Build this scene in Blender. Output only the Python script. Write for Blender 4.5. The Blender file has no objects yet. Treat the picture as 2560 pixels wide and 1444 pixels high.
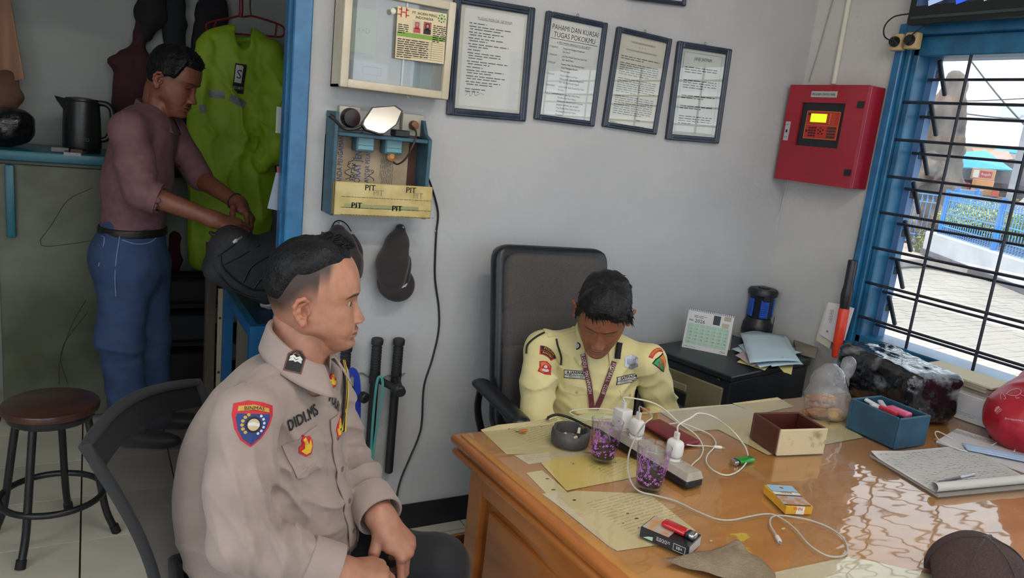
import bpy, bmesh, math, random
import numpy as np
from mathutils import Vector, Matrix
from mathutils.bvhtree import BVHTree

# ------------------------------------------------------------------ camera, sky, sun, exposure
scene = bpy.context.scene
COL = scene.collection
FPX, CX, CY, CAMH = 1890.52, 1280.0, 722.0, 1.55
_y, _p, _r = math.radians(29.7537), math.radians(11.8828), math.radians(6.2556)
_f = np.array([math.sin(_y) * math.cos(_p), math.cos(_y) * math.cos(_p), -math.sin(_p)])
_r0 = np.array([math.cos(_y), -math.sin(_y), 0.0]); _u0 = np.cross(_r0, _f)
CR = math.cos(_r) * _r0 + math.sin(_r) * _u0
CU = -math.sin(_r) * _r0 + math.cos(_r) * _u0
CAM = np.array([0.0, 0.0, CAMH])
cd = bpy.data.cameras.new('camera'); cam = bpy.data.objects.new('camera', cd); COL.objects.link(cam)
cd.sensor_width = 36.0; cd.lens = FPX / 2560 * 36.0; cd.clip_start = 0.02; cd.clip_end = 400
cam.matrix_world = Matrix([[CR[0], CU[0], -_f[0], 0], [CR[1], CU[1], -_f[1], 0], [CR[2], CU[2], -_f[2], CAMH], [0, 0, 0, 1]])
scene.camera = cam
world = bpy.data.worlds.new('sky'); scene.world = world; world.use_nodes = True
bg = world.node_tree.nodes['Background']; bg.inputs[0].default_value = (0.84, 0.91, 1.0, 1); bg.inputs[1].default_value = 1.05
sl = bpy.data.lights.new('sun', 'SUN'); sun = bpy.data.objects.new('sun', sl); COL.objects.link(sun)
sl.energy = 0.95; sl.angle = math.radians(1.0); sl.color = (1.0, 0.95, 0.86)
sun.rotation_euler = Vector((0.34, 0.22, -0.92)).to_track_quat('-Z', 'Y').to_euler(); sun.location = (0, -3, 8)
scene.view_settings.view_transform = 'Standard'; scene.view_settings.look = 'None'
scene.view_settings.exposure = 1.3; scene.view_settings.gamma = 1.0
try: scene.view_settings.use_curve_mapping = False
except Exception: pass

# ------------------------------------------------------------------ measuring: where a sight line meets a real plane of the place
YB, XR, ZT = 2.47, 2.79, 0.75          # back wall, right wall, desk top
def ray(px, py): return _f + (px - CX) / FPX * CR - (py - CY) / FPX * CU
def onz(px, py, z): r = ray(px, py); return CAM + (z - CAMH) / r[2] * r
def ony(px, py, y=YB): r = ray(px, py); return CAM + y / r[1] * r
def onx(px, py, x=XR): r = ray(px, py); return CAM + x / r[0] * r
def V(*a): return np.array(a, float)
def nrm(v): v = np.asarray(v, float); return v / np.linalg.norm(v)

# ------------------------------------------------------------------ materials
def lin(c):
    c = c / 255.0
    return c / 12.92 if c <= 0.04045 else ((c + 0.055) / 1.055) ** 2.4
def rgb(h):
    if isinstance(h, str): h = (int(h[0:2], 16), int(h[2:4], 16), int(h[4:6], 16))
    return (lin(h[0]), lin(h[1]), lin(h[2]), 1.0)
MATS = {}
def mat(name, col='808080', rough=0.6, metal=0.0, col2=None, vscale=8.0, vcon=(0.4, 0.6), bump=0.0, bscale=60.0, coat=0.0, emit=0.0,
        spec=0.5, stretch=None, sheen=0.0, detail=4.0, sss=0.0, attr=None):
    if name in MATS: return MATS[name]
    m = bpy.data.materials.new(name); m.use_nodes = True; MATS[name] = m
    nt = m.node_tree; b = nt.nodes['Principled BSDF']
    b.inputs['Base Color'].default_value = rgb(col); b.inputs['Roughness'].default_value = rough; b.inputs['Metallic'].default_value = metal
    b.inputs['Specular IOR Level'].default_value = spec; b.inputs['Coat Weight'].default_value = coat; b.inputs['Coat Roughness'].default_value = 0.06
    if sheen: b.inputs['Sheen Weight'].default_value = sheen
    if sss:
        b.inputs['Subsurface Weight'].default_value = sss; b.inputs['Subsurface Radius'].default_value = (0.01, 0.004, 0.002); b.inputs['Subsurface Scale'].default_value = 0.4
    if emit:
        b.inputs['Emission Color'].default_value = rgb(col); b.inputs['Emission Strength'].default_value = emit
    tc = nt.nodes.new('ShaderNodeTexCoord'); src = tc.outputs['Object']
    if stretch:
        mp = nt.nodes.new('ShaderNodeMapping'); mp.inputs['Scale'].default_value = stretch; nt.links.new(src, mp.inputs[0]); src = mp.outputs[0]
    if attr:
        at = nt.nodes.new('ShaderNodeAttribute'); at.attribute_name = attr
        n = nt.nodes.new('ShaderNodeTexNoise'); n.inputs['Scale'].default_value = vscale; n.inputs['Detail'].default_value = 5
        mr = nt.nodes.new('ShaderNodeMapRange'); mr.inputs[1].default_value = 0.3; mr.inputs[2].default_value = 0.7; mr.inputs[3].default_value = 0.86; mr.inputs[4].default_value = 1.1
        mx = nt.nodes.new('ShaderNodeMix'); mx.data_type = 'RGBA'; mx.blend_type = 'MULTIPLY'; mx.inputs[0].default_value = 1.0
        nt.links.new(src, n.inputs['Vector']); nt.links.new(n.outputs[0], mr.inputs[0]); nt.links.new(at.outputs['Color'], mx.inputs[6]); nt.links.new(mr.outputs[0], mx.inputs[7])
        nt.links.new(mx.outputs[2], b.inputs['Base Color'])
    elif col2:
        n = nt.nodes.new('ShaderNodeTexNoise'); n.inputs['Scale'].default_value = vscale; n.inputs['Detail'].default_value = detail
        r = nt.nodes.new('ShaderNodeValToRGB'); r.color_ramp.elements[0].position = vcon[0]; r.color_ramp.elements[1].position = vcon[1]
        r.color_ramp.elements[0].color = rgb(col); r.color_ramp.elements[1].color = rgb(col2)
        nt.links.new(src, n.inputs['Vector']); nt.links.new(n.outputs[0], r.inputs[0]); nt.links.new(r.outputs[0], b.inputs['Base Color'])
    if bump:
        n2 = nt.nodes.new('ShaderNodeTexNoise'); n2.inputs['Scale'].default_value = bscale; n2.inputs['Detail'].default_value = 3
        bp = nt.nodes.new('ShaderNodeBump'); bp.inputs['Strength'].default_value = bump; bp.inputs['Distance'].default_value = 0.01
        nt.links.new(src, n2.inputs['Vector']); nt.links.new(n2.outputs[0], bp.inputs['Height']); nt.links.new(bp.outputs[0], b.inputs['Normal'])
    return m
def clear(name, tint=(1, 1, 1), ior=1.5, rough=0.0, haze=0.0, hazecol='ffffff', wav=0.0, wscale=8.0, boost=1.0, wstretch=None):
    """see-through sheet: a Fresnel reflection over clear (or slightly milky) material"""
    if name in MATS: return MATS[name]
    m = bpy.data.materials.new(name); m.use_nodes = True; MATS[name] = m
    nt = m.node_tree; nt.nodes.remove(nt.nodes['Principled BSDF']); out = nt.nodes['Material Output']
    tr = nt.nodes.new('ShaderNodeBsdfTransparent'); tr.inputs[0].default_value = (*tint, 1)
    base = tr.outputs[0]
    if haze:
        df = nt.nodes.new('ShaderNodeBsdfDiffuse'); df.inputs[0].default_value = rgb(hazecol)
        mh = nt.nodes.new('ShaderNodeMixShader'); mh.inputs[0].default_value = haze
        nt.links.new(base, mh.inputs[1]); nt.links.new(df.outputs[0], mh.inputs[2]); base = mh.outputs[0]
    gl = nt.nodes.new('ShaderNodeBsdfGlossy'); gl.inputs['Roughness'].default_value = rough
    lw = nt.nodes.new('ShaderNodeLayerWeight'); lw.inputs[0].default_value = 0.5
    pw = nt.nodes.new('ShaderNodeMath'); pw.operation = 'POWER'; pw.inputs[1].default_value = 5.0; nt.links.new(lw.outputs['Facing'], pw.inputs[0])
    f0 = ((ior - 1) / (ior + 1)) ** 2
    fr = nt.nodes.new('ShaderNodeMath'); fr.operation = 'MULTIPLY_ADD'; fr.inputs[1].default_value = 1 - f0; fr.inputs[2].default_value = f0; nt.links.new(pw.outputs[0], fr.inputs[0])
    fac = fr.outputs[0]
    if boost != 1.0:
        mu = nt.nodes.new('ShaderNodeMath'); mu.operation = 'MULTIPLY'; mu.use_clamp = True; mu.inputs[1].default_value = boost; nt.links.new(fac, mu.inputs[0]); fac = mu.outputs[0]
    if wav:
        tc = nt.nodes.new('ShaderNodeTexCoord'); n = nt.nodes.new('ShaderNodeTexNoise'); n.inputs['Scale'].default_value = wscale; n.inputs['Detail'].default_value = 2
        bp = nt.nodes.new('ShaderNodeBump'); bp.inputs['Strength'].default_value = wav; bp.inputs['Distance'].default_value = 0.01
        s = tc.outputs['Object']
        if wstretch:
            mp = nt.nodes.new('ShaderNodeMapping'); mp.inputs['Scale'].default_value = wstretch; nt.links.new(s, mp.inputs[0]); s = mp.outputs[0]
        nt.links.new(s, n.inputs['Vector']); nt.links.new(n.outputs[0], bp.inputs['Height']); nt.links.new(bp.outputs[0], gl.inputs['Normal'])
    mx = nt.nodes.new('ShaderNodeMixShader'); nt.links.new(fac, mx.inputs[0]); nt.links.new(base, mx.inputs[1]); nt.links.new(gl.outputs[0], mx.inputs[2])
    nt.links.new(mx.outputs[0], out.inputs[0])
    return m

# ------------------------------------------------------------------ objects
def tag(o, label=None, cat=None, group=None, kind=None):
    if label: o['label'] = label
    if cat: o['category'] = cat
    if group: o['group'] = group
    if kind: o['kind'] = kind
    return o
ORG = {}
def thing(name, label, cat, loc=(0, 0, 0), group=None, kind=None, rotz=0.0):
    o = bpy.data.objects.new(name, None); COL.objects.link(o); o.location = loc; o.rotation_euler = (0, 0, rotz); o.empty_display_size = 0.05
    ORG[o] = np.array(loc, float)
    return tag(o, label, cat, group, kind)
def link_mesh(name, me, parent=None, org=None):
    o = bpy.data.objects.new(name, me); COL.objects.link(o)
    if parent is not None: o.parent = parent; ORG[o] = ORG.get(parent, np.zeros(3))
    else:
        o.location = org if org is not None else (0, 0, 0); ORG[o] = np.array(o.location)
    return o
def dup(root, loc, rotz=None, rot=None, label=None):
    r = root.copy(); COL.objects.link(r); r.location = loc
    if rotz is not None: r.rotation_euler = (0, 0, rotz)
    if rot is not None: r.rotation_euler = rot
    if label: r['label'] = label
    for ch in list(root.children):
        c = ch.copy(); COL.objects.link(c); c.parent = r
        for g in list(ch.children):
            d = g.copy(); COL.objects.link(d); d.parent = c
    return r

class MB:
    """collects shapes given in world space; build() links them as one mesh object"""
    def __init__(s): s.v = []; s.f = []; s.mi = []; s.T = None; s.n = 0
    def add(s, v, f, mi=0):
        v = np.asarray(v, float).reshape(-1, 3)
        if s.T is not None: v = v @ s.T[:3, :3].T + s.T[:3, 3]
        b = s.n; s.v.append(v); s.n += len(v)
        for q in f: s.f.append([i + b for i in q]); s.mi.append(mi)
        return s
    def box(s, c, d, R=None, mi=0):
        x, y, z = d[0] / 2, d[1] / 2, d[2] / 2
        v = np.array([(-x, -y, -z), (x, -y, -z), (x, y, -z), (-x, y, -z), (-x, -y, z), (x, -y, z), (x, y, z), (-x, y, z)], float)
        if R is not None: v = v @ np.asarray(R).T
        return s.add(v + np.asarray(c, float), [(0, 3, 2, 1), (4, 5, 6, 7), (0, 1, 5, 4), (1, 2, 6, 5), (2, 3, 7, 6), (3, 0, 4, 7)], mi)
    def box2(s, a, b, mi=0):
        a = np.minimum(a, b) if False else np.asarray(a, float); b = np.asarray(b, float)
        return s.box((a + b) / 2, np.abs(b - a), None, mi)
    def rbox(s, c, d, r=0.005, seg=2, R=None, mi=0):
        bm = bmesh.new(); bmesh.ops.create_cube(bm, size=1.0); bmesh.ops.scale(bm, vec=Vector(d), verts=bm.verts)
        bmesh.ops.bevel(bm, geom=bm.edges[:], offset=min(r, min(d) * 0.49), segments=seg, profile=0.5, affect='EDGES')
        bm.verts.index_update(); v = np.array([q.co[:] for q in bm.verts]); f = [[q.index for q in g.verts] for g in bm.faces]; bm.free()
        if R is not None: v = v @ np.asarray(R).T
        return s.add(v + np.asarray(c, float), f, mi)
    def frustum(s, c, d0, d1, h, R=None, mi=0):
        v = []
        for (w, z) in ((d0, 0), (d1, h)):
            v += [(-w[0] / 2, -w[1] / 2, z), (w[0] / 2, -w[1] / 2, z), (w[0] / 2, w[1] / 2, z), (-w[0] / 2, w[1] / 2, z)]
        v = np.array(v, float)
        if R is not None: v = v @ np.asarray(R).T
        return s.add(v + np.asarray(c, float), [(0, 3, 2, 1), (4, 5, 6, 7), (0, 1, 5, 4), (1, 2, 6, 5), (2, 3, 7, 6), (3, 0, 4, 7)], mi)
    def tube(s, pts, r, n=8, mi=0, cap=True, flat=1.0, closed=False):
        P = np.asarray(pts, float); k = len(P); rr = np.full(k, r) if np.isscalar(r) else np.asarray(r, float)
        T = np.gradient(P, axis=0)
        if closed: T = np.roll(P, -1, 0) - np.roll(P, 1, 0)
        T /= np.maximum(np.linalg.norm(T, axis=1, keepdims=True), 1e-9)
        u = np.cross(T[0], (0, 0, 1)); u = u if np.linalg.norm(u) > 1e-3 else np.cross(T[0], (1, 0, 0)); u = nrm(u)
        V_ = []
        for i in range(k):
            u = u - T[i] * np.dot(u, T[i]); u = nrm(u); w = np.cross(T[i], u)
            a = np.arange(n) * 2 * math.pi / n
            V_.append(P[i] + rr[i] * (np.cos(a)[:, None] * u + flat * np.sin(a)[:, None] * w))
        F = []
        kk = k if closed else k - 1
        for i in range(kk):
            for j in range(n):
                F.append((i * n + j, i * n + (j + 1) % n, ((i + 1) % k) * n + (j + 1) % n, ((i + 1) % k) * n + j))
        if cap and not closed: F.append(tuple(range(n - 1, -1, -1))); F.append(tuple((k - 1) * n + j for j in range(n)))
        return s.add(np.concatenate(V_), F, mi)
    def cyl(s, a, b, r, r2=None, n=16, mi=0): return s.tube([a, b], [r, r if r2 is None else r2], n, mi)
    def lathe(s, prof, c=(0, 0, 0), n=24, R=None, mi=0, sy=1.0):
        a = np.arange(n) * 2 * math.pi / n; V_ = []
        for (r, z) in prof: V_.append(np.stack([r * np.cos(a), sy * r * np.sin(a), np.full(n, z)], 1))
        v = np.concatenate(V_); F = []
        for i in range(len(prof) - 1):
            for j in range(n): F.append((i * n + j, i * n + (j + 1) % n, (i + 1) * n + (j + 1) % n, (i + 1) * n + j))
        if prof[0][0] > 1e-6: F.append(tuple(range(n - 1, -1, -1)))
        if prof[-1][0] > 1e-6: F.append(tuple((len(prof) - 1) * n + j for j in range(n)))
        if R is not None: v = v @ np.asarray(R).T
        return s.add(v + np.asarray(c, float), F, mi)
    def poly(s, pts, mi=0):
        return s.add(pts, [tuple(range(len(pts)))], mi)
    def plate(s, pts, n, t, mi=0):
        """flat outline (3D points) given thickness t along n"""
        P = np.asarray(pts, float); k = len(P); n = nrm(n)
        nn = sum((np.cross(P[i] - P[0], P[(i + 1) % k] - P[0]) for i in range(1, k - 1)), np.zeros(3))
        if np.dot(nn, n) < 0: P = P[::-1]
        v = np.concatenate([P, P + n * t])
        F = [tuple(range(k - 1, -1, -1)), tuple(range(k, 2 * k))] + [(i, (i + 1) % k, k + (i + 1) % k, k + i) for i in range(k)]
        return s.add(v, F, mi)
    def ball(s, c, r, n=16, m=10, R=None, mi=0):
        r = np.full(3, r) if np.isscalar(r) else np.asarray(r, float)
        V_ = [(0, 0, -1)]
        for i in range(1, m):
            t = -math.pi / 2 + math.pi * i / m
            V_ += [(math.cos(t) * math.cos(2 * math.pi * j / n), math.cos(t) * math.sin(2 * math.pi * j / n), math.sin(t)) for j in range(n)]
        V_.append((0, 0, 1)); v = np.array(V_) * r
        F = [(0, 1 + (j + 1) % n, 1 + j) for j in range(n)]
        for i in range(m - 2):
            for j in range(n): F.append((1 + i * n + j, 1 + i * n + (j + 1) % n, 1 + (i + 1) * n + (j + 1) % n, 1 + (i + 1) * n + j))
        e = len(v) - 1; F += [(e, 1 + (m - 2) * n + j, 1 + (m - 2) * n + (j + 1) % n) for j in range(n)]
        if R is not None: v = v @ np.asarray(R).T
        return s.add(v + np.asarray(c, float), F, mi)
    def grid(s, fn, nu, nv, mi=0, wrap=False):
        v = np.array([fn(i / (nu - 1), j / (nv - 1)) for j in range(nv) for i in range(nu)], float)
        return s.add(v, [(j * nu + i, j * nu + i + 1, (j + 1) * nu + i + 1, (j + 1) * nu + i) for j in range(nv - 1) for i in range(nu - 1)], mi)
    def text(s, txt, size, o, r, u, mi=0, align='C', sx=1.0, off=0.0, lift=None):
        v2, f = text2d(txt, align)
        r = nrm(r); u = nrm(u); n = np.cross(r, u); o = np.asarray(o, float)
        s.add(o + v2[:, :1] * r * size * sx + v2[:, 1:2] * u * size + n * off, f, mi)
        return s
    def quad(s, o, r, u, w, h, mi=0, off=0.0):
        r = nrm(r); u = nrm(u); n = np.cross(r, u); o = np.asarray(o, float) + n * off
        return s.add([o - r * w / 2 - u * h / 2, o + r * w / 2 - u * h / 2, o + r * w / 2 + u * h / 2, o - r * w / 2 + u * h / 2], [(0, 1, 2, 3)], mi)
    def words(s, o, r, u, w, lh, n, rng, mi=0, off=0.0, th=0.42, fill=1.0, indent=0.0):
        """rows of small printed words: o is the top left corner"""
        r = nrm(r); u = nrm(u); o = np.asarray(o, float)
        for k in range(n):
            x = indent if k else 0.0; end = w * (fill if k < n - 1 else rng.uniform(0.4, 0.8) * fill)
            while x < end:
                l = min(rng.uniform(1.2, 4.0) * lh, end - x)
                if l > lh * 0.3: s.quad(o + r * (x + l / 2) - u * (k + 0.5) * lh, r, u, l, lh * th, mi, off)
                x += l + lh * 0.55
        return s
    def mesh(s, name, mats, org=(0, 0, 0), smooth=None):
        me = bpy.data.meshes.new(name); v = np.concatenate(s.v) - np.asarray(org, float)
        me.from_pydata(v.tolist(), [], s.f)
        mats = mats if isinstance(mats, (list, tuple)) else [mats]
        for m in mats: me.materials.append(m)
        if len(mats) > 1: me.polygons.foreach_set('material_index', s.mi)
        if smooth is not None:
            me.polygons.foreach_set('use_smooth', [True] * len(me.polygons))
            if smooth < 170: me.set_sharp_from_angle(angle=math.radians(smooth))
        me.update(); return me
    def build(s, name, mats, parent=None, org=None, smooth=None, label=None, cat=None, group=None, kind=None):
        if parent is not None: o0 = ORG.get(parent, np.zeros(3))
        else:
            if org is None:
                a = np.concatenate(s.v); org = ((a[:, 0].min() + a[:, 0].max()) / 2, (a[:, 1].min() + a[:, 1].max()) / 2, a[:, 2].min())
            o0 = np.asarray(org, float)
        o = link_mesh(name, s.mesh(name, mats, o0, smooth), parent, o0)
        if parent is not None and name in ('lettering', 'handwriting', 'printed_marks', 'faded_print', 'fine_print', 'printing', 'white_print', 'red_print', 'line_drawing'): kind = 'stuff'
        return tag(o, label, cat, group, kind)
_T = {}
def text2d(txt, align='C'):
    k = (txt, align)
    if k in _T: return _T[k]
    cu = bpy.data.curves.new('t', 'FONT'); cu.body = txt; cu.align_x = {'C': 'CENTER', 'L': 'LEFT', 'R': 'RIGHT'}[align]; cu.align_y = 'CENTER'; cu.resolution_u = 2
    o = bpy.data.objects.new('t', cu); COL.objects.link(o)
    dg = bpy.context.evaluated_depsgraph_get(); dg.update()
    me = o.evaluated_get(dg).to_mesh()
    v = np.array([q.co[:2] for q in me.vertices]).reshape(-1, 2); f = [tuple(p.vertices) for p in me.polygons]
    o.evaluated_get(dg).to_mesh_clear(); bpy.data.objects.remove(o); bpy.data.curves.remove(cu)
    _T[k] = (v, f); return _T[k]
def curve(pts, n=40):
    """smooth line through points (Catmull-Rom)"""
    P = np.asarray(pts, float); P = np.concatenate([[2 * P[0] - P[1]], P, [2 * P[-1] - P[-2]]]); m = len(P) - 3; out = []
    for q in np.linspace(0, m - 1e-6, n):
        i = int(q); t = q - i; a, b, c, d = P[i:i + 4]
        out.append(0.5 * (2 * b + (c - a) * t + (2 * a - 5 * b + 4 * c - d) * t * t + (3 * b - a - 3 * c + d) * t ** 3))
    return np.array(out)
def rotz(a): c, s = math.cos(a), math.sin(a); return np.array([[c, -s, 0], [s, c, 0], [0, 0, 1.0]])
def rotx(a): c, s = math.cos(a), math.sin(a); return np.array([[1.0, 0, 0], [0, c, -s], [0, s, c]])
def roty(a): c, s = math.cos(a), math.sin(a); return np.array([[c, 0, s], [0, 1.0, 0], [-s, 0, c]])
def basis(x, z):
    x = nrm(x); z = np.asarray(z, float); z = nrm(z - x * np.dot(x, z)); return np.stack([x, np.cross(z, x), z], 1)
def TM(R, o): T = np.eye(4); T[:3, :3] = R; T[:3, 3] = o; return T

# ------------------------------------------------------------------ smooth bodies: blended volumes turned into one skin
def smin(a, b, k):
    h = np.clip(0.5 + 0.5 * (b - a) / k, 0, 1); return b + (a - b) * h - k * h * (1 - h)
def vnoise(P, seed=0):
    Pi = np.floor(P).astype(np.int64); f = P - Pi; f = f * f * (3 - 2 * f); out = 0
    for dx in (0, 1):
        for dy in (0, 1):
            for dz in (0, 1):
                h = (Pi[:, 0] + dx) * 374761393 + (Pi[:, 1] + dy) * 668265263 + (Pi[:, 2] + dz) * 2147483647 + seed * 1274126177
                h = (h ^ (h >> 13)) * 1274126177; h = (h ^ (h >> 16)) & 0xffff
                w = (f[:, 0] if dx else 1 - f[:, 0]) * (f[:, 1] if dy else 1 - f[:, 1]) * (f[:, 2] if dz else 1 - f[:, 2])
                out = out + w * (h / 32767.5 - 1)
    return out
class Sdf:
    def __init__(s): s.it = []; s.lo = np.full(3, 1e9); s.hi = np.full(3, -1e9); s.disp = None
    def _bb(s, *pts_r):
        for p, r in pts_r: s.lo = np.minimum(s.lo, np.asarray(p) - r); s.hi = np.maximum(s.hi, np.asarray(p) + r)
    def cap(s, a, b, ra, rb=None, k=0.02, op='u'):
        a = np.asarray(a, float); b = np.asarray(b, float); rb = ra if rb is None else rb; ba = b - a; L = max(np.dot(ba, ba), 1e-12)
        def fn(P):
            q = P - a; h = np.clip(q @ ba / L, 0, 1); return np.linalg.norm(q - h[:, None] * ba, axis=1) - (ra + (rb - ra) * h)
        s.it.append((op, fn, k))
        if op == 'u': s._bb((a, ra), (b, rb))
        return s
    def chain(s, pts, rs, k=0.02):
        for i in range(len(pts) - 1): s.cap(pts[i], pts[i + 1], rs[i], rs[i + 1], k)
        return s
    def ell(s, c, r, R=None, k=0.02, op='u'):
        c = np.asarray(c, float); r = np.asarray(r, float); R = np.eye(3) if R is None else np.asarray(R)
        def fn(P):
            q = (P - c) @ R; a = np.linalg.norm(q / r, axis=1); b = np.linalg.norm(q / r ** 2, axis=1); return a * (a - 1) / np.maximum(b, 1e-9)
        s.it.append((op, fn, k))
        if op == 'u': s._bb((c, np.max(r)))
        return s
    def ecap(s, a, b, r0, r1, u, k=0.02, op='u'):
        """capsule of oval section; r = (radius along u, radius across)"""
        a = np.asarray(a, float); b = np.asarray(b, float); ba = b - a; L = np.dot(ba, ba); w = nrm(ba); u = np.asarray(u, float); u = nrm(u - w * np.dot(u, w)); v = np.cross(w, u)
        def fn(P):
            q = P - a; h = np.clip(q @ ba / L, 0, 1); d = q - h[:, None] * ba
            ru = r0[0] + (r1[0] - r0[0]) * h; rv = r0[1] + (r1[1] - r0[1]) * h; rw = (ru + rv) / 2
            x = d @ u; y = d @ v; z = d @ w
            A = np.sqrt((x / ru) ** 2 + (y / rv) ** 2 + (z / rw) ** 2); B = np.sqrt((x / ru ** 2) ** 2 + (y / rv ** 2) ** 2 + (z / rw ** 2) ** 2)
            return np.where(B > 1e-6, A * (A - 1) / np.maximum(B, 1e-6), -np.minimum(ru, rv))
        s.it.append((op, fn, k))
        if op == 'u': s._bb((a, max(r0)), (b, max(r1)))
        return s
    def rbox(s, c, h, R=None, r=0.02, k=0.02, op='u'):
        c = np.asarray(c, float); h = np.asarray(h, float) - r; R = np.eye(3) if R is None else np.asarray(R)
        def fn(P):
            q = np.abs((P - c) @ R) - h; return np.linalg.norm(np.maximum(q, 0), axis=1) + np.minimum(q.max(1), 0) - r
        s.it.append((op, fn, k))
        if op == 'u': s._bb((c, np.linalg.norm(h + r)))
        return s
    def fun(s, fn, k=0.01, op='u'): s.it.append((op, fn, k)); return s
    def grp(s, o, k=0.01): s.it.append(('u', o.ev, k)); s.lo = np.minimum(s.lo, o.lo); s.hi = np.maximum(s.hi, o.hi); return s
    def ev(s, P):
        d = None
        for op, fn, k in s.it:
            e = fn(P)
            if d is None: d = e
            elif op == 'u': d = smin(d, e, k)
            elif op == 's': d = -smin(-d, e, k)
            else: d = -smin(-d, -e, k)
        if s.disp is not None: d = d - s.disp(P, d)
        return d
    def surf(s, h, lo=None, hi=None):
        lo = s.lo - 3 * h - 0.012 if lo is None else np.asarray(lo, float); hi = s.hi + 3 * h + 0.012 if hi is None else np.asarray(hi, float)
        B = 6; nb = np.ceil((hi - lo) / (h * B)).astype(int) + 1; n = nb * B
        g = [lo[i] + (np.arange(nb[i]) + 0.5) * B * h for i in range(3)]
        C = np.stack(np.meshgrid(*g, indexing='ij'), -1).reshape(-1, 3)
        dsp = s.disp; s.disp = None; cd_ = s.ev(C); s.disp = dsp
        act = np.abs(cd_) < B * h * 1.05 + 0.014
        D = np.repeat(np.repeat(np.repeat(np.where(cd_ < 0, -1.0, 1.0).reshape(nb), B, 0), B, 1), B, 2).astype(np.float32)
        ai = np.argwhere(act.reshape(nb)); off = np.stack(np.meshgrid(*[np.arange(B)] * 3, indexing='ij'), -1).reshape(-1, 3)
        for c0 in range(0, len(ai), 1500):
            I = (ai[c0:c0 + 1500, None, :] * B + off[None]).reshape(-1, 3)
            D[I[:, 0], I[:, 1], I[:, 2]] = s.ev(lo + I * h)
        ins = D < 0
        cnt = np.zeros(tuple(n - 1), np.int8)
        for dx in (0, 1):
            for dy in (0, 1):
                for dz in (0, 1): cnt += ins[dx:n[0] - 1 + dx, dy:n[1] - 1 + dy, dz:n[2] - 1 + dz]
        cells = np.argwhere((cnt > 0) & (cnt < 8)); idx = np.full(tuple(n - 1), -1, np.int64); idx[cells[:, 0], cells[:, 1], cells[:, 2]] = np.arange(len(cells))
        acc = np.zeros((len(cells), 3)); num = np.zeros(len(cells))
        cor = [(i, j, k) for i in (0, 1) for j in (0, 1) for k in (0, 1)]
        for a in cor:
            for ax in range(3):
                if a[ax] == 0:
                    b = list(a); b[ax] = 1
                    da = D[cells[:, 0] + a[0], cells[:, 1] + a[1], cells[:, 2] + a[2]].astype(float); db = D[cells[:, 0] + b[0], cells[:, 1] + b[1], cells[:, 2] + b[2]].astype(float)
                    m = (da < 0) != (db < 0); t = np.where(m, da / np.where(m, da - db, 1), 0)
                    p = np.tile(np.array(a, float), (len(cells), 1)); p[:, ax] += t
                    acc += p * m[:, None]; num += m
        vv = lo + (cells + acc / num[:, None]) * h
        F = []
        for ax in range(3):
            o1, o2 = [(1, 2), (2, 0), (0, 1)][ax]
            sa = [slice(1, n[i] - 1) for i in range(3)]; sb = list(sa); sa[ax] = slice(0, n[ax] - 1); sb[ax] = slice(1, n[ax])
            A = ins[tuple(sa)]; Bq = ins[tuple(sb)]; e = np.argwhere(A != Bq)
            if not len(e): continue
            fl = A[e[:, 0], e[:, 1], e[:, 2]]; e = e.copy(); e[:, o1] += 1; e[:, o2] += 1
            q = []
            for (i, j) in ((0, 0), (1, 0), (1, 1), (0, 1)):
                c = e.copy(); c[:, o1] -= 1 - i; c[:, o2] -= 1 - j; q.append(idx[c[:, 0], c[:, 1], c[:, 2]])
            q = np.stack(q, 1); q[~fl] = q[~fl][:, ::-1]; F.append(q)
        return vv, np.concatenate(F)
    def mesh(s, name, mats, h, org=(0, 0, 0), lo=None, hi=None, relax=1):
        v, f = s.surf(h, lo, hi)
        return np_mesh(name, v - np.asarray(org, float), f, mats)
    def build(s, name, mats, h, parent=None, org=None, lo=None, hi=None, **kw):
        v, f = s.surf(h, lo, hi)
        if parent is not None: o0 = ORG.get(parent, np.zeros(3))
        else: o0 = np.asarray(org if org is not None else ((v[:, 0].min() + v[:, 0].max()) / 2, (v[:, 1].min() + v[:, 1].max()) / 2, v[:, 2].min()), float)
        o = link_mesh(name, np_mesh(name, v - o0, f, mats), parent, o0)
        return tag(o, **kw)
def np_mesh(name, v, f, mats, col=None):
    me = bpy.data.meshes.new(name); f = np.asarray(f); k = f.shape[1]
    me.vertices.add(len(v)); me.vertices.foreach_set('co', np.asarray(v, np.float32).ravel())
    me.loops.add(f.size); me.loops.foreach_set('vertex_index', f.ravel().astype(np.int32))
    me.polygons.add(len(f)); me.polygons.foreach_set('loop_start', np.arange(0, f.size, k, dtype=np.int32))
    me.update(calc_edges=True); me.validate()
    me.polygons.foreach_set('use_smooth', [True] * len(me.polygons))
    for m in (mats if isinstance(mats, (list, tuple)) else [mats]): me.materials.append(m)
    if col is not None:
        a = me.color_attributes.new('tone', 'FLOAT_COLOR', 'POINT'); a.data.foreach_set('color', np.concatenate([col, np.ones((len(col), 1))], 1).astype(np.float32).ravel())
    return me
def bvh_of(o):
    me = o.data; off = Vector(ORG[o]) if o.parent is None else Vector(ORG[o])
    return BVHTree.FromPolygons([v.co + off for v in me.vertices], [p.vertices[:] for p in me.polygons])
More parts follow.
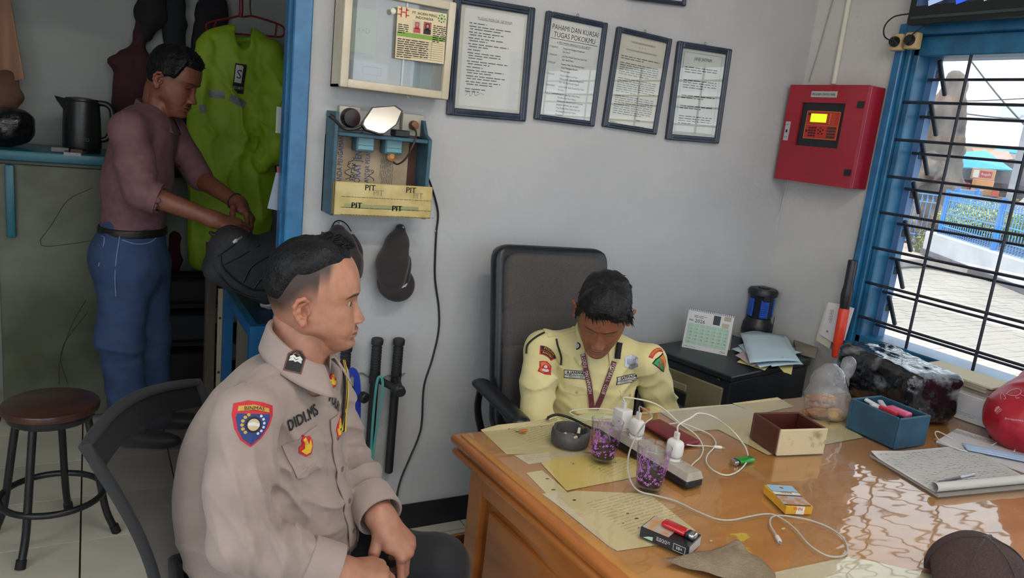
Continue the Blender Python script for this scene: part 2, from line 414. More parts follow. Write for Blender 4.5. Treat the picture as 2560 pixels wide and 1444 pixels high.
class Decal:
    """a patch of cloth laid on a body: outlines in its own plane, each point dropped on the surface below"""
    def __init__(s, bvh, px, py, ang=0.0, up=(0, 0, 1), nofs=None):
        o = Vector(CAM); d = Vector(nrm(ray(px, py))); h = bvh.ray_cast(o, d)
        s.ok = h[0] is not None; s.bvh = bvh
        if not s.ok: return
        s.P = np.array(h[0]); N = np.zeros(3)
        for a in (-0.012, 0, 0.012):
            for b in (-0.012, 0, 0.012):
                q = bvh.ray_cast(o, Vector(nrm(s.P + a * CR + b * CU - CAM)))
                if q[0] is not None: n = np.array(q[1]); N += n if np.dot(n, np.array(d)) < 0 else -n
        s.N = nrm(N); u = CR - s.N * np.dot(CR, s.N); u = nrm(u); v = np.cross(s.N, u)
        a = math.radians(ang); s.u = math.cos(a) * u + math.sin(a) * v; s.v = -math.sin(a) * u + math.cos(a) * v
    def drop(s, xy, off):
        out = []
        for x, y in xy:
            q = s.P + x * s.u + y * s.v; h = s.bvh.ray_cast(Vector(q + s.N * 0.04), Vector(-s.N), 0.09)
            k = float(np.clip(np.dot(np.array(h[0]) - q, s.N), -0.022, 0.010)) if h[0] is not None else 0.0
            out.append(q + s.N * (k + off))
        return np.array(out)
    def outline(s, mb, xy, off=0.002, t=0.0016, mi=0):
        xy = np.asarray(xy, float); c = xy.mean(0); q_ = []
        for i in range(len(xy)):
            a, b = xy[i], xy[(i + 1) % len(xy)]; n_ = max(1, int(np.linalg.norm(b - a) / 0.009)); q_ += [a + (b - a) * t / n_ for t in range(n_)]
        xy = np.array(q_); k = len(xy); R_ = 5 if np.ptp(xy[:, 0]) > 0.03 else 3; rings = [1 - j / R_ for j in range(R_)]
        P = np.concatenate([s.drop(c + (xy - c) * r, off) for r in rings] + [s.drop([c], off)])
        F = []
        for r in range(R_ - 1):
            for i in range(k): F.append((r * k + i, r * k + (i + 1) % k, (r + 1) * k + (i + 1) % k, (r + 1) * k + i))
        for i in range(k): F.append(((R_ - 1) * k + i, (R_ - 1) * k + (i + 1) % k, R_ * k))
        b = len(P); skirt = P[:k] - s.N * (t + off); P = np.concatenate([P, skirt])
        for i in range(k): F.append((i, b + i, b + (i + 1) % k, (i + 1) % k))
        area = sum(xy[i][0] * xy[(i + 1) % k][1] - xy[(i + 1) % k][0] * xy[i][1] for i in range(k))
        if area < 0: F = [q[::-1] for q in F]
        mb.add(P, F, mi); return s
    def text(s, mb, txt, size, x=0.0, y=0.0, off=0.004, mi=0, sx=1.0, arc=0.0, bold=0.0):
        v, f = text2d(txt, 'C')
        if not len(v): return s
        xy = v * size; xy[:, 0] *= sx
        if arc: xy = np.stack([(xy[:, 1] + arc) * np.sin(xy[:, 0] / arc), (xy[:, 1] + arc) * np.cos(xy[:, 0] / arc) - arc], 1)
        for b in ((0, 0),) + (((bold, 0), (-bold, 0), (0, bold), (0, -bold)) if bold else ()):
            mb.add(s.drop(xy + (x + b[0], y + b[1]), off + (abs(b[0]) + abs(b[1])) * 0.02), f, mi)
        return s
def disc(r, n=16, cx=0, cy=0, sy=1.0): return [(cx + r * math.cos(2 * math.pi * i / n), cy + sy * r * math.sin(2 * math.pi * i / n)) for i in range(n)]

# ================================================================== THE ROOM
rng = random.Random(7)
WALL = mat('wall_paint', 'a8abaf', 0.75, col2='b4b6b8', vscale=1.6, vcon=(0.35, 0.65), bump=0.25, bscale=45)
WALL2 = mat('alcove_paint', 'a3a9a6', 0.85, col2='989e9b', vscale=2.0, bump=0.2, bscale=40)
CEIL = mat('ceiling_paint', 'dcdcd8', 0.9)
BLUE = mat('blue_gloss_paint', '1a5a86', 0.35, col2='2470a0', vscale=14, vcon=(0.35, 0.7), bump=0.15, bscale=40, coat=0.2)
BLUED = mat('dark_blue_paint', '173f62', 0.4, col2='1d4a70', vscale=18)
BLACKP = mat('black_paint', '15161b', 0.45, col2='1f2126', vscale=10, bump=0.1)
def fixed(o): return tag(o, kind='structure')
# floor: grout bed with separate tiles
FT = mat('floor_tile_glaze', 'c4c0b0', 0.34, col2='cfcbbb', vscale=3.0, bump=0.03, bscale=30)
fl = MB(); fl.box2((-1.6, -1.8, -0.12), (2.95, 4.5, -0.006)); floor = fixed(fl.build('floor', mat('tile_grout', '2c2520', 0.9), org=(0, 0, 0)))
tm = MB(); tm.box((0, 0, -0.006), (0.326, 0.326, 0.012)); tme = tm.mesh('tile', FT)
for i in range(-5, 9):
    for j in range(-6, 14):
        x = -0.041 + (i + 0.5) * 0.332; y = 2.735 + (j - 7.5) * 0.332
        if -1.65 < x < 2.7 and -1.7 < y < 4.4: o = link_mesh('tile', tme, floor); o.location = (x, y, rng.uniform(-0.0006, 0.0006))
w = MB(); w.box2((0.598, YB, 0), (XR + 0.16, YB + 0.08, 2.8)); w.box2((-1.5, YB, 2.25), (0.598, YB + 0.08, 2.8)); fixed(w.build('wall_back', WALL))
w = MB()
w.box2((XR, -1.86, 0), (XR + 0.16, YB, 0.80)); w.box2((XR, -1.86, 2.11), (XR + 0.16, YB, 2.8)); w.box2((XR, 2.03, 0.80), (XR + 0.16, YB, 2.11)); w.box2((XR, -1.86, 0.80), (XR + 0.16, -0.35, 2.11))
wall_r = fixed(w.build('wall_right', mat('wall_paint_r', 'b4b4b3', 0.75, col2='bfbfbd', vscale=2, bump=0.25, bscale=45)))
w = MB(); w.box2((-1.5, -1.86, 0), (XR, -1.7, 0.55)); w.box2((-1.5, -1.86, 2.6), (XR, -1.7, 2.8)); w.box2((-1.5, -1.86, 0.55), (-1.3, -1.7, 2.6)); w.box2((2.55, -1.86, 0.55), (XR, -1.7, 2.6)); w.box2((0.55, -1.86, 0.55), (0.7, -1.7, 2.6))
fixed(w.build('wall_front', WALL))
w = MB(); w.box2((-1.62, -1.86, 0), (-1.5, -1.45, 2.8)); w.box2((-1.62, 1.75, 0), (-1.5, 4.47, 2.8)); w.box2((-1.62, -1.45, 2.45), (-1.5, 1.75, 2.8)); w.box2((-1.62, -0.2, 0), (-1.5, 1.75, 0.5)); fixed(w.build('wall_left', WALL))
w = MB(); w.box2((-1.5, 4.35, 0), (1.6, 4.47, 2.8)); fixed(w.build('wall_alcove_back', WALL2))
w = MB(); w.box2((1.5, YB + 0.08, 0), (1.62, 4.35, 2.8)); fixed(w.build('wall_alcove_right', WALL2))
w = MB(); w.box2((-1.7, -2.5, 2.8), (3.6, 4.6, 2.92)); fixed(w.build('ceiling', CEIL))
w = MB(); w.box2((0.60, YB - 0.006, 0), (XR, YB, 0.105)); fixed(w.build('baseboard_back', BLACKP))
w = MB(); w.box2((XR - 0.006, -1.7, 0), (XR, YB - 0.006, 0.105)); fixed(w.build('baseboard_right', BLACKP))
# door post
w = MB(); w.rbox((0.5715, 2.503, 1.125), (0.057, 0.096, 2.25), 0.004, 1); w.rbox((0.5425, 2.525, 1.125), (0.012, 0.05, 2.25), 0.002, 1); fixed(w.build('trim_1', BLUE))
# large window of the front wall, behind the viewer
fw = thing('window_2', None, None, (0.6, -1.78, 0.55), kind='structure')
for (xa, xb) in ((-1.3, 0.55), (0.7, 2.55)):
    for z in (0.55, 2.56): b = MB(); b.box2((xa, -1.81, z), (xb, -1.75, z + 0.04)); b.build('rail', BLUE, fw)
    for k in range(4):
        x = xa + (xb - xa - 0.04) * k / 3; b = MB(); b.box2((x, -1.81, 0.59), (x + 0.04, -1.75, 2.56)); b.build('mullion', BLUE, fw)
    for z in (1.0, 1.4, 1.8): b = MB(); b.cyl((xa, -1.78, z), (xb, -1.78, z), 0.006, n=6); b.build('bar', BLUED, fw)

# ------------------------------------------------------------------ window in the right wall
win = thing('window_1', None, None, (XR, 0.9, 0.80), kind='structure')
Y0, Y1, Z0, Z1 = 2.03, -0.35, 0.80, 2.11
for nm, a, b in (('casing', (2.765, Y0, Z0), (2.83, Y0 - 0.035, Z1)), ('casing', (2.765, Y0 - 0.035, Z1 - 0.045), (2.83, Y1, Z1)), ('casing', (2.765, Y0 - 0.035, Z0), (2.83, Y1, Z0 + 0.035)), ('casing', (2.765, Y1, Z0), (2.83, Y1 + 0.05, Z1))):
    m = MB(); a = np.array(a); b = np.array(b); m.rbox((a + b) / 2, np.abs(b - a), 0.004, 1); m.build(nm, BLUE, win)
for a, b in (((2.785, Y0 - 0.035, Z0 + 0.03), (2.84, Y0 - 0.058, Z1 - 0.045)), ((2.80, Y0 - 0.058, Z0 + 0.03), (2.95, Y0 - 0.085, Z1 - 0.045)), ((2.80, Y0 - 0.05, Z1 - 0.12), (2.95, Y1, Z1 - 0.045)), ((2.80, Y0 - 0.05, Z0 + 0.035), (2.95, Y1, Z0 + 0.07))):
    m = MB(); a = np.array(a); b = np.array(b); m.rbox((a + b) / 2, np.abs(b - a), 0.004, 1); m.build('jamb', mat('jamb_blue', '1d5478', 0.4, col2='236890', vscale=10), win)
STEEL = mat('grille_steel', '20242f', 0.45, col2='28303e', vscale=30, metal=0.2)
for k in range(7):
    z = 0.945 + 0.1452 * k
    m = MB(); m.cyl((2.80, 1.982, z), (2.80, Y1, z), 0.0058, n=8); m.build('horizontal_bar', STEEL, win)
for k in range(8):
    z = 0.918 + 0.1416 * k
    m = MB(); m.cyl((2.862, 1.93, z), (2.862, Y1, z), 0.0055, n=8); m.build('rear_bar', STEEL, win)
for k in range(8):
    y = 1.752 - 0.267 * k
    m = MB(); m.cyl((2.818, y, Z0 + 0.05), (2.818, y, Z1 - 0.10), 0.0058, n=8); m.build('vertical_bar', STEEL, win)
ch = MB(); ch.box2((2.875, 1.918, 0.87), (2.915, 1.945, 1.99)); ch.build('louvre_channel', mat('louvre_channel_blue', '4a6f9c', 0.5), win)
LG = clear('louvre_glass', (0.95, 0.98, 0.98), 1.45, haze=0.10, hazecol='eef4fa')
DKM = mat('louvre_clip', '1b2430', 0.5)
for k in range(7):
    zt = 1.985 - 0.157 * k
    if zt - 0.12 < 0.86: break
    m = MB(); c = V(2.925, (1.905 + Y1) / 2, zt - 0.062); R = roty(math.radians(-33)); m.box(c, (0.004, 1.905 - Y1, 0.145), R); m.build('louvre_blade', LG, win)
    m = MB(); m.rbox(V(2.922, 1.912, zt - 0.062), (0.014, 0.016, 0.15), 0.003, 1, R); m.rbox(V(2.90, 1.925, zt - 0.05), (0.03, 0.02, 0.03), 0.003, 1); m.build('louvre_clip', DKM, win)

# television on the window wall
tv = thing('wall_television', 'black flat television mounted above the blue window, screen lit with camera pictures', 'television', (2.70, 1.4, 2.10))
m = MB(); m.rbox((2.715, 1.36, 2.40), (0.04, 1.19, 0.62), 0.008, 2); m.build('case', mat('tv_black', '14181c', 0.3), tv, smooth=40)
m = MB(); m.box((2.6945, 1.36, 2.42), (0.003, 1.13, 0.53)); m.build('screen', mat('tv_screen', '16233a', 0.2, col2='3d5c86', vscale=9, vcon=(0.42, 0.6), emit=0.12), tv)
for (a, b, c_, d, q) in ((1.83, 2.175, 0.10, 0.02, 0), (1.66, 2.18, 0.04, 0.05, 0), (1.60, 2.175, 0.06, 0.03, 0), (1.45, 2.18, 0.05, 0.02, 0), (1.75, 2.185, 0.06, 0.06, 1), (1.52, 2.19, 0.04, 0.05, 1)):
    m = MB(); m.quad((2.692, a, b), (0, -1, 0.3), (0, 0.3, 1), c_, d); m.build('picture_patch', (mat('tv_picture_pale', '8ea6c8', 0.5, emit=0.35), mat('tv_picture_blue', '2a54c8', 0.5, emit=0.4))[q], tv)
m = MB(); m.box((2.69, 1.36, 2.113), (0.004, 1.15, 0.01)); m.build('bezel_strip', mat('tv_bezel', '2b3c3c', 0.4), tv)
m = MB(); m.rbox((2.76, 1.36, 2.4), (0.06, 0.3, 0.3), 0.01, 1); m.build('bracket', DKM, tv)

# ------------------------------------------------------------------ outside
PAV = mat('paving_concrete', 'b7ab9e', 0.9, col2='a1978c', vscale=1.2, vcon=(0.3, 0.7), bump=0.3, bscale=20)
m = MB(); m.box2((2.95, -12, -0.4), (70, 60, -0.03)); m.box2((-30, -30, -0.4), (2.95, -1.86, -0.03)); m.box2((-30, 4.5, -0.4), (2.95, 60, -0.03)); m.box2((-30, -1.86, -0.4), (-1.62, 4.5, -0.03)); gr = fixed(m.build('ground', mat('ground_sand', 'b5a99c', 0.95, col2='a59a8e', vscale=0.6), org=(10, 0, -0.4)))
pm = MB(); pm.rbox((0, 0, -0.03), (0.236, 0.116, 0.06), 0.004, 1); pme = pm.mesh('paving_block', PAV)
cells = []
for j in range(-30, 95):
    for i in range(-4, 48):
        x = 3.35 + i * 0.24 + (j % 2) * 0.12; y = 1.0 + j * 0.12
        if x > 12.5: continue
        d = V(x, y, 0) - CAM; zc = float(d @ _f)
        if zc < 0.5: continue
        px = CX + FPX * float(d @ CR) / zc; py = CY - FPX * float(d @ CU) / zc
        if 2100 < px < 2800 and 620 < py < 1100: cells.append((zc, x, y))
cells.sort()
for k, (_, x, y) in enumerate(cells[:280]): o = link_mesh('paving_block', pme, gr); o.location = (x - 10, y, 0.4 + rng.uniform(-0.003, 0.002))
m = MB()
for (_, x, y) in cells[280:2600]: m.box((x, y, -0.03 + rng.uniform(-0.003, 0.002)), (0.234, 0.114, 0.06))
tag(m.build('paving_field', PAV, gr), kind='stuff')
# planter wall
WW = mat('planter_white', 'd3d1d6', 0.85, col2='c4c2c6', vscale=1.5, bump=0.2, bscale=12); DB = mat('kerb_dark', '6f6d72', 0.9, col2='5d5b60', vscale=3)
A = V(14.6, 9.2, 0); B = V(8.2, 1.25, 0); dr = nrm(B - A); nn = V(dr[1], -dr[0], 0)
if nn[0] > 0: nn = -nn
Lw = np.linalg.norm(B - A); Rw = basis(dr, (0, 0, 1)); mid = (A + B) / 2
pl = thing('planter_wall', 'long low white planter wall outside the window below the blue fence', 'wall', tuple(mid))
m = MB(); m.rbox(mid - nn * 0.13 + V(0, 0, 0.225), (Lw, 0.26, 0.45), 0.015, 1, Rw); m.build('wall_body', WW, pl)
m = MB(); m.rbox(mid + nn * 0.012 + V(0, 0, 0.05), (Lw, 0.03, 0.10), 0.004, 1, Rw); m.build('plinth', DB, pl)
m = MB(); m.box(mid - nn * 1.4 + V(0, 0, 0.20), (Lw, 2.3, 0.40), Rw); m.build('soil', mat('soil', '4d4034', 0.95, col2='5f5142', vscale=5), pl)
K0 = onz(2185, 668, 0.0); K1 = onz(2300, 668, 0.0); K2 = onz(2420, 690, 0.0)
m = MB(); P = curve([onz(2090, 640, 0), K0, K1, K2], 12); m.tube(P + V(0, 0, 0.04), 0.11, 6); m.build('kerb', mat('kerb_grey', '8d8883', 0.9, col2='7b7672', vscale=4), label='grey rounded kerb edging the sand beside the white planter wall', cat='kerb')
# fences: welded wire panels with rolled triangular top and bottom
FB = mat('fence_blue', '4f93d2', 0.5); FB2 = mat('fence_post_blue', '2f7fd0', 0.5)
def fence(P0, P1, z0, h, label, pitch=0.1):
    P0 = np.array(P0); P1 = np.array(P1); d = nrm(P1 - P0); L = np.linalg.norm(P1 - P0); n = V(-d[1], d[0], 0)
    f = thing('wire_fence', label, 'fence', (P0[0], P0[1], z0), 'blue wire fences outside the window')
    m = MB(); k = int(L / pitch)
    for i in range(k + 1):
        p = P0 + d * (i * pitch); b = lambda a, z: np.array([p[0], p[1], 0]) + n * a + V(0, 0, z0 + z)
        m.tube([b(0.13, 0.10), b(0, 0.0), b(0, 0.16), b(0, h - 0.16), b(0, h), b(0.13, h - 0.09), b(0, h - 0.17)], 0.0085, 4, cap=False)
    tag(m.build('wire', FB, f), kind='stuff')
    for z in (0.0, 0.16, h * 0.5, h - 0.16, h): m = MB(); m.tube([P0 * [1, 1, 0] + V(0, 0, z0 + z), P1 * [1, 1, 0] + V(0, 0, z0 + z)], 0.011, 5); m.build('rail', FB, f)
    for i in range(int(L / 2.4) + 1):
        p = P0 + d * (i * 2.4 + 0.05); m = MB(); m.cyl((p[0], p[1], z0 - 0.1), (p[0], p[1], z0 + h + 0.04), 0.045, n=10); m.build('post', FB2, f)
fence(A - nn * 0.13 + dr * 0.3, B - nn * 0.13, 0.45, 0.82, 'blue wire fence standing on the white planter wall')
fence(onz(2180, 590, 0.12), onz(2318, 612, 0.12), 0.15, 1.0, 'blue wire fence in front of the cut tree trunk')
fence(A - nn * 0.4, A - nn * 0.4 + V(3.0, 1.2, 0), 0.42, 0.9, 'blue wire fence side running back from the planter corner', 0.14)
# cut tree and rubble
s = Sdf(); X = 17.5
s.chain([onx(2318, 610, X), onx(2322, 480, X), onx(2345, 360, X), onx(2370, 290, X), onx(2395, 205, X)], [0.75, 0.62, 0.50, 0.36, 0.26], 0.25)
s.chain([onx(2330, 380, X), onx(2305, 320, X - 0.2), onx(2290, 295, X - 0.3)], [0.34, 0.2, 0.12], 0.2); s.cap(onx(2320, 310, X), onx(2345, 268, X), 0.2, 0.1, 0.15)
s.disp = lambda P, d: 0.10 * vnoise(P * (5, 5, 1.6), 3) + 0.05 * vnoise(P * 7, 4)
s.build('cut_tree', mat('bark', '4c423c', 0.95, col2='7a6d63', vscale=2.2, vcon=(0.35, 0.62), bump=0.8, bscale=9, stretch=(1, 1, 0.35)), 0.09, label='thick pale cut tree trunk with stubs of branches seen through the window', cat='tree')
RUB = mat('rubble_pale', '8a7d74', 0.95, col2='4a3d36', vscale=2.5, vcon=(0.4, 0.6), bump=0.5, bscale=8)
for k, (px, py, r, lb) in enumerate(((2296, 412, 0.50, 'pale broken root lump against the trunk, the upper one'), (2278, 548, 0.55, 'pale rubble heap behind the blue fence, the lower one'), (2322, 545, 0.40, 'brown rubble heap beside the trunk base'))):
    s = Sdf(); c = onx(px, py, 16.6); s.ell(c, (r, r, r * 0.9)); s.disp = lambda P, d: 0.22 * vnoise(P * 2.2, 8 + k) + 0.1 * vnoise(P * 5, 9 + k)
    s.lo -= 0.3; s.hi += 0.3; s.build('rubble_lump', RUB, 0.09, label=lb, cat='rubble', group='rubble lumps by the tree')
# bushes: leaves on a rounded crown
def bush(c, r, n, label, cols, seed):
    g = random.Random(seed); b = thing('hedge_bush', label, 'bush', tuple(c - V(0, 0, r[2])), 'bushes in the planter')
    m = MB()
    for i in range(n):
        t = nrm([g.gauss(0, 1), g.gauss(0, 1), abs(g.gauss(0, 1)) * 0.9 - 0.15]); q = g.uniform(0.78, 1.06); p = c + t * np.array(r) * q
        u = nrm(np.cross(t, [g.gauss(0, 1), g.gauss(0, 1), g.gauss(0, 1)])); v = nrm(np.cross(t, u) + t * g.uniform(0.1, 0.9)); l = g.uniform(0.03, 0.055)
        m.add([p - u * l * 0.4, p - v * l * 0.1 + t * l * 0.1, p + u * l * 0.4, p + v * l * 1.3], [(0, 1, 2, 3)], g.randrange(3))
    tag(m.build('leaves', [mat('leaf_%s' % q, q, 0.6) for q in cols], b), kind='stuff')
    s = Sdf(); s.ell(c, np.array(r) * 0.8); s.build('twigs', mat('bush_core', '56601f', 0.9), 0.12, b)
bc = onx(2440, 558, 15.3)
bush(bc, (0.66, 0.66, 0.46), 2600, 'rounded yellow green clipped bush behind the blue fence', ('b8c035', '8c9c28', 'd4cf62'), 1)
bush(onx(2514, 580, 14.8), (0.35, 0.35, 0.32), 900, 'small yellow brown bush beside the blue fence post', ('c0a838', '9c8c30', '6e7a28'), 2)
bush(onx(2580, 582, 14.0), (0.4, 0.4, 0.32), 900, 'green bush at the right edge of the window view', ('6f9438', '55782c', '8cab48'), 3)
bush(onx(2318, 618, 15.0), (0.3, 0.3, 0.4), 500, 'dry mossy clump at the end of the white planter wall', ('8a8440', '6e6a34', 'a69a58'), 4)
# street stall
TARP = mat('tarp_blue', '36a7d8', 0.45, col2='2f9ad0', vscale=3, bump=0.4, bscale=4)
def sheet(name, pts, mt, label, cat, t=0.03, group=None):
    m = MB(); P = np.array(pts); n = np.cross(P[1] - P[0], P[2] - P[0]); m.plate(P, n if n[2] > 0 else -n, t); return m.build(name, mt, label=label, cat=cat, group=group)
sheet('tarpaulin', [onx(2368, 385, 20), onx(2372, 418, 19.5), onx(2535, 428, 19.5), onx(2465, 378, 21)], TARP, 'bright blue tarpaulin roof of the street stall', 'tarpaulin')
sheet('tarpaulin', [onx(2490, 368, 23), onx(2485, 378, 22.5), onx(2640, 398, 22.5), onx(2640, 368, 23)], TARP, 'far blue tarpaulin strip behind the street pole', 'tarpaulin')
sheet('tarpaulin', [onx(2430, 372, 22), onx(2440, 392, 21.5), onx(2540, 415, 21.5), onx(2520, 380, 22.2)], mat('tarp_stripe', 'b9a0a8', 0.7, col2='c98f6a', vscale=2), 'faded striped awning between the blue tarpaulins', 'awning')
CB = mat('carton', 'c08f66', 0.85, col2='b38259', vscale=3)
SZ = onx(2455, 468, 19)[2] - 0.18; q = onx(2455, 468, 19)
sc = thing('stall_counter', 'plain wooden counter carrying the cartons at the street stall', 'counter', (q[0], q[1], 0))
m = MB(); m.box((q[0], q[1], SZ - 0.02), (0.7, 1.6, 0.04), rotz(0.5)); m.build('counter_top', mat('stall_wood', '8a6a4a', 0.85), sc)
for a, b in ((-0.28, -0.72), (0.28, -0.72), (-0.28, 0.72), (0.28, 0.72)): p = q + rotz(0.5) @ V(a, b, 0); m = MB(); m.box((p[0], p[1], (SZ - 0.04) / 2), (0.06, 0.06, SZ - 0.04)); m.build('leg', mat('stall_wood'), sc)
def carton(px, py, x, w, h, label, mt=CB, up=0.0):
    c = onx(px, py, x); c[2] = SZ + h / 2 + up; t = thing('carton', label, 'box', (c[0], c[1], c[2] - h / 2), 'cartons at the street stall')
    m = MB(); m.rbox(c, (0.4, w, h), 0.01, 1, rotz(0.5)); m.build('box_body', mt, t); return t, c
t, c = carton(2455, 468, 19, 0.45, 0.36, 'plain brown carton, the lower one under the stall tarpaulin')
t, c = carton(2458, 437, 19.05, 0.5, 0.26, 'brown carton with red and white print, stacked on top', up=0.361)
RR = rotz(0.5); fx = -RR[:, 0]
m = MB(); q = c + fx * 0.205; m.quad(q + RR[:, 1] * -0.06, -RR[:, 1], (0, 0, 1), 0.25, 0.15, 0); m.quad(q + RR[:, 1] * 0.15, -RR[:, 1], (0, 0, 1), 0.12, 0.18, 1)
m.text('Rapih', 0.09, q + RR[:, 1] * -0.06 + fx * 0.004, -RR[:, 1], (0, 0, 1), 1); m.build('print', [mat('print_red', 'a8333a', 0.7), mat('print_white', 'd8d4cc', 0.7)], t)
carton(2414, 472, 18.8, 0.16, 0.25, 'small red and green carton beside the plain brown one', mat('carton_red', '9a3038', 0.8))
carton(2490, 477, 18.8, 0.14, 0.2, 'small red carton right of the plain brown one', mat('carton_red2', 'b85048', 0.8))
m = MB()
for px in (2382, 2388, 2392): m.box(onx(px, 450, 19.6), (0.05, 0.08, 0.75))
m.build('white_board', mat('panel_white', 'd8dce2', 0.6), label='white upright panel of the street stall beside the trunk', cat='panel')
s = Sdf(); s.ell(onx(2515, 455, 20.5), (0.5, 0.5, 0.55)); s.ell(onx(2420, 445, 20.8), (0.4, 0.5, 0.5)); s.disp = lambda P, d: 0.12 * vnoise(P * 3, 5); s.lo -= .1; s.hi += .1
s.build('stall_goods', mat('dark_goods', '3c3a40', 0.8, col2='565058', vscale=2), 0.1, label='dark heap of goods in the shade under the stall tarpaulin', cat='goods')
# far shed, pole, wires
m = MB(); m.box2((52, 14, 0), (60, 52, 3.9)); sh = m.build('far_shed', mat('shed_wall', 'd7cdc3', 0.9), label='long pale shed far beyond the street stall', cat='building')
m = MB()
P = np.array([(50.5, 13, 4.0), (50.5, 53, 4.0), (56, 53, 6.1), (56, 13, 6.1)]); m.plate(P, (0, 0, 1), 0.15); m.build('roof', mat('shed_roof', 'b9bcc0', 0.8, col2='c8c9ca', vscale=0.4), sh)
m = MB(); m.lathe([(0.5, 0), (0.7, 0.5), (0.9, 0.7), (0.7, 1.0), (0.2, 1.15)], (55, 30.5, 5.9), 14); m.build('roof_ventilator', mat('vent_white', 'dfe3e6', 0.5), sh, smooth=40)
m = MB(); p0 = onx(2520, 500, 16); p1 = onx(2565, 180, 16); p0[2] = 0; m.cyl((p0[0], p0[1], 0), (p0[0] + 0.02, p0[1] - 0.02, 5.5), 0.06, 0.05, 10); m.build('street_pole', mat('pole_grey', '8d9097', 0.6), label='grey steel pole standing beyond the fence', cat='pole')
for k, (a, b, x) in enumerate((((2440, 160), (2560, 300), 18), ((2300, 262), (2560, 294), 24), ((2300, 250), (2600, 238), 26))):
    m = MB(); q0 = onx(*a, x); q1 = onx(*b, x); q1 = q0 + (q1 - q0) * 1.6; q0 = q0 - (q1 - q0) * 0.3; m.tube(curve([q0, (q0 + q1) / 2 - V(0, 0, 0.1), q1], 12), 0.02, 5)
    m.build('overhead_wire', mat('wire_black', '45484e', 0.7), label=('steep overhead wire crossing the window view', 'lower level overhead wire in the window view', 'thin upper overhead wire in the window view')[k], cat='wire', group='overhead wires')

# fill lamps: tube fittings added out of view to brighten the room
for (x, y, lb) in ((1.1, 0.55, 'white fluorescent tube lamp fixed to the ceiling above the desk'), (0.3, -0.7, 'white fluorescent tube lamp fixed to the ceiling near the front wall')):
    lp = thing('fill_tube_lamp', lb, 'lamp', (x, y, 2.72), 'tube lamps on the ceiling')
    m = MB(); m.rbox((x, y, 2.775), (1.24, 0.07, 0.05), 0.006, 1); m.build('fitting', mat('fill_lamp_white', 'e8e8e6', 0.5), lp)
    m = MB(); m.cyl((x - 0.6, y, 2.73), (x + 0.6, y, 2.73), 0.016, n=12); m.build('tube', mat('fill_lamp_tube', 'fff6e8', 0.4, emit=34.0), lp, smooth=40)

# ================================================================== THINGS ON THE WALLS
XH = V(1, 0, 0); ZH = V(0, 0, 1)
INK = mat('print_black', '24252a', 0.7); PAPER = mat('paper_white', 'd6d6d4', 0.8, col2='cdccc6', vscale=6); INKB = mat('print_blue', '2c4a7c', 0.7); INKG = mat('print_grey', '5c5e62', 0.7)
CREAM = mat('cream_plastic', 'c9c1ae', 0.5, col2='bdb39c', vscale=7); GLASS = clear('picture_glass', (0.97, 0.98, 0.98), 1.5, boost=1.5)
NAVY = mat('frame_navy', '1d2638', 0.35, col2='2a3448', vscale=25, coat=0.2, stretch=(1, 1, 1))
# first-aid cabinet
x0, x1, z0, z1, yf = 0.668, 1.032, 1.620, 1.925, 2.372
fa = thing('first_aid_cabinet', 'cream first aid cabinet with glass door hung beside the blue post', 'cabinet', (0.85, YB, z0))
m = MB(); m.box2((x0, yf + 0.012, z0), (x0 + 0.008, YB, z1)); m.box2((x1 - 0.008, yf + 0.012, z0), (x1, YB, z1)); m.box2((x0, yf + 0.012, z0), (x1, YB, z0 + 0.008)); m.box2((x0, yf + 0.012, z1 - 0.008), (x1, YB, z1)); m.box2((x0, YB - 0.008, z0), (x1, YB, z1)); m.build('body', CREAM, fa)
dr_ = MB(); bw = 0.026
dr_.rbox((x0 + bw / 2, yf, (z0 + z1) / 2), (bw, 0.024, z1 - z0), 0.005, 2); dr_.rbox((x1 - bw / 2, yf, (z0 + z1) / 2), (bw, 0.024, z1 - z0), 0.005, 2); dr_.rbox(((x0 + x1) / 2, yf, z0 + bw / 2), (x1 - x0 - 2 * bw + 0.004, 0.024, bw), 0.005, 2); dr_.rbox(((x0 + x1) / 2, yf, z1 - bw / 2), (x1 - x0 - 2 * bw + 0.004, 0.024, bw), 0.005, 2)
door = dr_.build('door', CREAM, fa, smooth=40)
m = MB(); m.box(((x0 + x1) / 2, yf + 0.004, (z0 + z1) / 2), (x1 - x0 - 2 * bw, 0.003, z1 - z0 - 2 * bw)); m.build('glass', clear('cabinet_glass', (0.9, 0.93, 0.93), 1.5, haze=0.22, hazecol='c9ccd0', boost=1.6), door)
m = MB(); m.box(((x0 + x1) / 2 + 0.02, yf + 0.0035, (z0 + z1) / 2), (0.006, 0.006, z1 - z0 - 2 * bw)); m.build('glass_divider', mat('alu', 'aab0b4', 0.3, metal=0.8), door)
m = MB(); m.lathe([(0.007, 0), (0.009, 0.003), (0.006, 0.006)], ony(983, 28, yf - 0.014), 14, rotx(math.pi / 2)); m.build('knob', mat('knob_ivory', 'd8d4c0', 0.4), door, smooth=40)
m = MB(); q = ony(1023, 240, yf); a = np.linspace(0, 2 * math.pi, 17)[:-1]; m.tube(np.stack([q[0] + 0.009 * np.cos(a), np.full(16, yf - 0.004), q[2] + 0.009 * np.sin(a)], 1), 0.001, 5, closed=True); m.build('key_ring', mat('steel_wire', '888a8c', 0.3, metal=1.0), door)
m = MB(); m.rbox((0.755, 2.44, 1.80), (0.085, 0.02, 0.14), 0.003, 1); bk = m.build('booklet', mat('booklet_green', '8fae72', 0.7), label='green booklet standing inside the first aid cabinet', cat='booklet')
m = MB(); m.text('A+D', 0.022, (0.752, 2.4285, 1.80), XH, ZH); m.build('lettering', INKG, bk)
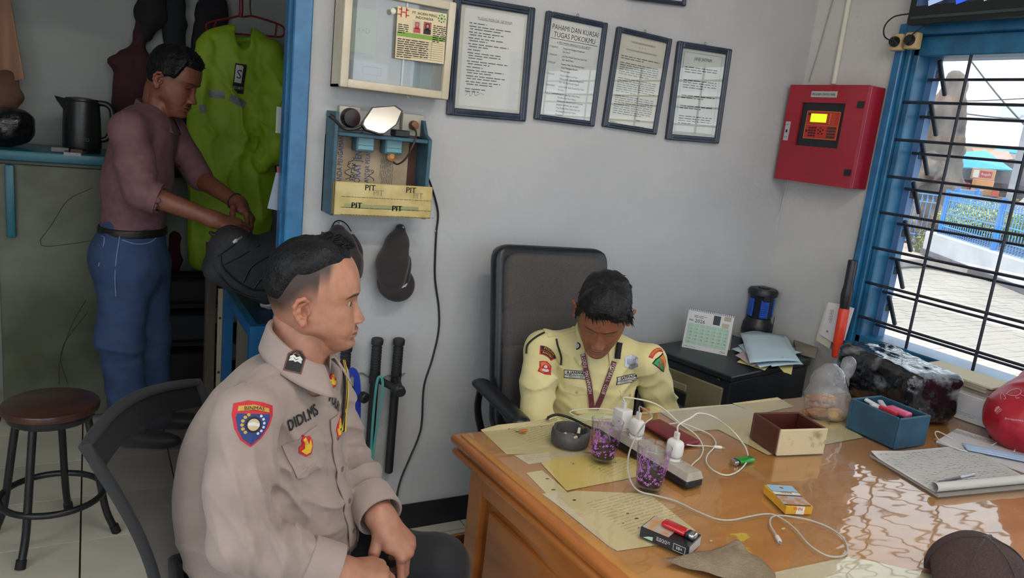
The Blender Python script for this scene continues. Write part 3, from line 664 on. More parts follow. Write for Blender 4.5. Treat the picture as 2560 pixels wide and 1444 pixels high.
m = MB(); m.rbox((0.775, 2.43, 1.672), (0.12, 0.05, 0.075), 0.004, 1); bx_ = m.build('medicine_box', mat('med_box', 'b8c0cc', 0.6), label='pale medicine box with pink label inside the first aid cabinet', cat='box')
m = MB()
for (a_, b_, w_, h_) in ((0.78, 1.692, 0.06, 0.003), (0.78, 1.668, 0.06, 0.003), (0.75, 1.68, 0.003, 0.024), (0.81, 1.68, 0.003, 0.024)): m.quad((a_, 2.4045, b_), XH, ZH, w_, h_)
m.build('label_outline', mat('pink_print', 'c87f9c', 0.7), bx_)
m = MB(); m.box((0.955, 2.44, 1.70), (0.075, 0.03, 0.12)); m.build('bandage_box', mat('bandage_teal', '6fa3a4', 0.6), label='teal bandage box in the right half of the first aid cabinet', cat='box')
# notice card on its glass
c4 = [ony(995, 15, yf - 0.014), ony(1118, 36, yf - 0.014), ony(1107, 159, yf - 0.014), ony(988, 145, yf - 0.014)]
o = sum(c4) / 4; R_ = nrm(c4[1] - c4[0] + c4[2] - c4[3]); U_ = nrm(c4[0] - c4[3] + c4[1] - c4[2]); W_ = np.linalg.norm(c4[1] - c4[0]); H_ = np.linalg.norm(c4[0] - c4[3])
nc = thing('notice_card', 'yellowish printed notice with two portrait photos taped to the cabinet glass', 'card', tuple(o))
m = MB(); m.box(o, (W_, 0.0012, H_), basis(R_, U_)); m.build('sheet', mat('card_buff', 'd3c6a4', 0.7), nc)
f_ = lambda a, b: o + R_ * a * W_ / 2 + U_ * b * H_ / 2 + V(0, -0.0016, 0)
m = MB(); m.text('PT. HORN MING', 0.0115, f_(0.08, 0.84), R_, U_); m.text('INDONESIA', 0.0115, f_(0.08, 0.68), R_, U_); m.words(f_(-0.95, 0.36), R_, U_, 0.035, 0.006, 5, rng); m.words(f_(0.46, 0.5), R_, U_, 0.045, 0.006, 9, rng)
for k in range(9): m.quad(f_(0, -0.22 - k * 0.085), R_, U_, W_ * 0.94, 0.0006)
for a_ in (-0.5, 0.02, 0.45): m.quad(f_(a_, -0.56), R_, U_, 0.0006, H_ * 0.36)
m.words(f_(-0.94, -0.2), R_, U_, W_ * 0.9, H_ * 0.0425, 9, rng, th=0.3, fill=0.7); m.build('lettering', INK, nc)
m = MB(); m.quad(f_(0, -0.04), R_, U_, W_ * 0.97, 0.013); m.build('band', mat('band_green', '7c9c46', 0.7), nc)
m = MB()
for a_ in (-0.86, -0.66): m.quad(f_(a_, 0.8), R_, U_, 0.0035, 0.03)
m.quad(f_(-0.76, 0.8), R_, U_, 0.014, 0.0035); m.quad(f_(-0.93, 0.70), R_, U_, 0.012, 0.003); m.quad(f_(-0.60, 0.70), R_, U_, 0.01, 0.003); m.quad(f_(-0.9, 0.9), R_, U_, 0.01, 0.003); m.quad(f_(-0.62, 0.9), R_, U_, 0.01, 0.003); m.build('red_emblem', mat('emblem_red', 'c23830', 0.6), nc)
m = MB(); 
for k in range(8): m.quad(f_(0.78, 0.78) + (math.cos(k * 0.785) * R_ + math.sin(k * 0.785) * U_) * 0.011, R_, U_, 0.005, 0.005)
m.quad(f_(0.78, 0.78), R_, U_, 0.009, 0.003); m.quad(f_(0.78, 0.78), R_, U_, 0.003, 0.009); m.build('green_emblem', mat('emblem_green', '3f8f4c', 0.6), nc)
for a_, bgc, hd in ((-0.2, 'b9b7a8', 'b6404c'), (0.22, 'a84a52', '1c1a1e')):
    m = MB(); m.quad(f_(a_, 0.32), R_, U_, 0.026, 0.037, 0); q = f_(a_, 0.32) - V(0, 0.0006, 0)
    for (dx, dz, w_, h_, mi) in ((0, 0.004, 0.014, 0.02, 1), (0, -0.011, 0.022, 0.014, 1), (0, 0.006, 0.007, 0.009, 2)): m.quad(q + R_ * dx + U_ * dz - V(0, 0.0004 * mi, 0), R_, U_, w_, h_, mi)
    m.build('portrait_photo', [mat('photo_' + bgc, bgc, 0.6), mat('photo_' + hd, hd, 0.6), mat('photo_skin', 'b88468', 0.6)], nc)

# framed papers
def picture(c, name, label, bwid, papercol, depth=0.022, hook=True):
    """c: outer corners TL, TR, BR, BL on the photographed wall"""
    y = YB - depth; P = [ony(px, py, y) for px, py in c]; o = sum(P) / 4; R_ = nrm(P[1] - P[0] + P[2] - P[3]); U_ = nrm(np.cross(R_, V(0, 1, 0)) * -1); U_ = U_ if U_[2] > 0 else -U_
    W_ = (np.linalg.norm(P[1] - P[0]) + np.linalg.norm(P[2] - P[3])) / 2; H_ = (np.linalg.norm(P[0] - P[3]) + np.linalg.norm(P[1] - P[2])) / 2
    t = thing('framed_document', label, 'picture frame', tuple(o - U_ * H_ / 2), 'framed papers on the white wall')
    B = basis(R_, U_); yc = V(0, depth / 2, 0)
    for (dx, dz, w_, h_) in ((-(W_ - bwid) / 2, 0, bwid, H_), ((W_ - bwid) / 2, 0, bwid, H_), (0, (H_ - bwid) / 2, W_ - 2 * bwid, bwid), (0, -(H_ - bwid) / 2, W_ - 2 * bwid, bwid)):
        m = MB(); cc = o + R_ * dx + U_ * dz + yc; m.rbox(cc, (w_, depth, h_), 0.004, 1, B)
        vert = h_ > w_; m.rbox(cc - V(0, depth * 0.42, 0), (w_ * 0.3 if vert else w_ * 0.98, 0.01, h_ * 0.98 if vert else h_ * 0.3), 0.003, 1, B); m.build('frame_rail', NAVY, t)
    iw, ih = W_ - 2 * bwid, H_ - 2 * bwid
    m = MB(); m.box(o + V(0, depth * 0.6, 0), (iw, 0.002, ih), B); m.build('paper', mat('doc_' + papercol, papercol, 0.75, col2='%02x%02x%02x' % tuple(max(0, int(papercol[i:i + 2], 16) - 10) for i in (0, 2, 4)), vscale=5), t)
    m = MB(); m.box(o + V(0, depth * 0.35, 0), (iw, 0.002, ih), B); m.build('glass', GLASS, t)
    if hook:
        m = MB(); q = o + U_ * (H_ / 2 + 0.006) + yc; a = np.linspace(0, 2 * math.pi, 11)[:-1]; m.tube(np.stack([q[0] + 0.005 * np.cos(a), np.full(10, q[1]), q[2] + 0.005 * np.sin(a)], 1), 0.0012, 4, closed=True); m.build('hook', mat('steel_wire'), t)
    f = lambda a, b: o + V(0, depth * 0.6 - 0.0018, 0) + R_ * a * iw / 2 + U_ * b * ih / 2
    return t, f, R_, U_, iw, ih
t, f, R_, U_, iw, ih = picture([(1142, -12), (1345, 18), (1312, 306), (1117, 285)], 'a', 'largest navy framed list of duties, nearest the first aid cabinet', 0.026, 'd2cfc6', hook=False)
m = MB(); m.box(f(0.02, 0.0), (iw * 0.9, 0.001, ih * 0.94), basis(R_, U_)); m.build('inner_sheet', mat('doc_inner', 'd9d9d8', 0.75), t)
m = MB(); f2 = lambda a, b: f(a, b) - V(0, 0.0012, 0)
m.text('TUGAS POKOK SATPAM', 0.0125, f2(0.02, 0.78), R_, U_); m.quad(f2(0.02, 0.755), R_, U_, 0.125, 0.0008); y = 0.70
for n in (1, 2, 2, 2, 2, 1, 3, 2, 1, 2, 2, 2): m.words(f2(-0.72, y), R_, U_, iw * 0.66, 0.0085, n, rng, th=0.38, fill=rng.uniform(0.75, 1.02), indent=0.004); y -= n * 0.0085 / ih * 2 + 0.012
m.words(f2(-0.72, y - 0.03), R_, U_, iw * 0.3, 0.0085, 2, rng, th=0.38)
q = curve([f2(-0.7, y - 0.2), f2(-0.6, y - 0.1), f2(-0.55, y - 0.2), f2(-0.45, y - 0.08), f2(-0.4, y - 0.18), f2(-0.25, y - 0.12), f2(-0.15, y - 0.15)], 30); m.tube(q, 0.0006, 4); m.build('lettering', INKG, t)
t, f, R_, U_, iw, ih = picture([(1373, 26), (1524, 58), (1486, 317), (1337, 298)], 'b', 'navy framed poster with large black heading, second from the cabinet', 0.020, 'd8d8d6')
m = MB(); m.text('PAHAMI DAN KUASAI', 0.026, f(0, 0.83), R_, U_, sx=0.80); m.text('TUGAS POKOKMU', 0.026, f(0, 0.68), R_, U_, sx=0.84); m.quad(f(0, 0.60), R_, U_, iw * 0.92, 0.0018); m.text('6 PEDOMAN ANGGOTA SECURITY', 0.0105, f(0, 0.53), R_, U_, sx=0.9); m.quad(f(0, 0.50), R_, U_, iw * 0.6, 0.0008)
yy = 0.43
for hd, ls in (('1. TURJAWALI', ('Pengaturan Penjagaan Pengawalan', 'Dan Patroli.')), ('2. TANGGON', ('Jiwa Dan Mental Yang Kuat Serta Fisik', 'Agar Selalu Prima.')), ('3. TANGGAP', ('Respect, Peka, Dan Waspada Dalam', 'Setiap Menangani Masalah', 'Penanganannya.')), ('4. TANGGUH', ('Mampu, Konsentrasi Dalam', 'Melaksanakan Tugas Dan Menghindari', 'Hal - Hal Yang Bersifat Negatif.')), ('5. TRENGGINAS', ('Lincah, Gesit, Selalu Proaktif Dan Tidak', 'Brutalitas.')), ('6. INISIATIF WASPADA', ('Setiap Bertugas Agar Selalu Mawas', 'Terutama Dan Harus Mampu', 'Menilai Semua Bentuk A.G.H.T. ancaman', 'gangguan, hambatan, dan tantangan', 'Yang Mungkin Akan Timbul Dari Luar', 'Perusahaan Maupun Dari Dalam', 'Perusahaan.'))):
    m.text(hd, 0.0088, f(-0.95, yy), R_, U_, align='L', sx=0.72)
    for l in ls: m.text(l, 0.0088, f(-0.40, yy), R_, U_, align='L', sx=0.80); yy -= 0.072
    yy -= 0.018
m.build('lettering', INK, t)
t, f, R_, U_, iw, ih = picture([(1550, 66), (1686, 98), (1641, 337), (1508, 316)], 'c', 'plain flat navy framed paper of dense print, third from the cabinet', 0.020, 'cfcabc')
m = MB(); m.text('STANDAR OPERASIONAL PROSEDUR', 0.009, f(0, 0.86), R_, U_, sx=0.8); m.text('( S . O . P )', 0.008, f(0, 0.77), R_, U_); m.text('TUGAS POKOK DAN TANGGUNG JAWAB ANGGOTA SECURITY', 0.0085, f(0, 0.68), R_, U_, sx=0.62); yy = 0.55
for n in (2, 6, 7, 9): m.words(f(-0.84, yy), R_, U_, iw * 0.84, 0.0082, n, rng, th=0.36); yy -= n * 0.0164 / ih + 0.05
m.words(f(0.2, yy), R_, U_, 0.05, 0.007, 1, rng); m.words(f(-0.9, yy - 0.12), R_, U_, 0.05, 0.007, 1, rng); m.words(f(0.2, yy - 0.14), R_, U_, 0.045, 0.007, 2, rng); m.build('lettering', INKG, t)
t, f, R_, U_, iw, ih = picture([(1703, 103), (1836, 123), (1796, 360), (1666, 348)], 'd', 'rightmost navy framed paper with a thin printed border', 0.024, 'd0d2cc')
m = MB(); m.text('JANJI SATPAM', 0.018, f(0, 0.80), R_, U_, sx=0.85)
for (a_, b_, w_, h_) in ((0, 0.93, iw * 0.86, 0.001), (0, -0.93, iw * 0.86, 0.001), (-0.86, 0, 0.001, ih * 0.93), (0.86, 0, 0.001, ih * 0.93)): m.quad(f(a_, b_), R_, U_, w_, h_)
yy = 0.62
for n in (3, 4, 2, 2, 4): m.words(f(-0.76, yy), R_, U_, iw * 0.76, 0.0095, n, rng, th=0.36); yy -= n * 0.019 / ih + 0.13
m.build('lettering', INK, t)
picture([(1590, -250), (1738, -225), (1718, 18), (1572, -5)], 'e', 'navy framed picture above the row, cut off by the top edge', 0.016, 'd6d6d2', hook=False)

# wall box of blue boards with a taped tray
TEAL = mat('teal_board', '2c4d5c', 0.5, col2='355e6e', vscale=12, bump=0.1); TEALD = mat('teal_board_dark', '22404c', 0.5)
sx0, sx1, sb = 0.660, 0.986, 1.222
wb = thing('wall_box', 'teal wooden wall box with paper lined back and taped tray', 'wall box', (0.84, YB, sb))
m = MB(); m.rbox((sx0 + 0.006, 2.415, (sb + 1.545) / 2), (0.012, 0.108, 1.545 - sb), 0.002, 1); m.build('side_board', TEAL, wb)
m = MB(); m.plate([(sx1, 2.36, sb), (sx1, YB, sb), (sx1, YB, 1.545), (sx1, 2.43, 1.545), (sx1, 2.40, 1.50), (sx1, 2.36, 1.485)], (-1, 0, 0), 0.012); m.build('side_board', TEAL, wb)
m = MB(); m.rbox(((sx0 + sx1) / 2, 2.415, 1.478), (sx1 - sx0 - 0.024, 0.108, 0.012), 0.002, 1); m.build('shelf_board', TEAL, wb)
m = MB(); m.box(((sx0 + sx1) / 2, YB - 0.006, (sb + 1.47) / 2), (sx1 - sx0, 0.012, 1.47 - sb)); m.build('back_board', mat('brown_board', '4a2c20', 0.6), wb)
PB = mat('kraft_paper', 'b5a48c', 0.85, col2='9c8a70', vscale=9, vcon=(0.3, 0.7), bump=0.5, bscale=25)
m = MB(); m.box((0.812, YB - 0.0135, 1.385), (0.262, 0.0015, 0.165)); pp = m.build('lining_paper', PB, wb)
yp = YB - 0.0155
m = MB()
for (tx, px, py, s_) in (('TANDA PENGAMAN', 851, 402, 0.024), ('DIREKTORAT JENDERAL', 895, 420, 0.032), ('KANTOR PELAYANAN', 920, 402, 0.022)): m.text(tx, s_, ony(px, py, yp), (0, 0, 1), (-1, 0, 0), sx=0.75)
m.build('lettering', INKB, pp)
m = MB()
for px, py, n in ((872, 425, 7), (880, 390, 4), (930, 430, 5)):
    q = ony(px, py, yp); m.tube(curve([q + V(rng.uniform(-0.012, 0.012), -0.0008, -0.03 + 0.009 * i) for i in range(n)], 24), 0.0008, 4)
m.text('TTD', 0.014, ony(925, 428, yp), XH, ZH); m.text('spray', 0.028, ony(880, 430, yp), (0.1, 0, 1), (-1, 0, 0.1)); m.build('handwriting', INK, pp)
m = MB(); m.words(ony(985, 400, yp), (0, 0, -1), (1, 0, 0), 0.085, 0.006, 8, rng, th=0.3); m.build('fine_print', INKG, pp)
# taped tray across the front
TAPE = mat('tape_yellow', 'b09c5c', 0.25, col2='c0ae74', vscale=14, bump=0.4, bscale=18, coat=0.4)
tx0, tx1, tz0, tz1 = 0.664, 0.990, 1.228, 1.334
m = MB(); m.rbox(((tx0 + tx1) / 2, 2.335, (tz0 + tz1) / 2), (tx1 - tx0, 0.014, tz1 - tz0), 0.003, 1); tr = m.build('tray_front', TAPE, wb)
m = MB(); m.box((0.835, 2.40, tz0 + 0.004), (0.30, 0.12, 0.008)); m.box((tx0 + 0.004, 2.37, (tz0 + tz1) / 2), (0.008, 0.07, tz1 - tz0 - 0.004)); m.box((tx1 - 0.004, 2.37, (tz0 + tz1) / 2), (0.008, 0.07, tz1 - tz0 - 0.004)); m.build('tray_sides', mat('tray_card', '9c8250', 0.7), wb)
yt = 2.3275
m = MB(); TXT = mat('tape_print', '39403c', 0.6); TXG = mat('tape_print_faint', '7d7f60', 0.6)
for (px, py, s_) in ((925, 470, 0.026), (1027, 476, 0.026), (891, 514, 0.026), (992, 522, 0.026)): m.text('PIT', s_, ony(px, py, yt), XH, ZH); m.text('PIT', s_, ony(px + 1, py, yt), XH, ZH)
for z in (0.028, 0.062, 0.006): m.words((tx0 + 0.02, yt, tz0 + z), XH, ZH, 0.28, 0.004, 1, rng, th=0.4, fill=1.5)
m.build('lettering', TXT, tr)
m = MB(); m.quad(ony(955, 518, yt), XH, ZH, 0.25, 0.013); m.build('tape_stripe', mat('tape_stripe', '8f8f62', 0.3), tr)
m = MB(); m.text('PIT', 0.026, ony(946, 483, yt), XH, ZH); m.text('PIT', 0.026, ony(1045, 490, yt), XH, ZH); m.build('lettering', TXG, tr)
# sockets above the box, plugs and adapters
SCK = mat('socket_grey', 'aaa79c', 0.5)
def sock(px, py, w_, h_, label, plugr, plugmat, pd):
    q = ony(px, py, YB); t = thing('wall_socket', label, 'socket', (q[0], YB, q[2] - h_ / 2)); m = MB(); m.rbox((q[0], YB - 0.014, q[2]), (w_, 0.028, h_), 0.004, 2); m.build('plate', SCK, t, smooth=40)
    m = MB(); m.lathe([(plugr, 0), (plugr, pd * 0.5), (plugr * 0.85, pd), (plugr * 0.3, pd + 0.002)], (q[0], YB - 0.028, q[2]), 20, rotx(math.pi / 2)); m.build('plug', plugmat, t, smooth=40); return q
BRN = mat('plug_brown', '6a4126', 0.4, col2='7d5030', vscale=12)
q1 = sock(868, 293, 0.07, 0.07, 'socket with a big black round plug left of the mirror', 0.031, mat('plug_black', '17151a', 0.4, col2='2e1a22', vscale=18), 0.03)
q2 = sock(1025, 312, 0.075, 0.072, 'socket with a brown round plug right of the mirror', 0.016, BRN, 0.022)
sock(960, 290, 0.07, 0.055, 'grey middle socket half hidden behind the mirror', 0.02, SCK, 0.004)
m = MB(); pl = curve([ony(1027, 312, 2.415), ony(1040, 330, 2.38), ony(1036, 355, 2.35), ony(1015, 395, 2.36), ony(995, 410, 2.38), ony(983, 405, 2.395)], 30); m.tube(pl, 0.0032, 6); cb = m.build('plug_cable', mat('cable_brown', '3a2a22', 0.5), label='short brown cable looping from the brown plug to the copper plug', cat='cable', smooth=60)
m = MB(); q = ony(979, 396, 2.40); m.lathe([(0.010, 0), (0.015, 0.008), (0.015, 0.02), (0.008, 0.026)], q + V(0, 0.02, 0), 18, rotx(math.pi / 2 - 0.3)); m.build('copper_plug', mat('copper_plastic', '8c5a2e', 0.3, col2='a9743f', vscale=10), label='shiny copper coloured plug hanging below the right adapter', cat='plug', smooth=40)
ADP = mat('adapter_teal', '4a7480', 0.5, col2='416874', vscale=10)
for k, (px, py, lb) in enumerate(((914, 357, 'left teal power adapter under the wall box shelf'), (985, 364, 'right teal power adapter under the wall box shelf'))):
    q = ony(px, py, 2.40); t = thing('power_adapter', lb, 'adapter', (q[0], 2.43, q[2] - 0.03), 'teal power adapters')
    m = MB(); m.rbox((q[0], 2.425, q[2]), (0.062, 0.055, 0.058), 0.005, 2); m.build('case', ADP, t, smooth=40); m = MB(); m.rbox((q[0], 2.396, q[2] + 0.002), (0.052, 0.006, 0.05), 0.002, 1); m.build('face', mat('adapter_face', '6b98a2', 0.45), t)
    m = MB(); m.box((q[0], 2.3925, q[2] - 0.008), (0.052, 0.001, 0.0012)); m.build('seam', TEALD, t); m = MB(); m.rbox((q[0], 2.458, q[2] + 0.005), (0.045, 0.02, 0.04), 0.003, 1); m.build('pins_block', BLACKP, t)
# motorcycle mirror lying on the shelf
mr = thing('motorcycle_mirror', 'motorcycle mirror with black rim and bent stem on the wall box', 'mirror', tuple(ony(955, 345, 2.36)))
ol = [(757 / 6.564 + 820, 260 + 70 / 6.564), (1120 / 6.564 + 820, 260 + 42 / 6.564), (1225 / 6.564 + 820, 260 + 120 / 6.564), (1110 / 6.564 + 820, 260 + 330 / 6.564), (900 / 6.564 + 820, 260 + 468 / 6.564), (830 / 6.564 + 820, 260 + 472 / 6.564), (620 / 6.564 + 820, 260 + 405 / 6.564), (572 / 6.564 + 820, 260 + 330 / 6.564), (600 / 6.564 + 820, 260 + 265 / 6.564)]
P = np.array([ony(px, py, 2.355) for px, py in ol]); c_ = P.mean(0); P[:, 1] += (P[:, 2] - c_[2]) * 0.35; c_ = P.mean(0)
nm = nrm(np.cross(P[3] - P[0], P[6] - P[0])); nm = nm if nm[1] < 0 else -nm
Po = c_ + (P - c_) * 1.09
m = MB(); m.plate(Po - nm * 0.014, nm, 0.0135); m.build('housing', mat('rim_black', '1a1b1d', 0.4), mr)
m = MB(); m.plate(P - nm * 0.0005, nm, 0.0012); m.build('mirror_glass', mat('mirror_silver', '8a8886', 0.2, metal=1.0, bump=0.02, bscale=30), mr)
m = MB(); m.tube(curve([P[7] - nm * 0.01, ony(890, 322, 2.36), ony(862, 322, 2.365), ony(845, 308, 2.36), ony(832, 294, 2.36)], 18), 0.005, 8); m.cyl(ony(834, 296, 2.36), ony(823, 287, 2.36), 0.007, n=10); m.build('stem', mat('rim_black'), mr, smooth=40)
m = MB(); m.rbox(ony(1000, 333, 2.40), (0.05, 0.05, 0.022), 0.003, 1); m.build('small_charger', BLACKP, label='small black charger block lying on the wall box shelf', cat='charger')
# long black cable down the wall
pts = [ony(px, py, YB - 0.006) for px, py in ((1062, 425), (1080, 470), (1095, 530), (1091, 580), (1088, 640), (1088, 700), (1097, 770), (1096, 830), (1080, 900), (1060, 965), (1055, 1050), (1047, 1090), (1022, 1150), (1003, 1195), (992, 1240), (991, 1275))]
pts.append(onz(980, 1310, 0.006) - V(0, 0.02, 0)); m = MB(); m.tube(curve(pts, 90), 0.0036, 6); m.build('wall_cable', mat('cable_black', '17181b', 0.5), label='long black cable running down the white wall beside the batons', cat='cable', smooth=60)
m = MB(); m.rbox(ony(1091, 577, YB - 0.003), (0.014, 0.008, 0.006), 0.001, 1); m.build('cable_clip', mat('clip_white', 'c8c8c4', 0.6), label='tiny white cable clip on the long wall cable', cat='clip')

# caps hung on the wall
CAPM = mat('cap_brown', '231b1d', 0.85, col2='2b2123', vscale=20, bump=0.15, bscale=300, sheen=0.2)
c0 = ony(985, 672, YB)
cp = thing('security_cap', 'dark brown cap with embroidered words hanging on the wall, right one', 'cap', (c0[0], YB, c0[2] - 0.1), 'caps on the wall')
s = Sdf(); T_ = lambda px, py, d: ony(px, py, YB - d)
s.chain([T_(1001, 572, 0.018), T_(993, 610, 0.035), T_(986, 655, 0.05), T_(984, 690, 0.05)], [0.016, 0.040, 0.056, 0.058], 0.02); s.fun(lambda P: P[:, 1] - (YB - 0.002), 0.004, 'i')
s.disp = lambda P, d: 0.003 * vnoise(P * (28, 28, 14), 2) - 0.007 * np.exp(-((P[:, 0] - T_(1003, 650, 0)[0] - (P[:, 2] - T_(1003, 650, 0)[2]) * 0.2) / 0.009) ** 2)
crown = s.build('crown', CAPM, 0.004, cp)
s = Sdf(); s.ell(T_(990, 708, 0.05), (0.069, 0.034, 0.064), rotx(-0.35) @ roty(0.35), 0.01); s.ell(T_(988, 692, 0.018), (0.060, 0.042, 0.058), rotx(-0.35) @ roty(0.35), 0.006, 's'); s.fun(lambda P: P[:, 1] - (YB - 0.002), 0.004, 'i'); br = s.build('brim', CAPM, 0.003, cp)
for bv_, hit in ((bvh_of(br), None),):
    D_ = Decal(bv_, 1008, 712, 16)
    if D_.ok: m = MB(); D_.outline(m, [(-0.018, -0.006), (-0.006, -0.009), (0.008, -0.007), (0.02, 0.003), (0.021, 0.006), (0.006, -0.004), (-0.008, -0.006), (-0.017, -0.003)], 0.002); D_.outline(m, [(-0.018, 0.003), (-0.004, 0.002), (0.008, 0.004), (0.021, 0.009), (0.02, 0.011), (0.006, 0.006), (-0.006, 0.005), (-0.018, 0.006)], 0.002); D_.text(m, 'SEC', 0.007, 0, -0.001, 0.002); m.build('emblem', mat('thread_white', 'b9b9bd', 0.7), cp)
    m = MB()
    for ch_, px, py, a_ in (('S', 1037, 741, 62), ('A', 1040, 733, 68), ('T', 1042, 725, 74), ('P', 1043.5, 717, 80), ('A', 1044, 709, 84), ('M', 1044, 700, 88)):
        D_ = Decal(bv_, px - 5, py, a_)
        if D_.ok: D_.text(m, ch_, 0.011, off=0.002)
    if m.n: m.build('brim_lettering', mat('thread_white'), cp)
cp2 = thing('security_cap', 'dark brown cap hanging by its strap, half hidden by the officer', 'cap', tuple(ony(865, 690, YB)), 'caps on the wall')
s = Sdf(); s.chain([T_(845, 578, 0.02), T_(850, 610, 0.035), T_(862, 650, 0.05)], [0.022, 0.045, 0.058], 0.03); s.ell(T_(872, 670, 0.045), (0.052, 0.045, 0.05), k=0.02); s.fun(lambda P: P[:, 1] - (YB - 0.002), 0.004, 'i'); s.disp = lambda P, d: 0.004 * vnoise(P * 25, 6); s.build('crown', CAPM, 0.004, cp2)
m = MB(); m.tube(curve([T_(828, 572, 0.02), T_(836, 556, 0.02), T_(850, 551, 0.02), T_(866, 560, 0.022), T_(878, 578, 0.025)], 16), 0.005, 6, flat=0.4); m.build('strap', mat('strap_black', '191619', 0.6), cp2, smooth=60)
m = MB(); m.grid(lambda u, v: T_(880 + 30 * v * math.sin(math.pi * (0.15 + 0.85 * u)) - 8 + 14 * u, 585 + 105 * u, 0.03 + 0.02 * (1 - v)), 14, 5); b2 = m.build('brim', CAPM, cp2, smooth=60); md = b2.modifiers.new('s', 'SOLIDIFY'); md.thickness = 0.003
m = MB(); m.tube([T_(878, 590, 0.06), T_(895, 640, 0.06), T_(893, 690, 0.06)], 0.004, 6, flat=0.3); m.build('edge_band', mat('band_mauve', '564650', 0.7), cp2)
for q, lb in ((T_(845, 556, 0), 'nail holding the strapped cap'), (T_(1000, 566, 0), 'nail holding the cap with embroidered words')): m = MB(); m.cyl(q + V(0, 0.0, 0.0), q + V(0, -0.03, 0.002), 0.0018, n=6); m.cyl(q + V(0, -0.03, 0.002), q + V(0, -0.032, 0.002), 0.004, n=8); m.build('wall_nail', mat('steel_wire'), label=lb, cat='nail', group='nails for the caps')

# side-handle batons on a hook rail
RUB_ = mat('baton_black', '17181b', 0.5, col2='1f2023', vscale=20)
rl = MB(); q = [ony(px, py, YB - 0.006) for px, py in ((880, 938), (905, 932), (925, 945), (950, 950), (970, 938), (990, 945), (1012, 932))]; rl.tube(curve(q, 30), 0.006, 6, flat=0.3); rail = rl.build('hook_rail', mat('rail_zinc', '8f8d86', 0.45, metal=0.6), label='bent zinc hook rail holding the batons', cat='hook rail')
def baton():
    t = thing('side_handle_baton', '', 'baton', (0, 0, 0), 'black batons on the hook rail')
    m = MB(); m.lathe([(0.012, 0), (0.0155, 0.004), (0.0155, 0.385), (0.0155, 0.39)], (0, 0, 0), 16); m.build('shaft', RUB_, t, smooth=40)
    m = MB(); pr = [(0.016, 0.385)]
    for k in range(9): z = 0.397 + k * 0.0105; pr += [(0.0185, z), (0.0185, z + 0.005), (0.0155, z + 0.006), (0.0155, z + 0.010)]
    pr += [(0.0205, 0.495), (0.0215, 0.500), (0.0215, 0.512), (0.018, 0.517)]; m.lathe(pr, (0, 0, 0), 18); m.build('grip', mat('grip_rubber', '202124', 0.6), t, smooth=30)
    m = MB(); d = nrm(V(0.35, -1, -0.12)); c = V(0, 0, 0.372); m.lathe([(0.019, -0.02), (0.019, 0.02)], c, 14); m.tube([c, c + d * 0.03, c + d * 0.095, c + d * 0.10, c + d * 0.118, c + d * 0.122], [0.014, 0.013, 0.013, 0.019, 0.019, 0.015], 16); m.build('side_handle', RUB_, t, smooth=40)
    return t
bt = baton(); zA = ony(998, 848, YB - 0.03); zB = ony(962, 1206, YB - 0.03); Lb = zA[2] - zB[2]
for k, (px, py, lb) in enumerate(((998, 846, 'rightmost black baton on the rail, no strap on it'), (944, 845, 'middle black baton with a teal lanyard on its handle'), (866, 862, 'leftmost black baton with a blue lanyard, behind the officer'))):
    q = ony(px, py, YB - 0.028); t = bt if k == 0 else dup(bt, (0, 0, 0)); t['label'] = lb; t.location = (q[0], YB - 0.028, q[2] - 0.517); t.rotation_euler = (0, 0, -0.55 if k == 0 else (0.12 if k == 1 else 0.05))
    if k == 0: ORG[t] = np.zeros(3)
def ribbon(name, pts, w_, mt, label, cat, nrm_=(0, -1, 0), n=40, group=None):
    P = curve(pts, n); T = np.gradient(P, axis=0); m = MB(); S = np.cross(T, nrm_); S /= np.maximum(np.linalg.norm(S, axis=1, keepdims=True), 1e-9)
    v = np.concatenate([P - S * w_ / 2, P + S * w_ / 2]); m.add(v, [(i, i + 1, n + i + 1, n + i) for i in range(n - 1)])
    o = m.build(name, mt, label=label, cat=cat, group=group); md = o.modifiers.new('s', 'SOLIDIFY'); md.thickness = 0.0012; return o
hb = ony(866, 862, YB - 0.028); h1 = V(hb[0] + 0.045, YB - 0.115, hb[2] - 0.135)
LB_ = mat('lanyard_blue', '16339a', 0.6); LT = mat('lanyard_teal', '4f9a98', 0.6)
ribbon('blue_lanyard', [ony(862, 1060, 2.36), ony(862, 990, 2.35), ony(868, 945, 2.345), ony(880, 925, 2.345), ony(892, 945, 2.345), ony(895, 1000, 2.35), ony(893, 1120, 2.38)], 0.02, LB_, 'broad blue lanyard looped over the leftmost baton', 'lanyard')
ribbon('blue_lanyard', [ony(890, 935, 2.35), ony(888, 1010, 2.355), ony(884, 1090, 2.37), ony(888, 1160, 2.40)], 0.014, LB_, 'second strand of blue lanyard hanging beside the broad loop', 'lanyard')
ribbon('teal_lanyard', [ony(925, 1185, 2.42), ony(930, 1080, 2.39), ony(938, 985, 2.36), ony(945, 945, 2.345), ony(955, 946, 2.345), ony(955, 985, 2.36), ony(940, 1080, 2.39), ony(926, 1188, 2.42)], 0.009, LT, 'thin teal lanyard looped over the middle baton', 'lanyard', n=50)
m = MB(); m.lathe([(0.006, 0), (0.013, -0.01), (0.017, -0.03), (0.006, -0.045)], ony(925, 1188, 2.42), 12); m.build('lanyard_tag', clear('plastic_tag', (0.8, 0.92, 0.95), haze=0.3, hazecol='9cc4d0'), label='clear plastic tag at the end of the teal lanyard', cat='tag', smooth=40)

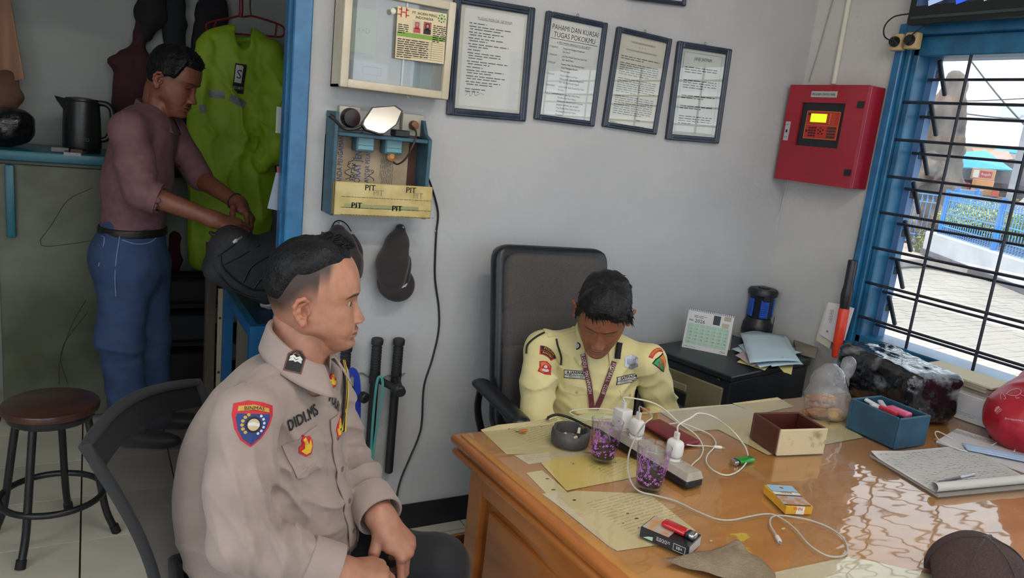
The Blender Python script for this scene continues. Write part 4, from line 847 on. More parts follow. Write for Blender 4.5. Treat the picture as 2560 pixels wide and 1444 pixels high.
# fire alarm panel on the window wall
RED = mat('panel_red', '8f1428', 0.35, col2='9a182d', vscale=6, coat=0.2); BLK = mat('panel_black', '1a1c22', 0.3)
py0, py1, pz0, pz1, pxf = 2.443, 2.050, 1.460, 1.868, 2.683; pw, ph = py0 - py1, pz1 - pz0
fp = thing('fire_alarm_panel', 'red steel fire alarm control panel mounted beside the window', 'control panel', (XR, (py0 + py1) / 2, pz0))
m = MB(); m.rbox(((pxf + 0.018 + XR) / 2, (py0 + py1) / 2, (pz0 + pz1) / 2), (XR - pxf - 0.018, pw, ph), 0.004, 1); m.build('body', RED, fp)
g_ = lambda u, v, d=0.0: V(pxf - d, py0 - u * pw, pz1 - v * ph); YR = V(0, -1, 0)
def slab(mb, u0, u1, v0, v1, d, t, mi=0): a = g_(u0, v0, d); b = g_(u1, v1, d); c = (a + b) / 2; mb.box(c - V(t / 2, 0, 0), (t, abs(a[1] - b[1]), abs(a[2] - b[2])), None, mi)
m = MB()
for (u0, u1, v0, v1) in ((0, 0.2, 0, 1), (0.765, 1, 0, 1), (0.2, 0.765, 0, 0.18), (0.2, 0.765, 0.625, 1)): slab(m, u0, u1, v0, v1, -0.018, 0.018)
door = m.build('door', RED, fp)
m = MB(); slab(m, 0.2, 0.765, 0.18, 0.625, -0.014, 0.004); m.build('dark_window', BLK, door)
m = MB(); slab(m, 0.285, 0.715, 0.262, 0.545, -0.010, 0.004); kp = m.build('keypad', mat('keypad_red', 'b02a26', 0.4), fp)
m = MB()
for (u0, u1, v0, v1) in ((0.285, 0.715, 0.262, 0.266), (0.285, 0.715, 0.541, 0.545), (0.285, 0.289, 0.262, 0.545), (0.711, 0.715, 0.262, 0.545), (0.285, 0.715, 0.404, 0.407)): slab(m, u0, u1, v0, v1, -0.006, 0.0008)
for k in range(7): slab(m, 0.585, 0.605, 0.285 + k * 0.016, 0.293 + k * 0.016, -0.006, 0.0008); slab(m, 0.62, 0.66, 0.288 + k * 0.016, 0.290 + k * 0.016, -0.006, 0.0008)
m.build('gold_marks', mat('gold_print', 'c0923c', 0.5), kp)
m = MB(); slab(m, 0.345, 0.55, 0.29, 0.375, -0.006, 0.002); m.build('display', mat('lcd_green', 'b4dc1c', 0.4, emit=0.55), kp)
KM = mat('key_dark', '2a1c1c', 0.4)
for i in range(3):
    for j in range(4): m = MB(); slab(m, 0.345 + i * 0.035, 0.367 + i * 0.035, 0.425 + j * 0.027, 0.442 + j * 0.027, -0.006, 0.002); m.build('key', KM, kp)
for (u, v) in ((0.50, 0.432), (0.47, 0.452), (0.53, 0.452), (0.50, 0.468), (0.48, 0.49), (0.525, 0.49)): m = MB(); slab(m, u - 0.008, u + 0.008, v - 0.008, v + 0.008, -0.006, 0.002); m.build('key', KM, kp)
for k in range(4): m = MB(); slab(m, 0.585, 0.69, 0.418 + k * 0.03, 0.438 + k * 0.03, -0.006, 0.002); m.build('wide_key', mat('key_olive', '3a3020', 0.4), kp)
m = MB(); slab(m, 0.30, 0.34, 0.285, 0.305, -0.006, 0.0015); m.build('buzzer_grille', KM, kp); m = MB(); slab(m, 0.305, 0.325, 0.455, 0.48, -0.006, 0.002); m.build('key_switch', KM, kp)
m = MB(); slab(m, 0.31, 0.64, 0.065, 0.125, 0, 0.003); npz = m.build('nameplate', mat('plate_alu', 'b9bbb8', 0.4, metal=0.3), door)
m = MB(); m.text('FIRE ALARM CONTROL PANEL', 0.0145, g_(0.475, 0.097, 0.0036), YR, ZH, sx=0.60); m.build('lettering', INK, npz)
m = MB(); slab(m, 0.035, 0.095, 0.385, 0.585, 0, 0.004); lk = m.build('lock_plate', mat('lock_grey', 'a9b0b4', 0.4), door)
m = MB(); slab(m, 0.055, 0.075, 0.47, 0.50, 0.004, 0.002); m.build('keyhole', INK, lk)
for v in (0.415, 0.545): m = MB(); slab(m, 0.04, 0.088, v, v + 0.003, 0.004, 0.0008); m.build('lock_line', INK, lk)
for v in (0.155, 0.815): m = MB(); slab(m, 0.915, 0.985, v, v + 0.065, -0.001, 0.007); m.build('hinge', BLK, fp)
m = MB(); c = onx(2105, 110, XR - 0.008); m.tube([onx(2128, -30, XR - 0.008), onx(2084, 210, XR - 0.008)], 0.011, 10); m.build('conduit', mat('conduit_white', 'c9c8bd', 0.5), label='white conduit pipe rising from the red panel', cat='pipe', smooth=60)
m = MB(); m.tube(curve([onx(2088, -20, XR - 0.004), onx(2068, 50, XR - 0.004), onx(2044, 133, XR - 0.004), onx(2022, 205, XR - 0.004)], 14), 0.0022, 5); m.build('corner_cable', mat('cable_grey', '8f9092', 0.6), label='thin grey cable in the room corner above the red panel', cat='cable')
for k, (d, lb) in enumerate(((0, 'thin white cable hanging below the red panel, left strand'), (7, 'thin white cable hanging below the red panel, right strand'))):
    m = MB(); m.tube(curve([onx(1964 + d, 450, XR - 0.004), onx(1955 + d * 0.8, 490, XR - 0.004), onx(1945 + d * 0.4, 540, XR - 0.004), onx(1937, 578, XR - 0.004)], 12), 0.002, 5); m.build('panel_cable', mat('cable_white', 'c4c4bf', 0.5), label=lb, cat='cable', group='cables below the panel')
# double socket at the window corner
ds = thing('double_socket', 'cream double socket with two black plugs at the window corner', 'socket', tuple(onx(2262, 128, 2.765)))
qa = onx(2244, 106, 2.745); qb = onx(2282, 102, 2.745)
for q in (qa, qb): m = MB(); m.rbox((2.748, q[1], q[2]), (0.034, 0.052, 0.062), 0.006, 2); m.build('socket_box', mat('socket_cream', 'b49b74', 0.5, col2='c3ac85', vscale=14), ds, smooth=40)
for q in (qa, qb): m = MB(); m.lathe([(0.02, 0), (0.02, 0.012), (0.014, 0.022), (0.006, 0.024)], (2.731, q[1], q[2]), 18, roty(-math.pi / 2)); m.build('plug', BLK, ds, smooth=40)
m = MB(); m.tube(curve([onx(2238, 106, 2.71), onx(2212, 92, 2.70), onx(2212, 65, 2.70), onx(2235, 42, 2.70), onx(2275, 34, 2.715)], 24), 0.0028, 6); m.build('tv_cable', mat('cable_black'), label='black cable looping from the left plug to the television', cat='cable', smooth=60)
m = MB(); m.tube(curve([onx(2282, 104, 2.715), onx(2278, 90, 2.71), onx(2300, 72, 2.715), onx(2335, 50, 2.72)], 20), 0.0028, 6); m.build('tv_cable', mat('cable_black'), label='black cable running straight from the right plug to the television', cat='cable', smooth=60)
# traffic wand hung on the window frame
tw = thing('traffic_wand', 'red traffic wand with black handle hanging from the window frame', 'traffic wand', tuple(onx(2088, 893, 2.735)))
a = onx(2133, 650, 2.735); b = onx(2118, 745, 2.735); c = onx(2110, 770, 2.735); d = onx(2088, 893, 2.735)
m = MB(); L_ = np.linalg.norm(d - a); dn = nrm(d - a); P = [a + dn * L_ * q for q in (0, 0.01, 0.26, 0.30, 0.36, 0.45, 0.49)]; m.tube(P, [0.017, 0.019, 0.019, 0.022, 0.024, 0.02, 0.019], 18); m.build('handle', mat('wand_black', '1c1d22', 0.4), tw, smooth=40)
m = MB(); m.tube([a + dn * L_ * q for q in (0.485, 0.5, 0.8, 0.99, 1.0)], [0.018, 0.021, 0.0205, 0.016, 0.01], 18); m.build('red_tube', mat('wand_red', 'd8381f', 0.35, col2='e2482c', vscale=6, sss=0.0), tw, smooth=40)
m = MB(); m.tube(curve([a, onx(2145, 600, 2.75), onx(2155, 545, 2.758)], 10), 0.0016, 5); m.build('cord', INK, tw)
for k, (cs, mt, lb) in enumerate((([(2068, 757), (2100, 765), (2075, 872), (2040, 850)], 'cfc8b8', 'cream envelope tucked behind the traffic wand, rear one'), ([(2072, 755), (2103, 760), (2082, 855), (2050, 835)], 'd6d2d4', 'white printed envelope tucked behind the traffic wand, front left'), ([(2118, 765), (2136, 770), (2112, 850), (2098, 848)], 'dad8dc', 'white paper behind the traffic wand on the window side'))):
    m = MB(); P = [onx(px, py, 2.76 - 0.006 * k) for px, py in cs]; m.plate(P, (-1, 0, 0), 0.002); e = m.build('envelope', mat('env_' + mt, mt, 0.8), label=lb, cat='envelope', group='envelopes behind the wand')
    if k == 1:
        m = MB(); q = onx(2078, 790, 2.745); m.words(onx(2085, 775, 2.7445), (0, 0, -1), (0, -1, 0), 0.06, 0.006, 3, rng, th=0.3); m.quad(onx(2068, 828, 2.7445), (0, -1, 0), ZH, 0.008, 0.008); m.build('printing', INKG, e)

# ================================================================== DESK
WOOD = mat('desk_wood', '9a5826', 0.35, col2='b37034', vscale=3.0, vcon=(0.3, 0.7), coat=0.5, stretch=(6, 1.2, 6), detail=6)
WOODT = mat('desk_top_wood', 'a8733a', 0.4, col2='bf8a4a', vscale=2.2, vcon=(0.3, 0.7), stretch=(1.4, 7, 4), detail=6)
LX0, LX1, DXR, DYB, DYF = 0.828, 0.884, 2.74, 1.695, 0.60          # the left edge runs slightly out of square
dk = thing('desk', 'large varnished wooden desk with moulded edge and paper covered top', 'desk', (1.8, 1.15, 0))
def dslab(ins, z0, z1, name, mt, r=0.006):
    P = np.array([(LX0 + ins, DYB - ins), (DXR - ins, DYB - ins - 0.012), (DXR - ins, DYF + ins), (LX1 + ins, DYF + ins)])
    bm = bmesh.new(); vs = [bm.verts.new((x, y, z)) for z in (z0, z1) for (x, y) in P]
    bm.faces.new(vs[3::-1]); bm.faces.new(vs[4:])
    for i in range(4): bm.faces.new((vs[i], vs[(i + 1) % 4], vs[4 + (i + 1) % 4], vs[4 + i]))
    bmesh.ops.recalc_face_normals(bm, faces=bm.faces[:]); bmesh.ops.bevel(bm, geom=bm.edges[:], offset=r, segments=3, profile=0.5, affect='EDGES')
    bm.verts.index_update(); m = MB(); m.add([v.co[:] for v in bm.verts], [[v.index for v in f.verts] for f in bm.faces]); bm.free(); return m.build(name, mt, dk, smooth=40)
dslab(0.0, 0.722, ZT - 0.004, 'edge_moulding', WOOD, 0.010); dslab(0.016, 0.708, 0.724, 'moulding_cove', WOOD, 0.004); dslab(0.006, 0.690, 0.710, 'lower_moulding', WOOD, 0.008)
dslab(0.022, 0.73, ZT, 'top_panel', WOODT, 0.001)
ins = 0.055
def side_x(y): return LX0 + (LX1 - LX0) * (DYB - y) / (DYB - DYF)
AA = V(side_x(DYB) + ins, DYB - ins, 0); BB = V(side_x(DYF) + ins, DYF + ins, 0); dS = nrm(BB - AA); Ls = np.linalg.norm(BB - AA); nS = V(dS[1], -dS[0], 0); nS = nS if nS[0] < 0 else -nS; BS = basis(dS, (0, 0, 1))
m = MB(); m.box((AA + BB) / 2 - nS * 0.02 + V(0, 0, 0.365), (Ls, 0.02, 0.65), BS); m.build('side_panel', WOOD, dk)
for a, b, z0_, z1_ in ((0, 0.065, 0.03, 0.69), (Ls - 0.065, Ls, 0.03, 0.69), (0.065, Ls - 0.065, 0.62, 0.69), (0.065, Ls - 0.065, 0.03, 0.12)):
    m = MB(); m.rbox(AA + dS * (a + b) / 2 - nS * 0.004 + V(0, 0, (z0_ + z1_) / 2), (b - a, 0.03, z1_ - z0_), 0.003, 1, BS); m.build('panel_frame', WOOD, dk)
m = MB(); m.rbox(AA + dS * Ls / 2 - nS * 0.006 + V(0, 0, 0.37), (Ls - 0.19, 0.022, 0.44), 0.008, 2, BS); m.build('raised_panel', WOOD, dk)
m = MB(); m.box2((DXR - 0.09, DYF + 0.06, 0.03), (DXR - 0.06, DYB - 0.07, 0.69)); m.build('side_panel', WOOD, dk)
m = MB(); m.box2((0.95, DYF + 0.06, 0.1), (DXR - 0.08, DYF + 0.08, 0.69)); m.build('front_panel', WOOD, dk)
# pedestal with pulled-out drawers on the guard's side
m = MB(); m.box2((0.905, 1.10, 0.05), (0.92, 1.63, 0.69)); m.box2((1.24, 1.10, 0.05), (1.255, 1.63, 0.69)); m.box2((0.905, 1.10, 0.05), (1.255, 1.11, 0.69)); m.box2((0.905, 1.1, 0.05), (1.255, 1.63, 0.065)); m.build('pedestal', WOOD, dk)
for zz, yy in ((0.365, 1.80), (0.24, 1.76)):
    m = MB()
    for a, b in (((0.925, 1.35, zz - 0.09), (0.935, yy, zz)), ((1.225, 1.35, zz - 0.09), (1.235, yy, zz)), ((0.925, 1.35, zz - 0.09), (1.235, yy, zz - 0.082)), ((0.925, 1.35, zz - 0.09), (1.235, 1.36, zz)), ((0.915, yy - 0.014, zz - 0.10), (1.245, yy, zz + 0.012))): m.box2(a, b)
    m.build('drawer', mat('drawer_wood', '9a6030', 0.5, col2='b27a42', vscale=4, stretch=(2, 6, 2)), dk)
# papers under the clear sheet
def c5(x, y): return (1100 + x / 3.2529, 1000 + y / 3.2529)
def c6(x, y): return (1750 + x / 2.473, 860 + y / 2.473)
def dpt(p, z=ZT): return onz(p[0], p[1], z)
PY = {'cream': mat('old_paper_cream', 'd3c69c', 0.85, col2='c8ba8c', vscale=5, vcon=(0.3, 0.7)), 'yellow': mat('old_paper_yellow', 'cdb866', 0.85, col2='d4c27a', vscale=4, vcon=(0.3, 0.7)), 'green': mat('old_paper_green', 'c6c898', 0.85), 'grey': mat('old_paper_grey', 'cfc6ac', 0.85, col2='c4ba9e', vscale=4)}
lay = 0
def under(pts, mt, label, rows=0, wd=0.2, origin=None, stains=0):
    global lay; lay += 1; z = ZT + 0.0003 * lay; P = [dpt(p, z) for p in pts]; m = MB(); m.plate(P, (0, 0, 1), 0.0002); s = m.build('desk_sheet', PY[mt], label=label, cat='paper', group='old papers under the clear sheet')
    c = sum(P) / len(P)
    if rows:
        d = nrm(P[1] - P[0]); u = V(-d[1], d[0], 0); o = P[0] if origin is None else dpt(origin, z); m = MB(); m.words(o * [1, 1, 0] + V(0, 0, z + 0.0004), d, u, wd, 0.011, rows, rng, th=0.22); m.build('faded_print', mat('faded_print', 'ab9d68', 0.8), s)
    if stains:
        m = MB()
        for k in range(stains):
            q = c + (P[rng.randrange(len(P))] - c) * rng.uniform(0.1, 0.8); r = rng.uniform(0.0012, 0.004); m.poly([(q[0] + r * 1.5 * math.cos(a), q[1] + r * math.sin(a), z + 0.0005) for a in np.linspace(0, 2 * math.pi, 9)[:-1]])
        tag(m.build('stains', mat('stain_brown', '5a4020', 0.8), s), kind='stuff')
    return s
under([c5(985, 155), c5(1240, 100), c5(1520, 125), c5(1500, 200), c5(1260, 240)], 'green', 'pale green sheet under the cover behind the ashtray')
under([c5(600, 445), c5(1100, 410), c5(1240, 440), c5(860, 500), c5(720, 520)], 'grey', 'narrow greyish sheet between the ashtray and the yellow sheet', 3, 0.1, c5(660, 450))
under([c5(330, 240), c5(470, 200), c5(940, 150), c5(1240, 420), c5(540, 440)], 'cream', 'cream sheet under the ashtray at the desk corner', 9, 0.22, c5(520, 245), 6)
under([c5(700, 590), c5(830, 570), c5(1010, 720), c5(1100, 830), c5(960, 855)], 'cream', 'torn cream sheet at the left desk edge beside the yellow sheet', 0, stains=3)
under([c5(830, 760), c5(1000, 745), c5(1100, 830), c5(1440, 1225), c5(1370, 1185), c5(960, 855)], 'grey', 'torn edge of a sheet along the left desk edge')
under([c5(960, 770), c5(1100, 735), c5(1700, 760), c5(2080, 1060), c5(1780, 1175), c5(1440, 1225)], 'cream', 'largest yellowed printed sheet, under the black cigarette pack', 14, 0.20, c5(1180, 830), 7)
under([c5(820, 510), c5(900, 480), c5(1250, 440), c5(1600, 480), c5(1610, 620), c5(1030, 735)], 'yellow', 'bright yellow stained sheet in front of the first glass', 7, 0.16, c5(1200, 530), 4)
under([c6(-260, 410), c6(0, 385), c6(200, 370), c6(500, 480), c6(200, 520), c6(-60, 540)], 'grey', 'pale sheet under the maroon phone near the back edge')
under([c6(200, 365), c6(480, 328), c6(580, 385), c6(360, 430)], 'cream', 'cream sheet at the back edge behind the brown box')
under([c6(80, 510), c6(360, 440), c6(880, 480), c6(1010, 575), c6(420, 685)], 'cream', 'cream sheet under the brown wooden box', 0, stains=3)
under([c6(430, 1415), c6(930, 1310), c6(1500, 1440), c6(1300, 1560), c6(500, 1520)], 'grey', 'pale sheet at the near edge of the desk', 0)
ZC = ZT + 0.0075
m = MB(); P = np.array([(LX0 + 0.034, DYB - 0.034), (DXR - 0.03, DYB - 0.045), (DXR - 0.03, DYF + 0.03), (LX1 + 0.03, DYF + 0.03)])
v = [(x, y, z) for z in (ZT + 0.0045, ZC - 0.0005) for x, y in P]; m.add(v, [(4, 7, 6, 5), (0, 1, 5, 4), (1, 2, 6, 5), (2, 3, 7, 6), (3, 0, 4, 7)])
m.f[0] = m.f[0][::-1]
m.build('clear_desk_cover', clear('desk_cover_plastic', (0.985, 0.985, 0.97), 1.55, rough=0.035, haze=0.015, hazecol='d8d0c0', wav=0.22, wscale=5, boost=1.7, wstretch=(1, 2.2, 1)), label='clear glossy plastic sheet covering the desk top and its papers', cat='desk cover')
def dc(px, py, h=0.0): return onz(px, py, ZC + h)

# ashtray
c = dc(1424, 1106); ash = thing('ashtray', 'dark grey round ashtray with notches and cigarette ends', 'ashtray', tuple(c))
m = MB(); prof = [(0.046, 0), (0.050, 0.003), (0.052, 0.02), (0.0505, 0.040), (0.048, 0.042), (0.0435, 0.040), (0.042, 0.012), (0.0, 0.010)]
n = 48; A_ = np.arange(n) * 2 * math.pi / n; V_ = []
for k, (r, z) in enumerate(prof):
    dz = np.where((np.abs(((A_ - 1.3) % (2 * math.pi / 3)) - math.pi / 3) < 0.14) & (k in (3, 4, 5)), -0.010, 0.0); V_.append(np.stack([c[0] + r * np.cos(A_), c[1] + r * np.sin(A_), c[2] + z + dz], 1))
m.add(np.concatenate(V_), [(i * n + j, i * n + (j + 1) % n, (i + 1) * n + (j + 1) % n, (i + 1) * n + j) for i in range(len(prof) - 1) for j in range(n)] + [tuple(range(n - 1, -1, -1))]); m.build('bowl', mat('ashtray_grey', '3d3c3b', 0.55, col2='4c4a48', vscale=25, bump=0.2), ash, smooth=50)
m = MB(); m.lathe([(0.041, 0.011), (0.03, 0.014), (0.0, 0.016)], c, 20); m.build('ash_bed', mat('ash', '6f6a66', 0.95, col2='a8a29c', vscale=90, bump=0.8, bscale=200), ash, smooth=60)
for k, (a, b, lb) in enumerate((((0.018, -0.008, 0.016), (0.030, 0.006, 0.036), 'cigarette end standing up at the right of the ashtray'), ((-0.012, -0.02, 0.018), (0.012, -0.012, 0.02), 'cigarette end lying in the middle of the ashtray'), ((-0.028, 0.0, 0.018), (-0.008, 0.012, 0.022), 'crumpled pale cigarette end at the left of the ashtray'))):
    t = thing('cigarette_end', lb, 'cigarette end', tuple(c + V(*a)), 'cigarette ends in the ashtray'); a_ = c + V(*a); b_ = c + V(*b); q = a_ + (b_ - a_) * 0.4
    m = MB(); m.cyl(a_, q, 0.004, n=10); m.build('burnt_end', mat('burnt', '39342f', 0.9), t); m = MB(); m.cyl(q, b_, 0.004, n=10); m.build('filter', mat('filter_pale', 'cfc6b4', 0.8), t)

# drinking glasses with purple flowers
GL = clear('tumbler_glass', (0.965, 0.96, 0.975), 1.5, boost=1.1); PUR = mat('purple_print', 'a055b4', 0.5, col2='b36cc2', vscale=60); COF = mat('coffee', '1c0d0b', 0.2)
def tumbler(px, py, label, seed, rim=0.041):
    c = dc(px, py); t = thing('drinking_glass', label, 'glass', tuple(c), 'glasses with purple flowers'); h = 0.108; rb = 0.0295
    rad = lambda z: rb + (rim - rb) * (z / h) ** 0.85
    m = MB(); m.lathe([(0.001, 0), (rb - 0.003, 0), (rb, 0.003)] + [(rad(z), z) for z in np.linspace(0.01, h, 10)] + [(rim - 0.0012, h + 0.001)] + [(rad(z) - 0.0022, z) for z in np.linspace(h, 0.013, 8)] + [(0.001, 0.011)], c, 36); m.build('glass', GL, t, smooth=60)
    m = MB(); m.lathe([(0.001, 0.012), (rad(0.014) - 0.003, 0.012), (rad(0.034) - 0.003, 0.034), (0.001, 0.034)], c, 28); m.build('coffee', COF, t, smooth=40)
    g = random.Random(seed); m = MB()
    def on(a, z): r = rad(z) + 0.0004; return c + V(r * math.cos(a), r * math.sin(a), z)
    for k in range(300):
        a = g.uniform(0, 2 * math.pi); z = 0.02 + 0.078 * abs(g.gauss(0, 0.42)) if k < 210 else 0.05 + 0.05 * g.random()
        if z > 0.1: continue
        cl = math.sin(a * 3 + seed) * 0.5 + 0.5
        if z > 0.055 and g.random() > cl: continue
        s_ = g.uniform(0.0018, 0.0034) if k % 6 else 0.0055
        m.poly([on(a + s_ * math.cos(q) * (0.6 + 0.4 * math.cos(5 * q)) / 0.035, z + s_ * math.sin(q) * (0.6 + 0.4 * math.cos(5 * q))) for q in np.linspace(0, 2 * math.pi, 21)[:-1]])
    for k in range(5):
        a = g.uniform(0, 6.28); m.tube(curve([on(a, 0.04), on(a + 0.2, 0.06), on(a + 0.1, 0.08), on(a + 0.3, 0.092)], 10), 0.0007, 4)
    tag(m.build('flower_print', PUR, t), kind='stuff')
tumbler(1506, 1149, 'purple flowered glass nearer the ashtray with some coffee left', 3); tumbler(1621, 1219, 'purple flowered glass nearer the viewer, beside the power strip end', 5)

# power strip
e0 = dc(1528, 1092); e1 = dc(1722, 1210); ax = nrm(e1 - e0); wdt = 0.056; cr = V(-ax[1], ax[0], 0); Lp = np.linalg.norm(e1 - e0) + 0.035; cen = (e0 + e1) / 2 + V(0, 0, 0); Bp = basis(ax, (0, 0, 1))
ps = thing('power_strip', 'dirty white and black power strip with four sockets on the desk', 'power strip', tuple(cen)); PSW = mat('strip_white', 'b9b2a4', 0.5, col2='8c8578', vscale=14, vcon=(0.3, 0.7))
m = MB(); m.rbox(cen + V(0, 0, 0.0095), (Lp, wdt, 0.019), 0.003, 1, Bp); m.build('black_base', mat('strip_black', '19181c', 0.45), ps, smooth=40)
m = MB(); m.frustum(cen + V(0, 0, 0.019), (Lp, wdt), (Lp - 0.012, wdt - 0.012), 0.018, Bp); m.build('white_cover', PSW, ps)
spos = [cen + ax * d for d in (-0.115, -0.055, 0.02, 0.085)]
for q in spos: m = MB(); m.lathe([(0.0215, 0.036), (0.0225, 0.0385), (0.019, 0.039), (0.018, 0.034), (0.0, 0.033)], q, 24); m.build('socket_well', mat('socket_ring', 'a8a196', 0.5), ps, smooth=40)
WHT = mat('charger_white', 'd4d2cf', 0.35, coat=0.2); CWH = mat('cable_white_soft', 'c9c4ba', 0.5)
def charger(q, shape, label, h):
    t = thing('phone_charger', label, 'charger', tuple(q + V(0, 0, 0.036)), 'white phone chargers in the power strip'); z = 0.037
    m = MB(); m.cyl(q + V(0, 0, z - 0.001), q + V(0, 0, z + 0.008), 0.018, n=20); m.build('plug_base', WHT, t, smooth=40)
    m = MB(); m.rbox(q + V(0, 0, z + 0.007 + h / 2), (shape[0], shape[1], h), shape[2], 3, Bp); m.build('case', WHT, t, smooth=40)
    m = MB(); m.rbox(q + V(0, 0, z + 0.007 + h + 0.009), (0.016, 0.008, 0.02), 0.002, 1, Bp); m.build('usb_plug', mat('usb_white', 'c6c2bb', 0.4), t)
    return q + V(0, 0, z + 0.007 + h + 0.019)
t1 = charger(spos[0], (0.042, 0.036, 0.004), 'square edged white charger at the far end of the power strip', 0.052); t2 = charger(spos[1], (0.044, 0.030, 0.013), 'rounded white charger in the middle, behind the front glass', 0.046); t3 = charger(spos[3], (0.044, 0.032, 0.013), 'rounded white charger at the near end of the power strip', 0.048)
def cable(pts, r, mt, label, tip=None, n=80, name='charging_cable'):
    t = thing(name, label, 'cable', tuple(np.array(pts[0])), 'cables on the desk'); P = curve(pts, n); P[:, 2] = np.maximum(P[:, 2], ZC + r); m = MB(); m.tube(P, r, 7); m.build('cord', mt, t, smooth=60)
    if tip:
        d = nrm(P[-1] - P[-3]); m = MB(); m.tube([P[-1] - d * 0.002, P[-1] + d * 0.002, P[-1] + d * 0.02], [0.003, 0.0048, 0.0045], 10); m.build('connector', WHT, t, smooth=50); m = MB(); m.tube([P[-1] + d * 0.02, P[-1] + d * 0.028], [0.003, 0.003], 8, flat=0.5); m.build('metal_tip', mat('tip_metal', 'a8a8a8', 0.3, metal=1.0), t)
rr_ = 0.0021; g_ = lambda px, py, h=0.003: onz(px, py, ZC + h)
cable([t1, t1 + V(0, 0, 0.012), onz(1622, 1003, t1[2] + 0.012), onz(1660, 1022, t1[2] - 0.01), onz(1700, 1058, ZC + 0.06), g_(1738, 1085, 0.02), g_(1757, 1115), g_(1752, 1140), g_(1735, 1156), g_(1728, 1164)], rr_, CWH, 'white cable arching from the square charger over the phone')
cable([t3, t3 + V(0, 0, 0.018), onz(1728, 1043, t3[2] + 0.035), onz(1748, 1032, t3[2] + 0.04), onz(1785, 1042, t3[2] + 0.02), onz(1830, 1075, ZC + 0.05), g_(1862, 1115, 0.02), g_(1869, 1145, 0.008), g_(1852, 1172), g_(1820, 1187), g_(1788, 1178), g_(1767, 1158), g_(1768, 1138), g_(1785, 1118), g_(1789, 1105), g_(1775, 1086), g_(1740, 1070, 0.006), g_(1700, 1057, 0.01), g_(1660, 1062, 0.01)], rr_, CWH, 'white cable looping to the green lighter from the near charger', n=120)
cable([g_(1690, 1105, 0.012), g_(1730, 1113, 0.006), g_(1765, 1114), g_(1786, 1116)], 0.0019, CWH, 'short white cable end with plug lying behind the green lighter', tip=True, n=20)
cable([t2, t2 + V(0.002, 0.001, 0.014), onz(1630, 1040, t2[2] + 0.022), onz(1612, 1058, t2[2] + 0.01), onz(1588, 1095, ZC + 0.07), onz(1572, 1135, ZC + 0.05), g_(1570, 1175, 0.03), g_(1580, 1208, 0.01), g_(1600, 1228), g_(1640, 1238), g_(1690, 1252), g_(1740, 1276), g_(1790, 1296), g_(1830, 1299), g_(1870, 1291), g_(1915, 1284), g_(1945, 1290), g_(1985, 1318), g_(2020, 1358), g_(2060, 1385), g_(2095, 1391), g_(2118, 1380), g_(2112, 1350), g_(2080, 1322), g_(2030, 1301), g_(1975, 1290), g_(1940, 1288), g_(1926, 1297), g_(1926, 1312), g_(1936, 1330), g_(1942, 1340)], rr_, mat('cable_grey_soft', 'a9a59c', 0.5), 'long grey white cable snaking across the front of the desk', tip=True, n=200)
cable([onz(1600, 1048, ZC + 0.05), g_(1545, 1030, 0.01), g_(1500, 1021, 0.012), g_(1450, 1023, 0.01), g_(1426, 1028, 0.006), g_(1432, 1036), g_(1470, 1048), g_(1520, 1052, 0.006), g_(1570, 1060, 0.01)], rr_, CWH, 'white cable bight at the back edge of the desk')
m = MB(); P = curve([onz(1330, 1090, 0.45), onz(1366, 1050, 0.70), dc(1372, 1042, 0.012), dc(1395, 1036, 0.008), dc(1430, 1046, 0.003), dc(1480, 1070, 0.004), e0 + V(0, 0, 0.015)], 40); P = np.array(P); m.tube(P, 0.0038, 8); m.build('strip_cord', mat('cable_black'), label='thick black cord of the power strip coming over the back edge', cat='cable', smooth=60)

# maroon phone case
c = dc(1672, 1087); d0 = nrm(dc(1735, 1112) - dc(1622, 1050)); B_ = basis(d0, (0, 0, 1)); ph_ = thing('phone', 'maroon flip case phone lying behind the chargers', 'phone', tuple(c))
m = MB(); m.rbox(c + V(0, 0, 0.007), (0.165, 0.08, 0.012), 0.005, 3, B_); m.build('case', mat('case_maroon', '6e2328', 0.5, col2='7a2a2e', vscale=30), ph_, smooth=50); m = MB(); m.rbox(c + V(0, 0, 0.0065), (0.158, 0.082, 0.005), 0.002, 1, B_); m.build('phone_edge', mat('phone_black', '141418', 0.3), ph_)
# lighters
def lighter(o, d, body, label, lift=0.0):
    d = nrm(d * [1, 1, 0]); B = basis(d, (0, 0, 1)); t = thing('lighter', label, 'lighter', tuple(o)); c = o + V(0, 0, 0.0065 + lift)
    m = MB(); m.rbox(c, (0.056, 0.024, 0.0125), 0.0055, 3, B); m.build('tank', body, t, smooth=50); m = MB(); m.rbox(c + d * 0.031, (0.008, 0.0235, 0.012), 0.003, 2, B); m.build('collar', mat('lighter_black', '15161a', 0.4), t, smooth=50)
    m = MB(); m.rbox(c + d * 0.040, (0.014, 0.022, 0.0125), 0.003, 2, B); m.build('hood', mat('hood_chrome', 'c6c6c4', 0.2, metal=1.0), t, smooth=50); m = MB(); w = np.cross((0, 0, 1), d); m.cyl(c + d * 0.036 + w * 0.010, c + d * 0.036 - w * 0.002, 0.0062, n=14); m.build('wheel', mat('lighter_black'), t)
lighter(dc(1862, 1155), dc(1822, 1158) - dc(1888, 1146), mat('lighter_green', '118a2c', 0.25, coat=0.5), 'green lighter lying inside the white cable loop')
